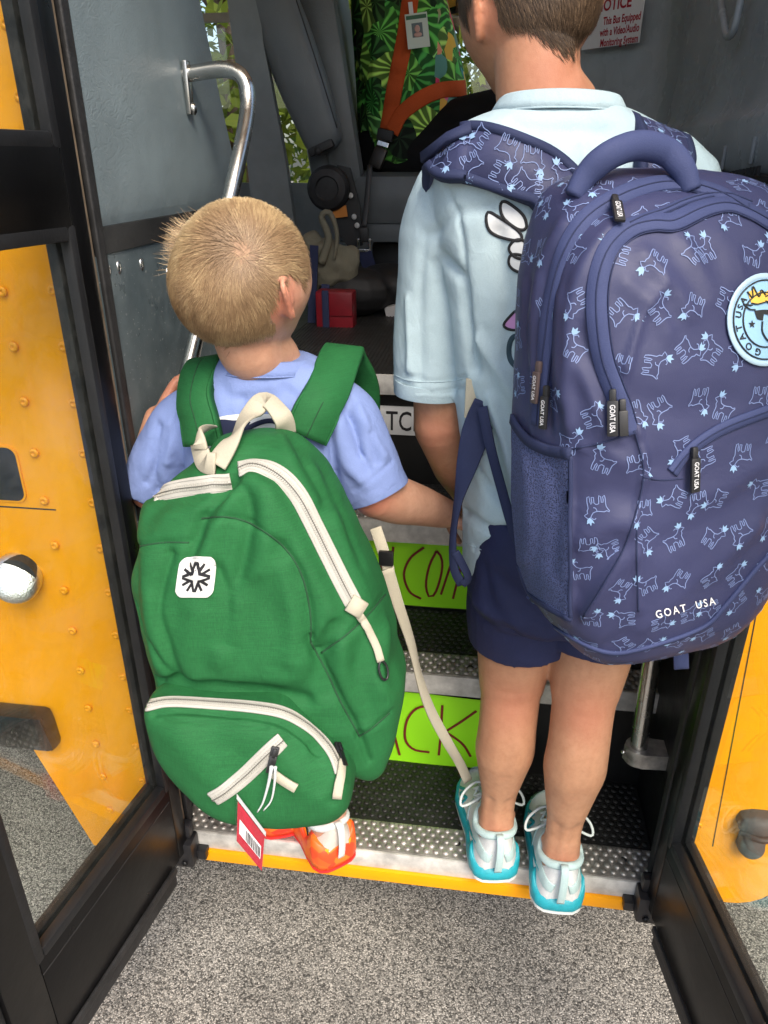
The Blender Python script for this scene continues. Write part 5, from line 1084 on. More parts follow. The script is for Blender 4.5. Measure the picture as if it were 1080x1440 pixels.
# zip tapes and piping
def tape(pts, wd, m=M_TRIM, coil=True, th=.0022, parent=None, n=80):
    q = spl(pts, n); P, N = cast(T_N, q); N = smooth_n(N, 5); P = np.vstack([P[:1], (P[:-2]+2*P[1:-1]+P[2:])/4, P[-1:]])
    z = obj('zip_flap' if coil else 'piping', ribbon(P+N*.0004, N, wd, th), m, parent or NP); s_ = np.cross(np.gradient(P, axis=0), N); s_ /= np.linalg.norm(s_, axis=1, keepdims=True)
    if coil:
        obj('zip_slot', ribbon(P+N*(.0006+th)-s_*wd*.18*0, N, .0012, .0005), M_TDK, z); obj('stitching', ribbon(P+N*.0008+s_*wd*.56, N, .0012, .0006), M_TDK, z)
    return z
tape([(757, 598), (762, 540), (768, 480), (776, 420), (792, 360), (816, 316), (852, 286), (902, 264), (950, 258), (1005, 270), (1050, 296)], .0165)
tape([(884, 612), (868, 560), (848, 505), (839, 440), (842, 388), (857, 346), (885, 321), (920, 312), (945, 313), (985, 295), (1020, 288), (1052, 297), (1090, 318)], .0175)
tape([(884, 316), (905, 306), (930, 298), (975, 280), (1020, 275), (1055, 287)], .0065)
tape([(944, 664), (962, 640), (988, 618), (1024, 598), (1085, 575)], .0115)
tape([(738, 838), (760, 862), (792, 889), (850, 916), (900, 912), (985, 883), (1020, 850), (1062, 800), (1090, 770)], .006, M_TRIM, False)
for pts in ([(893, 606), (905, 670), (882, 760), (850, 820), (820, 868)], [(895, 745), (896, 800), (898, 860)], [(905, 671), (930, 675), (960, 673)], [(801, 632), (850, 622), (894, 606)]):
    obj('seam', strip_px(T_N, pts, .0015, .0008, 40, .0), M_TDK, NB)
# mesh side pocket: a net of crossing cords over a dark lining
def m_mesh():
    m = mat('navy_mesh', (.03, .04, .10), .8); t = NT(m); v = t.co(); vo = t.n('TexVoronoi', i_Scale=620.0); t.l(v, vo.inputs['Vector'])
    t.l(t.ramp(vo.outputs['Distance'], [(.25, (.012, .014, .04)), (.5, (.075, .095, .22))]), t.b.inputs['Base Color']); t.bump(vo.outputs['Distance'], .0012, .8); return m
MP = obj('mesh_pocket', decal_px(T_N, [(724, 590), (730, 602), (746, 620), (772, 632), (800, 640), (802, 868), (772, 853), (746, 832), (730, 790), (722, 700)], 6, .0030), m_mesh(), NP)
obj('elastic_edge', strip_px(T_N, [(724, 588), (732, 602), (748, 620), (772, 631), (802, 637)], .011, .0025, 40, .0030), M_TDK, MP); obj('pocket_edge', strip_px(T_N, [(801, 640), (802, 750), (802, 868)], .004, .002, 40, .0024), M_TDK, MP)
obj('pocket_edge', strip_px(T_N, [(803, 869), (772, 853), (746, 832), (732, 795)], .006, .0022, 40, .0024), M_TDK, MP)
# goat print: outline drawings scattered over the nylon
GOAT = np.array([(-.45, .25), (-.35, .29), (-.1, .24), (.1, .27), (.22, .42), (.3, .56), (.4, .52), (.53, .40), (.45, .33), (.36, .34), (.38, .20), (.31, .05), (.33, -.2), (.30, -.46), (.21, -.46), (.20, -.16), (.12, -.12), (.13, -.42), (.03, -.42), (.03, -.13), (-.15, -.10), (-.18, -.44), (-.27, -.44), (-.27, -.12), (-.36, -.2), (-.35, -.43), (-.44, -.42), (-.44, -.02), (-.49, .14), (-.60, .33), (-.45, .25)])*[1.05, 1.0]
HORN = np.array([(.26, .50), (.12, .60), (.04, .54)]); FEATH = np.array([(-.05, .22), (.0, .08), (.1, .05)])
CROWN = np.array([(.20, .60), (.12, .78), (.24, .72), (.30, .88), (.37, .73), (.49, .79), (.44, .58), (.32, .50)])
def surf_print(tree, spots, size, lines, fills, wd, lift=.0006):
    LV, LF, k = [], [], 0; FV, FF, kk = [], [], 0
    for (p, n, ang, fl) in spots:
        a, u, n_ = frame(n, (0, 0, 1)); ca, sa = math.cos(ang), math.sin(ang); ex, ey = (a*ca+u*sa)*fl, -a*sa+u*ca
        def put(q): w_ = p+(q[:, :1]*ex+q[:, 1:]*ey)*size; h = [tree.find_nearest(Vector(z)) for z in w_]; return np.array([x[0][:] for x in h]), np.array([x[1][:] for x in h])
        for ln in lines:
            q = spl(ln, max(6, int(len(ln)*1.6))); P, N = put(q); N[(N @ n) < 0] *= -1; P = P+N*lift; s_ = np.cross(np.gradient(P, axis=0), N); s_ /= np.linalg.norm(s_, axis=1, keepdims=True)+1e-9
            LV.append(np.stack([P-s_*wd/2, P+s_*wd/2], 1).reshape(-1, 3)); m = len(P); LF += [(k+2*i, k+2*i+1, k+2*i+3, k+2*i+2) for i in range(m-1)]; k += 2*m
        for fi in fills:
            P, N = put(fi); N[(N @ n) < 0] *= -1; P = P+N*lift*1.2; FV.append(np.vstack([P, P.mean(0)])); m = len(P); FF += [(kk+i, kk+(i+1) % m, kk+m) for i in range(m)]; kk += m+1
    return (np.concatenate(LV), LF), (np.concatenate(FV), FF)
rg = random.Random(12); spots = []
for iv, v_ in enumerate(np.arange(7, 104, 7.0)):
    ring = rings[int(v_)]; L_ = np.r_[0, np.cumsum(np.linalg.norm(np.diff(np.vstack([ring, ring[:1]]), axis=0), axis=1))]; nst = max(3, int(L_[-1]/.032))
    for j in range(nst):
        s = (j+.5*(iv % 2)+rg.uniform(-.24, .24))/nst % 1*L_[-1]; i = int(np.searchsorted(L_, s)) % len(ring); p = ring[i]+nU*rg.uniform(-.007, .007); h = T_N.find_nearest(Vector(p)); n = np.array(h[1])
        if np.dot(n, np.array(h[0])-nc) < 0: n = -n
        if np.dot(n, nn_) < -.35: continue                  # the side against the back is plain
        q = pix(np.array(h[0])[None])[0]
        if inpoly(np.array([q]), np.array([(718, 585), (808, 628), (808, 880), (715, 840)]))[0] and np.dot(n, CAM-np.array(h[0])) > 0: continue
        spots.append((np.array(h[0]), n, rg.uniform(0, 6.283), rg.choice((-1, 1))))
g1, g2 = surf_print(T_N, spots, .0205, [GOAT, HORN, FEATH], [CROWN], .0008)
gp_ = obj('goat_print', g1, M_GOAT, NB, False, 'stuff'); obj('crown_print', g2, M_CRWN, NB, False, 'stuff')
# lettering along the bottom
def text_px(tree, s, p0, p1, hgt, lift, spacing=1.0, bold=0., step=None):
    """lettering on a surface: baseline from pixel p0 to p1, cap height hgt in pixels"""
    V, Fc = text2d(s, 1.0, bold, spacing); lo, hi = V.min(0), V.max(0); d = np.array(p1, float)-p0; u = np.array((d[1], -d[0]))/np.linalg.norm(d)
    q = np.array(p0)+np.outer((V[:, 0]-lo[0])/(hi[0]-lo[0]), d)+np.outer((V[:, 1]-lo[1])/(hi[1]-lo[1])*hgt, u); P, N = cast(tree, q); P = P+N*lift
    t = np.cross(P[Fc[0][1]]-P[Fc[0][0]], P[Fc[0][2]]-P[Fc[0][0]]); 
    return P, (Fc if np.dot(t, N[Fc[0][0]]) > 0 else [f[::-1] for f in Fc])
obj('lettering', text_px(T_N, 'GOAT  USA', (923, 869), (1006, 849), 11, .0012, 1.35, .012), mat('lettering_white', (.8, .8, .8), .6), NP)
# rubber zip pulls with lettering
M_PULL = mat('black_rubber_pull', (.016, .016, .018), .45); M_PLW = mat('pull_lettering', (.6, .6, .62), .6)
def pull(tree, p0, p1, wpx, text=True, m=M_PULL, wide=.0095):
    P, N = cast(tree, [p0, p1]); n = nrm(N[0]+N[1]); t = nrm(P[1]-P[0]); a = nrm(np.cross(t, n)); n = np.cross(a, t); L = np.linalg.norm(P[1]-P[0]); c = (P[0]+P[1])/2+n*.008
    o_ = obj('zip_pull', join(bx(c, (wide, L, .0035), (a, t, n), .0014), bx(P[0]+n*.006-t*.004, (.006, .012, .005), (a, t, n), .002)), m, NP, True, auto=40)
    if text:
        V, Fc = text2d('GOAT USA', 1.0, .02); lo, hi = V.min(0), V.max(0); V = (V-(lo+hi)/2)/(hi-lo)*[L*.78, wide*.5]; obj('pull_lettering', (c+n*.0020+np.outer(V[:, 0], t)+np.outer(V[:, 1], np.cross(n, t)), Fc), M_PLW, o_, False)
    return o_
M_PCU = mat('bronze_rubber_pull', (.07, .05, .05), .45)
pull(T_N, (764, 522), (760, 566), 14, True, M_PCU, .0085); pull(T_N, (774, 556), (771, 602), 14, True, M_PULL, .0085); pull(T_N, (862, 562), (862, 612), 16); pull(T_N, (873, 576), (874, 612), 14, False, M_PULL, .008); pull(T_N, (970, 642), (969, 690), 18); pull(T_N, (862, 294), (867, 322), 18, True, M_PULL, .0095)
# round rubber badge: rim, two rings, lettering, crown, dark glasses, star
bc, bR = np.array((1072., 450.)), np.array((49., 61.))
def circ(r, n=40): a = np.linspace(0, 2*math.pi, n, endpoint=False); return bc+np.stack([np.cos(a)*bR[0]*r, np.sin(a)*bR[1]*r], 1)
M_LB, M_LK = mat('badge_blue', (.30, .53, .76), .5), mat('badge_black', (.02, .022, .025), .5)
BD = obj('badge', decal_px(T_N, circ(1.0, 60), 8, .0028), M_LB, NP)
def bstrip(pts, wd, lift, m, name='badge_line'): return obj(name, strip_px(T_N, pts, wd, .0008, 50, lift), m, BD)
bstrip(list(circ(1.0))+[circ(1.0)[0]], .0048, .0024, mat('badge_rim', (.40, .56, .68), .45), 'badge_rim'); bstrip(list(circ(.90))+[circ(.90)[0]], .0013, .0030, M_LK); bstrip(list(circ(.62))+[circ(.62)[0]], .0013, .0030, M_LK)
for ch, ph in zip('GOATUSA', (105, 127, 148, 166, 189, 203, 216)):
    V, Fc = text2d(ch, 1.0, .03); lo, hi = V.min(0), V.max(0); V = (V-(lo+hi)/2)/(hi[1]-lo[1])*.17; a = math.radians(ph); rad = np.array((math.cos(a), math.sin(a))); tan = np.array((-math.sin(a), math.cos(a)))
    q = bc+(rad*.76+np.outer(V[:, 0], tan)+np.outer(V[:, 1], rad))*bR; P, N = cast(T_N, q); obj('badge_letter', (P+N*.0033, Fc), M_LK, BD, False)
for pts, m, lf in (([(1047, 411), (1054, 419), (1054, 404), (1063, 418), (1066, 409), (1070, 415), (1080, 404), (1080, 424), (1062, 428), (1053, 427)], mat('badge_yellow', (.80, .52, .09), .5), .0034), ([(1057, 437), (1070, 436), (1084, 436), (1096, 438), (1092, 450), (1080, 450), (1076, 443), (1070, 442), (1069, 451), (1061, 449)], M_LK, .0034),
                   ([(1054+math.cos(k*.628-1.57)*(5 if k % 2 == 0 else 2.2), 456+math.sin(k*.628-1.57)*(6 if k % 2 == 0 else 2.6)) for k in range(10)], M_LK, .0034)):
    obj('badge_mark', decal_px(T_N, pts, 5, lf), m, BD, False)
for pts in ([(1047, 411), (1054, 419), (1054, 404), (1063, 418), (1066, 409), (1072, 416)], [(1053, 427), (1062, 428), (1078, 424)], [(1042, 428), (1050, 435), (1058, 436)], [(1042, 428), (1054, 430)], [(1068, 452), (1068, 466), (1075, 478), (1084, 482)], [(1072, 418), (1084, 412)], [(1072, 424), (1086, 432)]): bstrip(pts, .0011, .0034, M_LK)
# padded top handle
def hpt(x, y, dn): P, N = cast(T_N, [(x, y)]); return P[0]+np.array((0, 0, 1.))*dn
ha, hb = hpt(806, 276, .0), hpt(972, 268, .0); hv = [ha, onY(824, 247, ha[1]+.004), onY(856, 219, ha[1]+.006), onY(896, 205, (ha[1]+hb[1])/2+.006), onY(936, 213, hb[1]+.006), onY(960, 237, hb[1]+.004), hb]
obj('top_handle', tube(spl(hv, 50), [(.007, .009), (.0085, .0125), (.0095, .0125), (.0095, .0125), (.0085, .012), (.007, .009)], 16), M_TRIM, NP)
# shoulder straps with dark binding
def nstrap(px, over, wd, th=.008):
    P, N = cast(T_SH1, px); P = P+N*.004; P = np.vstack([P]+[np.asarray(o_)[None, :3] for o_ in over]); N = np.vstack([N]+[np.asarray(o_)[None, 3:] for o_ in over]); Q = spl(P, 80); Nn = smooth_n(spl(N, 80), 3)
    s_ = obj('shoulder_strap', ribbon(Q, Nn, wd, th), M_NB, NP); T = np.gradient(Q, axis=0); sd = np.cross(T, Nn); sd /= np.linalg.norm(sd, axis=1, keepdims=True)
    for k in (-1, 1): obj('strap_binding', ribbon(Q+sd*k*(wd/2-.002)+Nn*.001, Nn, .010, th), M_TDK, s_)
    return s_, Q+Nn*th, Nn
tl0, _ = cast(T_SH1, [(642, 220)]); t0 = tl0[0]
sL, QL, NL = nstrap([(790, 280), (762, 254), (728, 236), (694, 224), (664, 219), (642, 220)], [np.r_[t0+[-.010, .026, .004], -.3, .1, .9], np.r_[t0+[-.012, .052, -.012], -.25, .65, .7], np.r_[t0+[-.008, .070, -.055], -.1, 1, .1], np.r_[t0+[-.002, .080, -.15], -.1, 1, 0]], .056)
tr0, _ = cast(T_SH1, [(928, 200)]); t1 = tr0[0]
sR, QR, NR = nstrap([(928, 275), (928, 240), (930, 212)], [np.r_[t1+[0, .03, .012], .2, -.1, 1], np.r_[t1+[0, .07, .002], .2, .5, .8], np.r_[t1+[0, .11, -.05], 0, 1, .2], np.r_[t1+[0, .11, -.18], 0, 1, 0]], .066)
for Q, N_, s_ in ((QL, NL, sL), (QR, NR, sR)):
    tv_ = bvh(ribbon(Q-N_*.008, N_, .066, .0085)); sp = []
    for i in range(4, 60, 7):
        T = nrm(Q[i+1]-Q[i]); sd = np.cross(T, N_[i])
        for k in (-.0135, .0135): sp.append((Q[i]+sd*k+T*rg.uniform(-.006, .006), N_[i], rg.uniform(0, 6.2), rg.choice((-1, 1))))
    a_, b_ = surf_print(tv_, sp, .0235, [GOAT, HORN], [CROWN], .0008); obj('goat_print', a_, M_GOAT, s_, False, 'stuff'); obj('crown_print', b_, M_CRWN, s_, False, 'stuff')
P, N = cast(T_SH1, [(612, 228), (640, 212), (668, 198)]); obj('strap_adjuster', ribbon(P+N*.014+[0, 0, .004], N, .012, .004), M_TDK, NP)
# lower strap webbing hanging beside the shirt, its end turned into a loop
obj('strap_webbing', loop_strap([onY(688, 566, -.02), onY(672, 600, -.02), onY(655, 660, -.03), onY(643, 712, -.035), onY(637, 760, -.035), onY(639, 800, -.035), onY(650, 822, -.035)], [(.2, -.95, .1), (.1, -.98, .1), (-.1, -.98, .1), (-.5, -.8, .1), (-.8, -.5, .1), (-.7, -.6, .2), (-.2, -.9, .2)], [.034, .036, .028, .014, .011, .012, .014], .0018) if False else ribbon(spl([onY(686, 566, -.02), onY(672, 600, -.02), onY(655, 660, -.03), onY(643, 712, -.035), onY(637, 760, -.035), onY(639, 800, -.035), onY(650, 822, -.035)], 50), smooth_n(spl([(.2, -.95, .1), (.1, -.98, .1), (-.1, -.98, .1), (-.5, -.8, .1), (-.8, -.5, .1), (-.7, -.6, .2), (-.2, -.9, .2)], 50)), [.034, .036, .028, .015, .012, .012, .014], .0018), M_TDK, NP)
obj('strap_webbing', ribbon(spl([onY(650, 822, -.036), onY(658, 812, -.037), onY(648, 790, -.038), onY(640, 776, -.038)], 20), smooth_n(spl([(.2, -.9, .3), (.6, -.7, .2), (.3, -.9, .2), (.1, -.98, .2)], 20)), .011, .0018), M_TDK, NP)
obj('strap_webbing', ribbon(spl([onY(678, 572, -.03), onY(690, 630, -.045), onY(706, 690, -.055), onY(722, 745, -.06), onY(736, 775, -.06)], 40), smooth_n(spl([(-.2, -.95, .2), (-.4, -.9, .2), (-.3, -.9, .1), (-.2, -.95, .1), (0, -1, .1)], 40)), .0125, .0018), M_TDK, NP)
obj('strap_tab', bx(onY(662, 560, -.01), (.014, .008, .05), None, .002), M_CRM, NP, True, auto=40)
bl = [onY(945, 900, -.16), onY(948, 920, -.163), onY(951, 938, -.166), onY(962, 940, -.172), onY(969, 932, -.17), onY(966, 900, -.165)]
obj('bottom_loop', ribbon(spl([onY(956, 896, -.16), onY(957, 916, -.168), onY(958, 938, -.166), onY(958, 934, -.16), onY(957, 900, -.152)], 24), smooth_n(spl([(.2, -.95, .1), (.2, -.95, .1), (.2, -.5, -.8), (.2, .9, 0), (.2, .95, 0)], 24)), .0165, .0018), M_TRIM, NP)
# ================================================================== shoes
def shoe(parent, heel, toe, hwid, mats, zs=1.0, mid_h=None, side=1, label=None):
    """trainer: outsole, midsole with a wavy top edge, upper, padded collar, heel tab, tongue, laces.  heel/toe = ground points"""
    heel, toe = np.asarray(heel, float), np.asarray(toe, float); d = nrm((toe-heel)*[1, 1, 0]); L = np.linalg.norm((toe-heel)[:2]); r = np.array((d[1], -d[0], 0)); u = np.array((0, 0, 1.)); z0 = heel[2]
    def W(x, y, z): x, y, z = np.broadcast_arrays(x, y, z); return heel*[1, 1, 0]+u*z0+np.multiply.outer(x, r)+np.multiply.outer(y, d)+np.multiply.outer(z, u)
    tt = [0, .04, .12, .25, .42, .6, .75, .87, .95, 1.0]; hw_ = np.array([.42, .74, .90, .90, .84, .94, 1.0, .88, .62, .2])*hwid; cx_ = np.array([0, 0, 0, 0, .0, .03, .05, .04, .02, 0])*hwid*side
    def hw(t): return np.interp(t, tt, hw_)
    def cx(t): return np.interp(t, tt, cx_)
    n = 72; ph = np.linspace(0, 2*math.pi, n, endpoint=False); t_ = .5-.5*np.cos(ph); sgn = np.sign(np.sin(ph)+1e-9)          # outline param heel -> toe -> heel
    t_ = np.clip(t_, 0, 1); ex = cx(t_)+sgn*hw(t_)*np.minimum(1, np.abs(np.sin(ph))*6+.0); ey = t_*L
    spring = .012*sm_(t_, .75, 1)
    up_h = (mid_h if mid_h is not None else (lambda t: .030+.014*np.exp(-((t-.14)/.06)**2)-.006*sm_(t, .3, .8)))
    root = obj('shoe', loft([W(ex*k, L*.5+(ey-L*.5)*k, z+spring) for k, z in ((.90, 0), (.99, .001), (1.02, .005), (1.015, .009))]), mats['out'], parent, True, auto=40, label=label)
    mid = []
    for k, f in ((1.0, .0), (1.035, .25), (1.03, .6), (.985, 1.0), (.93, 1.04), (.6, 1.0)): mid.append(W(ex*k, L*.5+(ey-L*.5)*(k if k > .9 else k), .0085+(up_h(t_)-.0085)*f*zs+spring))
    obj('midsole', loft(mid), mats['mid'], root, True)
    # upper
    ts_ = np.linspace(.012, .985, 40); rg_ = []; m = 30; a = np.linspace(0, 2*math.pi, m, endpoint=False)
    hh = np.interp(ts_, [0, .06, .2, .32, .42, .55, .7, .85, .95, 1], np.array([.080, .088, .082, .080, .084, .070, .054, .042, .034, .022])*zs)
    for t, h in zip(ts_, hh):
        w_ = hw(t)*.95*np.interp(t, [0, .08, 1], [.9, .96, 1.0]); ca, sa = np.cos(a), np.sin(a); top = np.interp(t, [0, .3, .5, 1], [.78, .76, .62, .75])
        x = w_*np.sign(ca)*abs(ca)**.75*np.where(sa > 0, 1-(1-top)*sa**1.5, 1); z = np.where(sa > 0, .02+(h-.02)*abs(sa)**.85, .02-.008*abs(sa))
        rg_.append(W(cx(t)+x, t*L+(-.004 if t < .05 else 0)*sa, z+.012*sm_(t, .75, 1)))
    uv = loft(rg_); uo = obj('upper', uv, mats['up'], root, True); T = bvh(uv)
    # padded collar round the ankle
    ec = np.linspace(0, 2*math.pi, 40, endpoint=False); yc = .205*L+np.cos(ec)*-.165*L; xc = np.sin(ec)*hwid*.66; zc = np.interp(yc/L, [0.04, .08, .2, .37], np.array([.090, .085, .078, .088])*zs)
    obj('collar', tube(W(xc, yc, zc-.003), .0066, 12, closed=True), mats['collar'], root, True)
    q = [W(0, -.0065, .032*zs), W(0, -.0105, .05*zs), W(0, -.012, .072*zs), W(0, -.008, .094*zs), W(0, .004, .094*zs), W(0, .006, .075*zs)]
    obj('heel_tab', ribbon(spl(np.array(q), 24), smooth_n(spl(np.array([-d, -d, -d, -d+u*.6, u, d]), 24)), .012, .0016), mats['tab'], root)
    tg = [W(0, .30*L, .070*zs), W(0, .34*L, .100*zs), W(0, .40*L, .096*zs), W(0, .5*L, .083*zs), W(0, .62*L, .066*zs)]
    obj('tongue', ribbon(spl(np.array(tg), 20), smooth_n(spl(np.array([u*.6-d*.4, u*.8-d*.3, u+d*.4, u+d*.4, u+d*.4]), 20)), hwid*.75, .005), mats['tongue'], root)
    for k, t in enumerate((.42, .48, .54, .60, .66)):
        h = np.interp(t, [.42, .55, .7], [.094*zs, .083*zs, .066*zs]); s_ = (1 if k % 2 else -1)*.012
        obj('lace', tube(spl(np.array([W(-hwid*.5, t*L-s_, h-.018), W(-hwid*.25, t*L, h-.002), W(hwid*.25, t*L, h-.002), W(hwid*.5, t*L+s_, h-.018)]), 14), .0026, 7), mats['lace'], root)
    for s in (-1, 1):
        obj('lace', tube(spl(np.array([W(0, .44*L, .098*zs), W(s*hwid*.5, .46*L, .108*zs), W(s*hwid*1.05, .40*L, .098*zs), W(s*hwid*1.15, .34*L, .085*zs), W(s*hwid*.7, .36*L, .088*zs), W(0, .43*L, .097*zs)]), 40), .0023, 7), mats['lace'], root)
    return root, T, W, L
def strip_w(T, pts, wd, m, parent, name='overlay', lift=.0006, th=.0009):
    P, N = [], []
    for p in spl(np.array(pts), 30):
        h = T.find_nearest(Vector(p)); P.append(h[0][:]); N.append(h[1][:])
    P, N = np.array(P), np.array(N); V0 = np.array(parent.bound_box).mean(0)+org(parent); k = ((P-V0)*N).sum(1) < 0; N[k] *= -1
    return obj(name, ribbon(P+N*lift, smooth_n(N), wd, th), m, parent)
M_TEAL = worn('teal_foam', (.015, .33, .40), .45, .12, 60, .0005, 300); M_MINT = cloth('mint_knit', (.50, .66, .65), 1300, .0004, .06); M_WHT = cloth('white_knit', (.72, .74, .73), 1300, .0004, .04)
M_OUT = mat('white_outsole', (.7, .72, .7), .5); M_TGREY = cloth('grey_green_mesh', (.33, .45, .45), 900, .0006, .12); M_LACE = cloth('pale_lace', (.62, .68, .66), 1500, .0003, .04)
SM = dict(out=M_OUT, mid=M_TEAL, up=M_WHT, collar=M_MINT, tab=M_MINT, tongue=M_TGREY, lace=M_LACE)
def limit(h, t, L): d = nrm((t-h)*[1, 1, 0]); return h+d*L
for (h, t, sd, lb) in ((hL, limit(hL, tL, .225), -1, None), (hR, limit(hR, tR, .225), 1, None)):
    s_, T, W, L = shoe(BIG, h+[0, .0, 0], t, .047, SM, 1.18, None, sd)
    for s in (-1, 1):
        strip_w(T, [W(s*.03, .03, .062), W(s*.037, .06, .05), W(s*.04, .09, .040), W(s*.045, .13, .036)], .004, M_TEAL, s_)
        strip_w(T, [W(s*.012, -.005, .060), W(s*.03, .02, .066), W(s*.036, .05, .066), W(s*.034, .08, .072)], .020, M_MINT, s_)
        strip_w(T, [W(s*.045, .145, .034), W(s*.036, .14, .052), W(s*.044, .165, .036), W(s*.034, .16, .050), W(s*.045, .185, .034)], .0055, M_TEAL, s_)
        strip_w(T, [W(s*.045, .10, .036), W(s*.036, .115, .055), W(s*.026, .12, .07)], .008, M_MINT, s_)
    strip_w(T, [W(-.03, .205, .034), W(0, .212, .04), W(.03, .205, .034)], .03, M_TGREY, s_)
# orange and white trainers of the smaller boy
def m_flame():
    m = mat('orange_red_sole', (.9, .16, .01), .45); t = NT(m); v = t.co(); tc = t.n('TexCoord'); sp = t.n('SeparateXYZ'); t.l(tc.outputs['Object'], sp.inputs[0])
    vo = t.n('TexVoronoi', i_Scale=46.0); t.l(v, vo.inputs['Vector']); s = t.n('SeparateColor'); t.l(vo.outputs['Color'], s.inputs[0])
    t.l(t.ramp(s.outputs[0], [(.0, (.85, .045, .02)), (.35, (.93, .13, .015)), (.7, (.95, .20, .02)), (1, (.9, .08, .02))]), t.b.inputs['Base Color']); return m
M_FLM = m_flame(); M_ORG = mat('amber_overlay', (.95, .36, .01), .5); M_BON = cloth('bone_mesh', (.66, .60, .54), 900, .0005, .06)
SO = dict(out=mat('red_outsole', (.75, .03, .03), .5), mid=M_FLM, up=M_BON, collar=M_WHT, tab=M_WHT, tongue=M_BON, lace=M_WHT)
oh = lambda t: .052+.010*np.sin(t*17)-.010*sm_(t, .3, .8)

for h, dd_ in ((hA, dA), (hB, dB)):
    s_, T, W, L = shoe(SML, h, h+dd_*.185, .046, SO, 1.15, oh, 1)
    for s in (-1, 1):
        strip_w(T, [W(s*.02, .0, .052), W(s*.03, .03, .054), W(s*.036, .06, .050), W(s*.04, .1, .044)], .013, M_ORG, s_)
        strip_w(T, [W(s*.028, .012, .062), W(s*.034, .03, .052), W(s*.036, .045, .054), W(s*.034, .07, .066)], .0045, M_PB, s_, 'side_mark', .0018)
        strip_w(T, [W(s*.03, .075, .045), W(s*.028, .085, .06), W(s*.02, .09, .078)], .016, M_WHT, s_, 'overlay', .0012)

# ================================================================== signs
M_LIME = mat('neon_lime_paper', (.36, .93, .012), .6); M_MARK = mat('dark_red_marker', (.20, .012, .012), .6); M_SIGN = worn('white_sign_vinyl', (.66, .67, .68), .5, .06, 20, .0001)
def marker(o, strokes, place, wd, m=M_MARK):
    for s in strokes:
        P = np.array([place(x, y) for x, y in s]); obj('marker_stroke', ribbon(spl(P, 14), np.tile((0, -1., 0), (14, 1)), wd, .0005), m, o, False)
def poster(label, corners, Y, letters):
    tl, tr, br, bl = [onY(*c, Y) for c in corners]; c = (tl+tr+br+bl)/4
    n = 24; V = []; 
    for j in range(9):
        for i in range(n+1):
            s, t = i/n, j/8; p = (tl*(1-s)+tr*s)*(1-t)+(bl*(1-s)+br*s)*t; V.append(p+[0, -.0015-.0012*math.sin(s*9+t*2)-(.004 if (j in (0, 8) and i in (0, n)) else 0), 0])
    Fc = [(j*(n+1)+i, (j+1)*(n+1)+i, (j+1)*(n+1)+i+1, j*(n+1)+i+1) for j in range(8) for i in range(n)]
    V = np.array(V); V2 = V+[0, .0006, 0]; k = len(V); th = thing('paper_sign', label, 'sign', tuple(c-[0, 0, (tl-bl)[2]/2]), 'handwritten signs on the step risers')
    sh = obj('paper', (np.vstack([V, V2]), Fc+[tuple(i+k for i in f[::-1]) for f in Fc]), M_LIME, th, True)
    for st_ in letters: obj('marker_stroke', ribbon(spl(np.array([onY(x, y, Y-.0040) for x, y in st_]), 20), np.tile((0, -1., 0), (20, 1)), .0048, .0006), M_MARK, th, False)
    return th
poster('lime green paper sign reading WELCOME on the middle riser', [(448, 752), (716, 770), (714, 860), (450, 842)], YB[1]-.001, [
    [(458, 770), (464, 832), (474, 790), (482, 834), (492, 772)], [(505, 776), (503, 836)], [(505, 776), (522, 778)], [(504, 806), (520, 808)], [(503, 836), (522, 838)],
    [(537, 768), (536, 800), (537, 824), (548, 836)], [(553, 769), (551, 800), (552, 838)], [(596, 770), (577, 785), (568, 808), (576, 832), (592, 842)],
    [(614, 775), (604, 795), (599, 822), (604, 840), (613, 832), (621, 805), (621, 785), (614, 775)], [(638, 781), (628, 812), (620, 836)], [(638, 781), (642, 806), (648, 822)], [(653, 780), (646, 806), (637, 842)], [(656, 784), (664, 812), (668, 846)], [(684, 786), (682, 846)], [(684, 786), (702, 788)], [(683, 815), (700, 817)], [(682, 846), (702, 848)]])
poster('lime green paper sign reading BACK on the lowest riser', [(478, 964), (702, 986), (700, 1082), (476, 1062)], YB[0]-.001, [
    [(494, 985), (492, 1058)], [(494, 985), (512, 992), (510, 1012), (494, 1018)], [(494, 1018), (516, 1030), (512, 1052), (492, 1058)], [(542, 1000), (533, 1030), (524, 1058)], [(542, 1000), (552, 1025), (562, 1062)], [(532, 1034), (553, 1038)],
    [(604, 992), (585, 997), (572, 1014), (570, 1040), (582, 1054), (604, 1058)], [(622, 992), (620, 1030), (617, 1062)], [(670, 1000), (650, 1014), (628, 1028)], [(628, 1030), (650, 1046), (662, 1064)]])
WS = thing('step_warning_sign', 'white strip reading WATCH YOUR STEP below the bus floor edge', 'sign', tuple(onY(560, 608, .614)))
wq = [onY(468, 566, .616), onY(742, 574, .616), onY(742, 616, .616), onY(468, 607, .616)]; x0, x1 = -.345, .13; zt, zb = .993, .929
obj('sign_plate', bx2((x0, .613, zb), (x1, .6175, zt), .001), M_SIGN, WS, True, auto=30)
V, Fc = text2d('WATCH YOUR STEP', 1.0, .008, 1.02); lo, hi = V.min(0), V.max(0); sc = .044/(hi[1]-lo[1]); A0 = onY(526, 600, .612); Vv = (V-lo)*sc*[.70, 1]
wid = text2d('W', 1.0, .008)[0][:, 0].max()*sc*.70*1.08
obj('lettering', (np.stack([A0[0]-wid+Vv[:, 0], np.full(len(Vv), .6122), (zb+zt)/2-.022+Vv[:, 1]], 1), Fc), M_PB, WS, False)
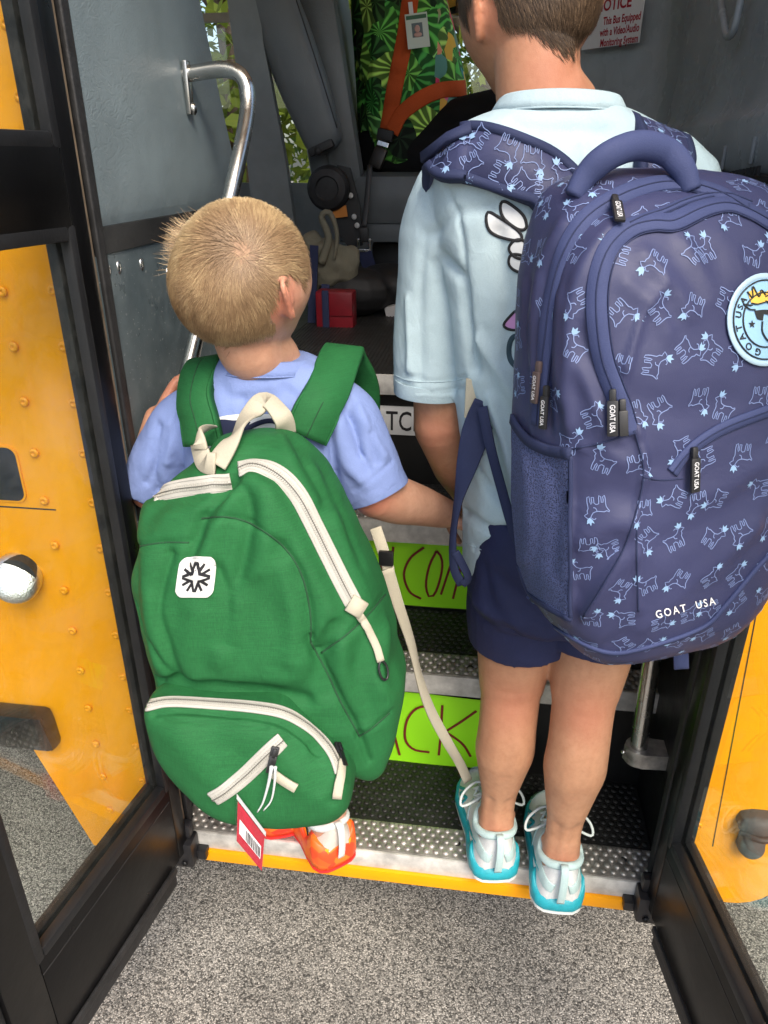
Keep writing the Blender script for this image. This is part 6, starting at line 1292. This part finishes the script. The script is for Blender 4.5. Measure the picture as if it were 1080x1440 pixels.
# notice on the chamfered dash corner
cA, cB = np.array((.335, 1.175)), np.array((.16, 1.345)); tdir = nrm(np.r_[cA-cB, 0]); nrm_c = nrm(np.array((-tdir[1]*-1, 0, 0))) if False else np.array((tdir[1], -tdir[0], 0)); 
if np.dot(nrm_c, CAM-np.r_[cA, 1.6]) < 0: nrm_c = -nrm_c
so_ = np.r_[cA, 1.6]+nrm_c*.021; q_br, q_tr = onP(899, 60, so_, nrm_c), onP(904, -14, so_, nrm_c)
NS = thing('notice_sign', 'white notice sign with dark red lettering on the grey dash', 'sign', tuple(q_br)); swid = .165; stop = q_br[2]+.125
cs = q_br-tdir*swid/2; cs[2] = (q_br[2]+stop)/2; obj('sign_plate', bx(cs, (swid, stop-q_br[2], .002), (tdir, np.array((0, 0, 1.)), nrm_c), .0005), M_SIGN, NS, False)
M_RED = mat('notice_red', (.36, .012, .03), .5)
for s, y, sz, sx in (('NOTICE', 6, .026, 1.05), ('This Bus Equipped', 26, .0175, .8), ('with a Video/Audio', 42, .0175, .8), ('Monitoring System', 57, .0175, .8)):
    V, Fc = text2d(s, 1.0, .028, 1.0); lo, hi = V.min(0), V.max(0); zc = onP(880, y, so_, nrm_c)[2]; V = (V-[(lo[0]+hi[0])/2, 0])*sz*[sx, 1.25]; w_ = V[:, 0].max(); cxx = cs if s == 'NOTICE' else q_br-tdir*(w_+.004)
    obj('lettering', (np.array([cxx[0], cxx[1], zc-.006])+nrm_c*.0016+np.outer(V[:, 0], tdir)+np.outer(V[:, 1], (0, 0, 1.)), Fc), M_RED, NS, False)

# ================================================================== driver's seat, belt stalk, things on the floor
seat = obj('driver_seat', join(bx((-.20, 1.70, 1.36), (.56, .50, .15), None, .05), bx((-.22, 1.70, 1.27), (.5, .46, .06), None, .01)), M_DVIN, BUS, True, auto=50)
tilt = nrm((-.2, 0, 1.)); 
obj('backrest', join(bx((-.535, 1.72, 1.72), (.13, .50, .72), (nrm((1, 0, .16)), np.array((0, 1., 0)), nrm((-.16, 0, 1))), .045), bx((-.475, 1.49, 1.66), (.10, .07, .56), (nrm((1, 0, .16)), np.array((0, 1., 0)), nrm((-.16, 0, 1))), .03)), M_DVIN, seat, True, auto=50)
ar = [onY(372, -30, 1.40), onY(405, 60, 1.40), onY(438, 150, 1.40), onY(455, 196, 1.40)]
obj('armrest', tube(spl(ar, 24), [(.065, .04), (.07, .045), (.068, .045), (.055, .036)], 20, sq=.6, up=(0, 1, 0), round_ends=True), M_DVIN, seat, True)
obj('armrest_seam', tube(spl([onY(410, -20, 1.355), onY(446, 90, 1.355), onY(474, 180, 1.355)], 20), .002, 6), M_DARK, seat)
obj('armrest_pivot', join(bx(onY(452, 208, 1.37), (.075, .03, .022), (nrm((1, 0, .4)), np.array((0, 1., 0)), nrm((-.4, 0, 1))), .006), ball(onY(447, 212, 1.36), (.012, .01, .012))), M_DARK, seat, True, auto=40)
kb = onY(463, 265, 1.37); kn_ = lathe([(.062, 0), (.060, .02), (.052, .03), (.034, .034), (.03, .03), (.004, .032)], 28)
obj('recliner_knob', (np.stack([kn_[0][:, 0]+kb[0], kb[1]-kn_[0][:, 2], kn_[0][:, 1]+kb[2]], 1), [f[::-1] for f in kn_[1]]), M_RUB, seat, True, auto=30)
br_ = [(474, 232), (492, 236), (506, 290), (510, 345), (492, 350), (476, 330), (470, 290)]; Pb = np.array([onY(x, y, 1.38)[[0, 2]] for x, y in br_]); obj('seat_bracket', xz(Pb, 1.38, .012), M_DARK, seat, False)
for p in ((493, 275), (498, 305), (502, 317)): obj('screw', ball(onY(*p, 1.367), (.008, .004, .008), 10, 6), mat('white_plastic_cap', (.6, .6, .58), .4), seat)
obj('orange_label', bx(onY(478, 298, 1.366), (.042, .004, .030), (nrm((1, 0, .12)), np.array((0, 1., 0)), nrm((-.12, 0, 1))), .001), mat('orange_label', (.62, .22, .03), .5), seat, False)
obj('belt_buckle', join(bx(onY(512, 330, 1.36), (.026, .016, .04), None, .005)), M_DARK, seat, True, auto=40)
bkc = onY(512, 345, 1.352); obj('belt_latch', join(bx(bkc+[-.017, 0, 0], (.007, .004, .036), None, .001), bx(bkc+[.017, 0, 0], (.007, .004, .036), None, .001), bx(bkc+[0, 0, -.015], (.034, .0042, .008), None, .001)), M_CHR, seat, False)
obj('belt_webbing', ribbon(spl([onY(520, 232, 1.42), onY(517, 270, 1.40), onY(512, 320, 1.37)], 16), np.tile((0, -1., 0), (16, 1)), .016, .002), M_DARK, seat); obj('belt_webbing', ribbon(spl([onY(512, 352, 1.36), onY(520, 378, 1.3), onY(528, 405, 1.25)], 16), np.tile((0, -1., .3), (16, 1)), .04, .002), M_TDK, seat)
obj('pedestal', join(bx((-.25, 1.72, 1.15), (.26, .3, .17), None, .02), bx((-.25, 1.72, 1.075), (.5, .45, .015), None, .003)), M_DARK, seat, True, auto=40)
# driver's barrier behind the seat
obj('driver_barrier', join(xz(np.array([onY(x, y, 1.36)[[0, 2]] for x, y in [(312, -60), (358, -60), (370, 60), (402, 230), (416, 330), (358, 330), (340, 160)]]), 1.36, .03)), M_GREY, BUS, True, auto=30)
obj('seat_back', join(bx((-1.0, .32, 1.55), (.12, .5, .75), None, .05)), M_DVIN, BUS, True, auto=50)
# belongings behind the stairs
RB = thing('red_box', 'small red box strapped on the floor beside the driver seat', 'box', tuple(onY(470, 466, 1.05)+[0, .04, 0])); M_RBX = worn('red_plastic', (.19, .006, .014), .4, .2, 20)
rc = onY(470, 438, 1.05); obj('case', bx(rc+[0, .03, 0], (.10, .06, .10), None, .006), M_RBX, RB, True, auto=40); obj('lid', bx(rc+[.018, -.002, .018], (.062, .006, .058), None, .003), M_RBX, RB, True, auto=40); obj('strap', bx(rc+[-.022, -.004, 0], (.018, .006, .108), None, .002), M_TDK, RB, True, auto=40)
BG = thing('tote_bag', 'khaki cloth bag with black straps slumped beside the driver seat', 'bag', tuple(onY(460, 420, 1.16))); M_KHK = cloth('khaki_canvas', (.20, .19, .14), 900, .0005, .12, .004)
bgc = onY(462, 372, 1.18); bgv = fuse([ball(bgc, (.085, .05, .06)), ball(bgc+[-.045, 0, .04], (.03, .03, .045)), ball(bgc+[.05, .0, .01], (.045, .035, .035)), ball(bgc+[-.05, .0, -.05], (.03, .03, .05))], .005, 5); bgv = (bgv[0]+vnormals(*bgv)*(vnoise(bgv[0], 32, 77)*.014)[:, None], bgv[1]); obj('bag_body', bgv, M_KHK, BG)
obj('handle', tube(spl([onY(452, 370, 1.13), onY(462, 335, 1.13), onY(452, 305, 1.13), onY(464, 300, 1.13), onY(474, 330, 1.13), onY(470, 365, 1.13)], 30), (.012, .004), 8), M_KHK, BG)
for a_, b_ in (((442, 345), (438, 470)), ((458, 400), (456, 425))): obj('strap', bar(onY(*a_, 1.115), onY(*b_, 1.10), .022, .006, (0, 1, 0)), M_TDK, BG, False)
obj('black_holdall', fuse([ball(onY(492, 410, 1.22), (.13, .07, .07)), ball(onY(550, 400, 1.3), (.12, .1, .06))], .006, 4), worn('black_nylon', (.008, .008, .009), .6, .3, 20, .003, 14), None); tag(bpy.data.objects['black_holdall'], 'black bag lying under the driver seat beside the red box', 'bag')
wb = obj('paper_bundle', bx(onY(572, 432, 1.25), (.12, .06, .035), (nrm((1, 0, .25)), np.array((0, 1., 0)), nrm((-.25, 0, 1))), .004), mat('off_white_paper', (.5, .5, .5), .7), None, True, auto=40); tag(wb, 'pale folded papers lying on the dark floor under the driver seat', 'papers')

# ================================================================== driver
DR = thing('person', 'seated driver in jungle print shirt and black trousers', 'person', (-.25, 1.75, 1.43))
def m_jungle():
    m = mat('jungle_print', (.05, .2, .04), .75, 0, .3); t = NT(m); v = t.co()
    def fans(scale, k, cols, seedoff):
        mp = t.co((1, 1, 1)); ad = t.n('VectorMath', operation='ADD'); ad.inputs[1].default_value = seedoff; t.l(mp, ad.inputs[0]); nd = t.n('TexNoise', i_Scale=9.0); t.l(ad.outputs[0], nd.inputs['Vector'])
        ws = t.n('VectorMath', operation='SCALE'); ws.inputs['Scale'].default_value = .05; t.l(nd.outputs['Color'], ws.inputs[0]); a2 = t.n('VectorMath', operation='ADD'); t.l(ad.outputs[0], a2.inputs[0]); t.l(ws.outputs[0], a2.inputs[1])
        vo = t.n('TexVoronoi', i_Scale=scale); t.l(a2.outputs[0], vo.inputs['Vector']); df = t.n('VectorMath', operation='SUBTRACT'); t.l(a2.outputs[0], df.inputs[0]); t.l(vo.outputs['Position'], df.inputs[1])
        sx = t.n('SeparateXYZ'); t.l(df.outputs[0], sx.inputs[0]); an = t.n('Math', operation='ARCTAN2'); t.l(sx.outputs[2], an.inputs[0]); t.l(sx.outputs[0], an.inputs[1])
        ml_ = t.n('Math', operation='MULTIPLY', i_1=k); t.l(an.outputs[0], ml_.inputs[0]); sn_ = t.n('Math', operation='SINE'); t.l(ml_.outputs[0], sn_.inputs[0])
        st_ = t.ramp(sn_.outputs[0], [(.0, (.2, .24, .2)), (.25, (.5, .55, .5)), (.6, (1, 1, 1)), (1, (1.35, 1.3, 1.2))]); s_ = t.n('SeparateColor'); t.l(vo.outputs['Color'], s_.inputs[0])
        return t.mix(1, t.ramp(s_.outputs[0], cols), st_, 'MULTIPLY'), s_, vo
    c1, s1_, v1 = fans(9.0, 13.0, [(0, (.04, .22, .05)), (.25, (.08, .42, .07)), (.5, (.24, .62, .10)), (.75, (.46, .75, .14)), (1, (.05, .45, .18))], (0, 0, 0))
    c2, s2_, v2 = fans(15.0, 8.0, [(0, (.03, .14, .03)), (.22, (.01, .02, .012)), (.5, (.12, .48, .07)), (.8, (.40, .62, .14)), (1, (.02, .25, .10))], (3.1, 1.7, .6))
    c = t.mix(t.ramp(s2_.outputs[1], [(.46, (0, 0, 0)), (.5, (1, 1, 1))]), c1, c2); v = t.co()
    vo2 = t.n('TexVoronoi', i_Scale=24.0); t.l(v, vo2.inputs['Vector']); s2 = t.n('SeparateColor'); t.l(vo2.outputs['Color'], s2.inputs[0])
    sp = t.n('SeparateXYZ'); t.l(t.co(), sp.inputs[0]); fr = t.n('MapRange', i_1=-.02, i_2=.10); t.l(sp.outputs[0], fr.inputs[0])
    k = t.n('Math', operation='MULTIPLY'); t.l(s2.outputs[0], k.inputs[0]); t.l(fr.outputs[0], k.inputs[1])
    k2 = t.n('Math', operation='GREATER_THAN', i_1=.52); t.l(k.outputs[0], k2.inputs[0])
    warm = t.ramp(s2.outputs[1], [(.0, (.6, .03, .08)), (.3, (.75, .12, .3)), (.5, (.7, .42, .04)), (.75, (.03, .25, .25)), (1, (.75, .5, .06))])
    c = t.mix(k2.outputs[0], c, warm); t.l(c, t.b.inputs['Base Color']); t.bump(t.noise(t.co((6, 6, 3)), 2, 4), .01, .6); return m
M_JUN = m_jungle(); M_TRO = cloth('black_trousers', (.006, .006, .007), 900, .0004, .3); dR = math.radians(-90)
sp_ = np.array((-.28, 1.75, 1.47)); dsh = np.array((-.34, 1.75, 2.02)); dhc = np.array((-.30, 1.75, 2.26))
dhp, DA = head_parts(dhc, np.array((1., .05, .05)), np.array((0, 0, 1.)), .235, .165, .205)
arm = []
for s in (-1, 1):
    a0 = dsh+[.02, s*.19, -.03]; a1 = np.array((-.04, 1.75+s*.27, 1.955)); a2 = np.array((.24, 1.75+s*.17, 2.02)); arm += [limb([a0, lc(a0, a1, .5), a1], [.055, .05, .044]), limb([a1, lc(a1, a2, .4), a2], [.044, .042, .03])]+hand(a2, (1, 0, .2), (.1, -s, -.3), .18, (.6, .65, .7, .7), thumb=1)
    k0 = np.array((.14, 1.75+s*.15, 1.60)); f0 = np.array((.28, 1.75+s*.14, 1.13)); arm += [limb([k0, lc(k0, f0, .4), f0], [.06, .055, .04]), limb([f0, f0+[.1, 0, -.03], f0+[.2, 0, -.04]], [.04, .042, .03])]
dv = fuse(dhp+[limb([dhc-[.02, 0, .06], dhc-[.03, 0, .14], dsh+[0, 0, .02]], [.06, .06, .075]), loft([ringE(dsh+[0, 0, .05], .08, .06, dR), ringE(dsh, .18, .09, dR), ringE(dsh-[0, 0, .2], .17, .11, dR), ringE(sp_+[0, 0, .1], .16, .12, dR), ringE(sp_, .16, .11, dR)])]+arm, .006, 4)
db = obj('body', dv, M_SKIN, DR); eyes(DR, dhc, DA, .235, .165, .205); tDv = bvh(dv)
hair('hair', DR, tDv, dhc, DA, (.165, .205, .235), keep_b, flow_b, lambda d, r: np.full(len(d), .03), lambda d, r: np.full(len(d), .3), 4000, .002, lambda d, r: .4+.15*r.normal(size=len(d)), M_BROWN, 21)
tor = loft([ringE(np.array((x, 1.745, z)), hy, hx_, dR, 44, .85) for x, z, hy, hx_ in [(-.345, 2.07, .09, .07), (-.34, 2.035, .17, .10), (-.325, 1.95, .205, .135), (-.30, 1.82, .205, .155), (-.275, 1.68, .205, .172), (-.262, 1.56, .21, .178), (-.265, 1.47, .205, .168), (-.27, 1.44, .19, .15)]])
sl_ = []
for s in (-1, 1): a0 = dsh+[.01, s*.17, -.04]; a1 = np.array((-.10, 1.75+s*.255, 1.965)); sl_.append(tube(spl([a0, lc(a0, a1, .5), a1], 12), [.075, .075, .072], 22))
js = fuse([tor]+sl_, .008, 5); js = sculpt_px(js, [([(495, 60), (510, 160), (520, 270)], .02, -.012), ([(530, 20), (528, 120), (535, 230)], .018, .010), ([(600, 60), (620, 120), (650, 140)], .02, -.01), ([(560, 90), (600, 110), (640, 90)], .018, .008), ([(500, 110), (530, 150), (555, 150)], .02, -.01)])
JS = obj('shirt', js, M_JUN, DR); T_J = bvh(js)
tr = [loft([ringE(sp_+[-.02, 0, -.03], .20, .16, dR), ringE(sp_+[-.01, 0, .03], .205, .17, dR), ringE(sp_+[0, 0, .08], .19, .16, dR)])]
for s in (-1, 1): k0 = np.array((.14, 1.75+s*.15, 1.60)); f0 = np.array((.27, 1.75+s*.13, 1.16)); tr += [limb([sp_+[.0, s*.10, .015], lc(sp_+[.0, s*.13, .015], k0, .6), k0], [.108, .104, .086]), limb([k0, lc(k0, f0, .5), f0], [.078, .07, .062])]
trv = fuse(tr, .009, 4); TRO = obj('trousers', trv, M_TRO, DR)
for s in (-1, 1): f0 = np.array((.30, 1.75+s*.13, 1.105)); obj('shoe', fuse([ball(f0, (.06, .045, .04)), ball(f0+[.12, 0, -.01], (.09, .048, .03)), ball(f0+[.03, 0, .03], (.05, .04, .05))], .007, 3), M_RUB, DR)
# orange seat belt: a thing of the bus, so a part of it
M_BELT = cloth('orange_belt_webbing', (.50, .085, .02), 700, .0006, .1)
blt = obj('seat_belt', strip_px(T_J, [(585, -60), (578, -10), (570, 50), (556, 120), (545, 182)], .047, .003, 40, .002), M_BELT, seat, label='orange shoulder belt webbing')
obj('lap_belt', strip_px(T_J, [(552, 186), (566, 160), (594, 138), (625, 126), (652, 124)], .042, .003, 40, .005), M_BELT, seat, label='orange lap belt webbing')
P, N = cast(T_J, [(545, 182), (532, 225)]); 
obj('belt_tongue', bar(P[0]+N[0]*.012, P[0]+N[0]*.012+[-.006, 0, -.03], .05, .012, N[0], .004), M_DARK, seat, True, auto=40); obj('belt_tongue_plate', bar(P[0]+N[0]*.016+[-.006, 0, -.032], P[0]+N[0]*.016+[-.01, -.002, -.045], .036, .004, N[0], .001), M_CHR, seat, False)
obj('buckle_stalk', bar(P[0]+N[0]*.014+[-.010, -.002, -.047], P[1]+N[0]*.02+[-.004, -.01, -.02], .042, .02, N[0], .008), worn('brown_black_buckle', (.02, .016, .013), .35, .3, 20), seat, True, auto=40)
# identity badge clipped to the shirt
IB = thing('identity_badge', 'pale identity badge with a small portrait clipped to the jungle shirt', 'badge', tuple(onY(586, 62, 1.5)))
P, N = cast(T_J, [(587, 43)]); bn = nrm(np.array((.12, -.95, .25))); ba, bu, bn = frame(bn); ba2 = nrm(ba*.985+bu*.12); bu2 = np.cross(bn, ba2); bc_ = onY(587, 43, P[0][1]-.03)
obj('card', bx(bc_, (.062, .088, .0016), (ba2, bu2, bn), .0006), mat('badge_card', (.55, .62, .55), .4), IB, False); obj('portrait', bx(bc_+bu2*.002, (.030, .036, .0004), (ba2, bu2, bn))if False else bx(bc_+bn*.0012+bu2*.001, (.030, .036, .0006), (ba2, bu2, bn)), mat('portrait_backdrop', (.12, .16, .17), .5), IB, False)
obj('portrait_face', join(ball(bc_+bn*.0017+bu2*.004, (.008, .010, .0008), 12, 6, (ba2, bu2, bn)), ball(bc_+bn*.0017-bu2*.011, (.012, .007, .0008), 12, 6, (ba2, bu2, bn))), mat('portrait_skin', (.5, .3, .25), .6), IB)
obj('card_header', bx(bc_+bn*.0011+bu2*.034, (.056, .010, .0004), (ba2, bu2, bn)), mat('badge_green', (.05, .14, .08), .5), IB, False); obj('clip', bx(bc_+bu2*.058-ba2*.012, (.012, .03, .004), (ba2, bu2, bn), .001), mat('white_clip', (.7, .7, .7), .4), IB, False)

# ================================================================== trees beyond the driver's window
def tree(label, base, h, spread, seed, leafm, n=5200):
    t = thing('tree', label, 'tree', base, 'trees beyond the bus'); r = np.random.default_rng(seed); b = np.array(base, float)
    obj('trunk', tube(spl([b, b+[.1, 0, h*.3], b+[-.05, .1, h*.6], b+[0, 0, h*.9]], 16), [.22, .16, .1, .03], 10), worn('bark', (.10, .07, .05), .9, .4, 12, .01, 20), t)
    for k in range(7):
        a = r.uniform(0, 6.28); z = r.uniform(.25, .7)*h; obj('limb', tube(spl([b+[0, 0, z], b+[math.cos(a)*spread*.4, math.sin(a)*spread*.4, z+h*.1], b+[math.cos(a)*spread*.8, math.sin(a)*spread*.8, z+h*.15]], 8), [.06, .04, .015], 7), MATS['bark'], t)
    cl = r.normal(size=(60, 3)); cl /= np.linalg.norm(cl, axis=1, keepdims=True); cl = cl*r.uniform(.35, 1, (60, 1))*[spread, spread, h*.42]+b+[0, 0, h*.55]; cl = cl[cl[:, 2] > .6]
    c = cl[r.integers(0, len(cl), n)]+r.normal(size=(n, 3))*spread*.13; d1 = r.normal(size=(n, 3)); d1 /= np.linalg.norm(d1, axis=1, keepdims=True); d2 = np.cross(d1, r.normal(size=(n, 3))); d2 /= np.linalg.norm(d2, axis=1, keepdims=True); s = r.uniform(.05, .10, (n, 1))
    V = np.stack([c-d1*s, c+d2*s*.45, c+d1*s, c-d2*s*.45], 1).reshape(-1, 3); obj('crown', (V, np.arange(n*4).reshape(-1, 4)), leafm, t, False)
def m_leaf(name, c):
    m = mat(name, c, .55, 0, .3); t = NT(m); b = t.b; b.inputs['Transmission Weight'].default_value = 0; a = t.ramp(t.noise(t.co(), 3, 3), [(.3, tuple(k*.6 for k in c)), (.7, tuple(k*1.5 for k in c))]); t.l(a, b.inputs['Base Color'])
    tr_ = t.n('BsdfTranslucent'); t.l(a, tr_.inputs[0]); mx = t.n('MixShader', i_0=.45); t.l(b.outputs[0], mx.inputs[1]); t.l(tr_.outputs[0], mx.inputs[2]); t.l(mx.outputs[0], t.out.inputs[0]); return m
LF1, LF2 = m_leaf('yellow_green_leaf', (.16, .22, .03)), m_leaf('mid_green_leaf', (.08, .15, .025))
tree('yellow green tree seen through the side window behind the driver barrier', (-2.1, 5.6, 0), 5.0, 1.7, 3, LF1); tree('bright leafy tree seen past the driver shirt', (-.1, 6.2, 0), 5.2, 1.8, 4, LF1); tree('mid green tree farther off between the two window trees', (-1.1, 8.5, 0), 6.0, 2.2, 5, LF2)
tree('leafy tree ahead of the bus beyond the windscreen', (4.2, 4.5, 0), 5.0, 1.8, 6, LF2, 3500)
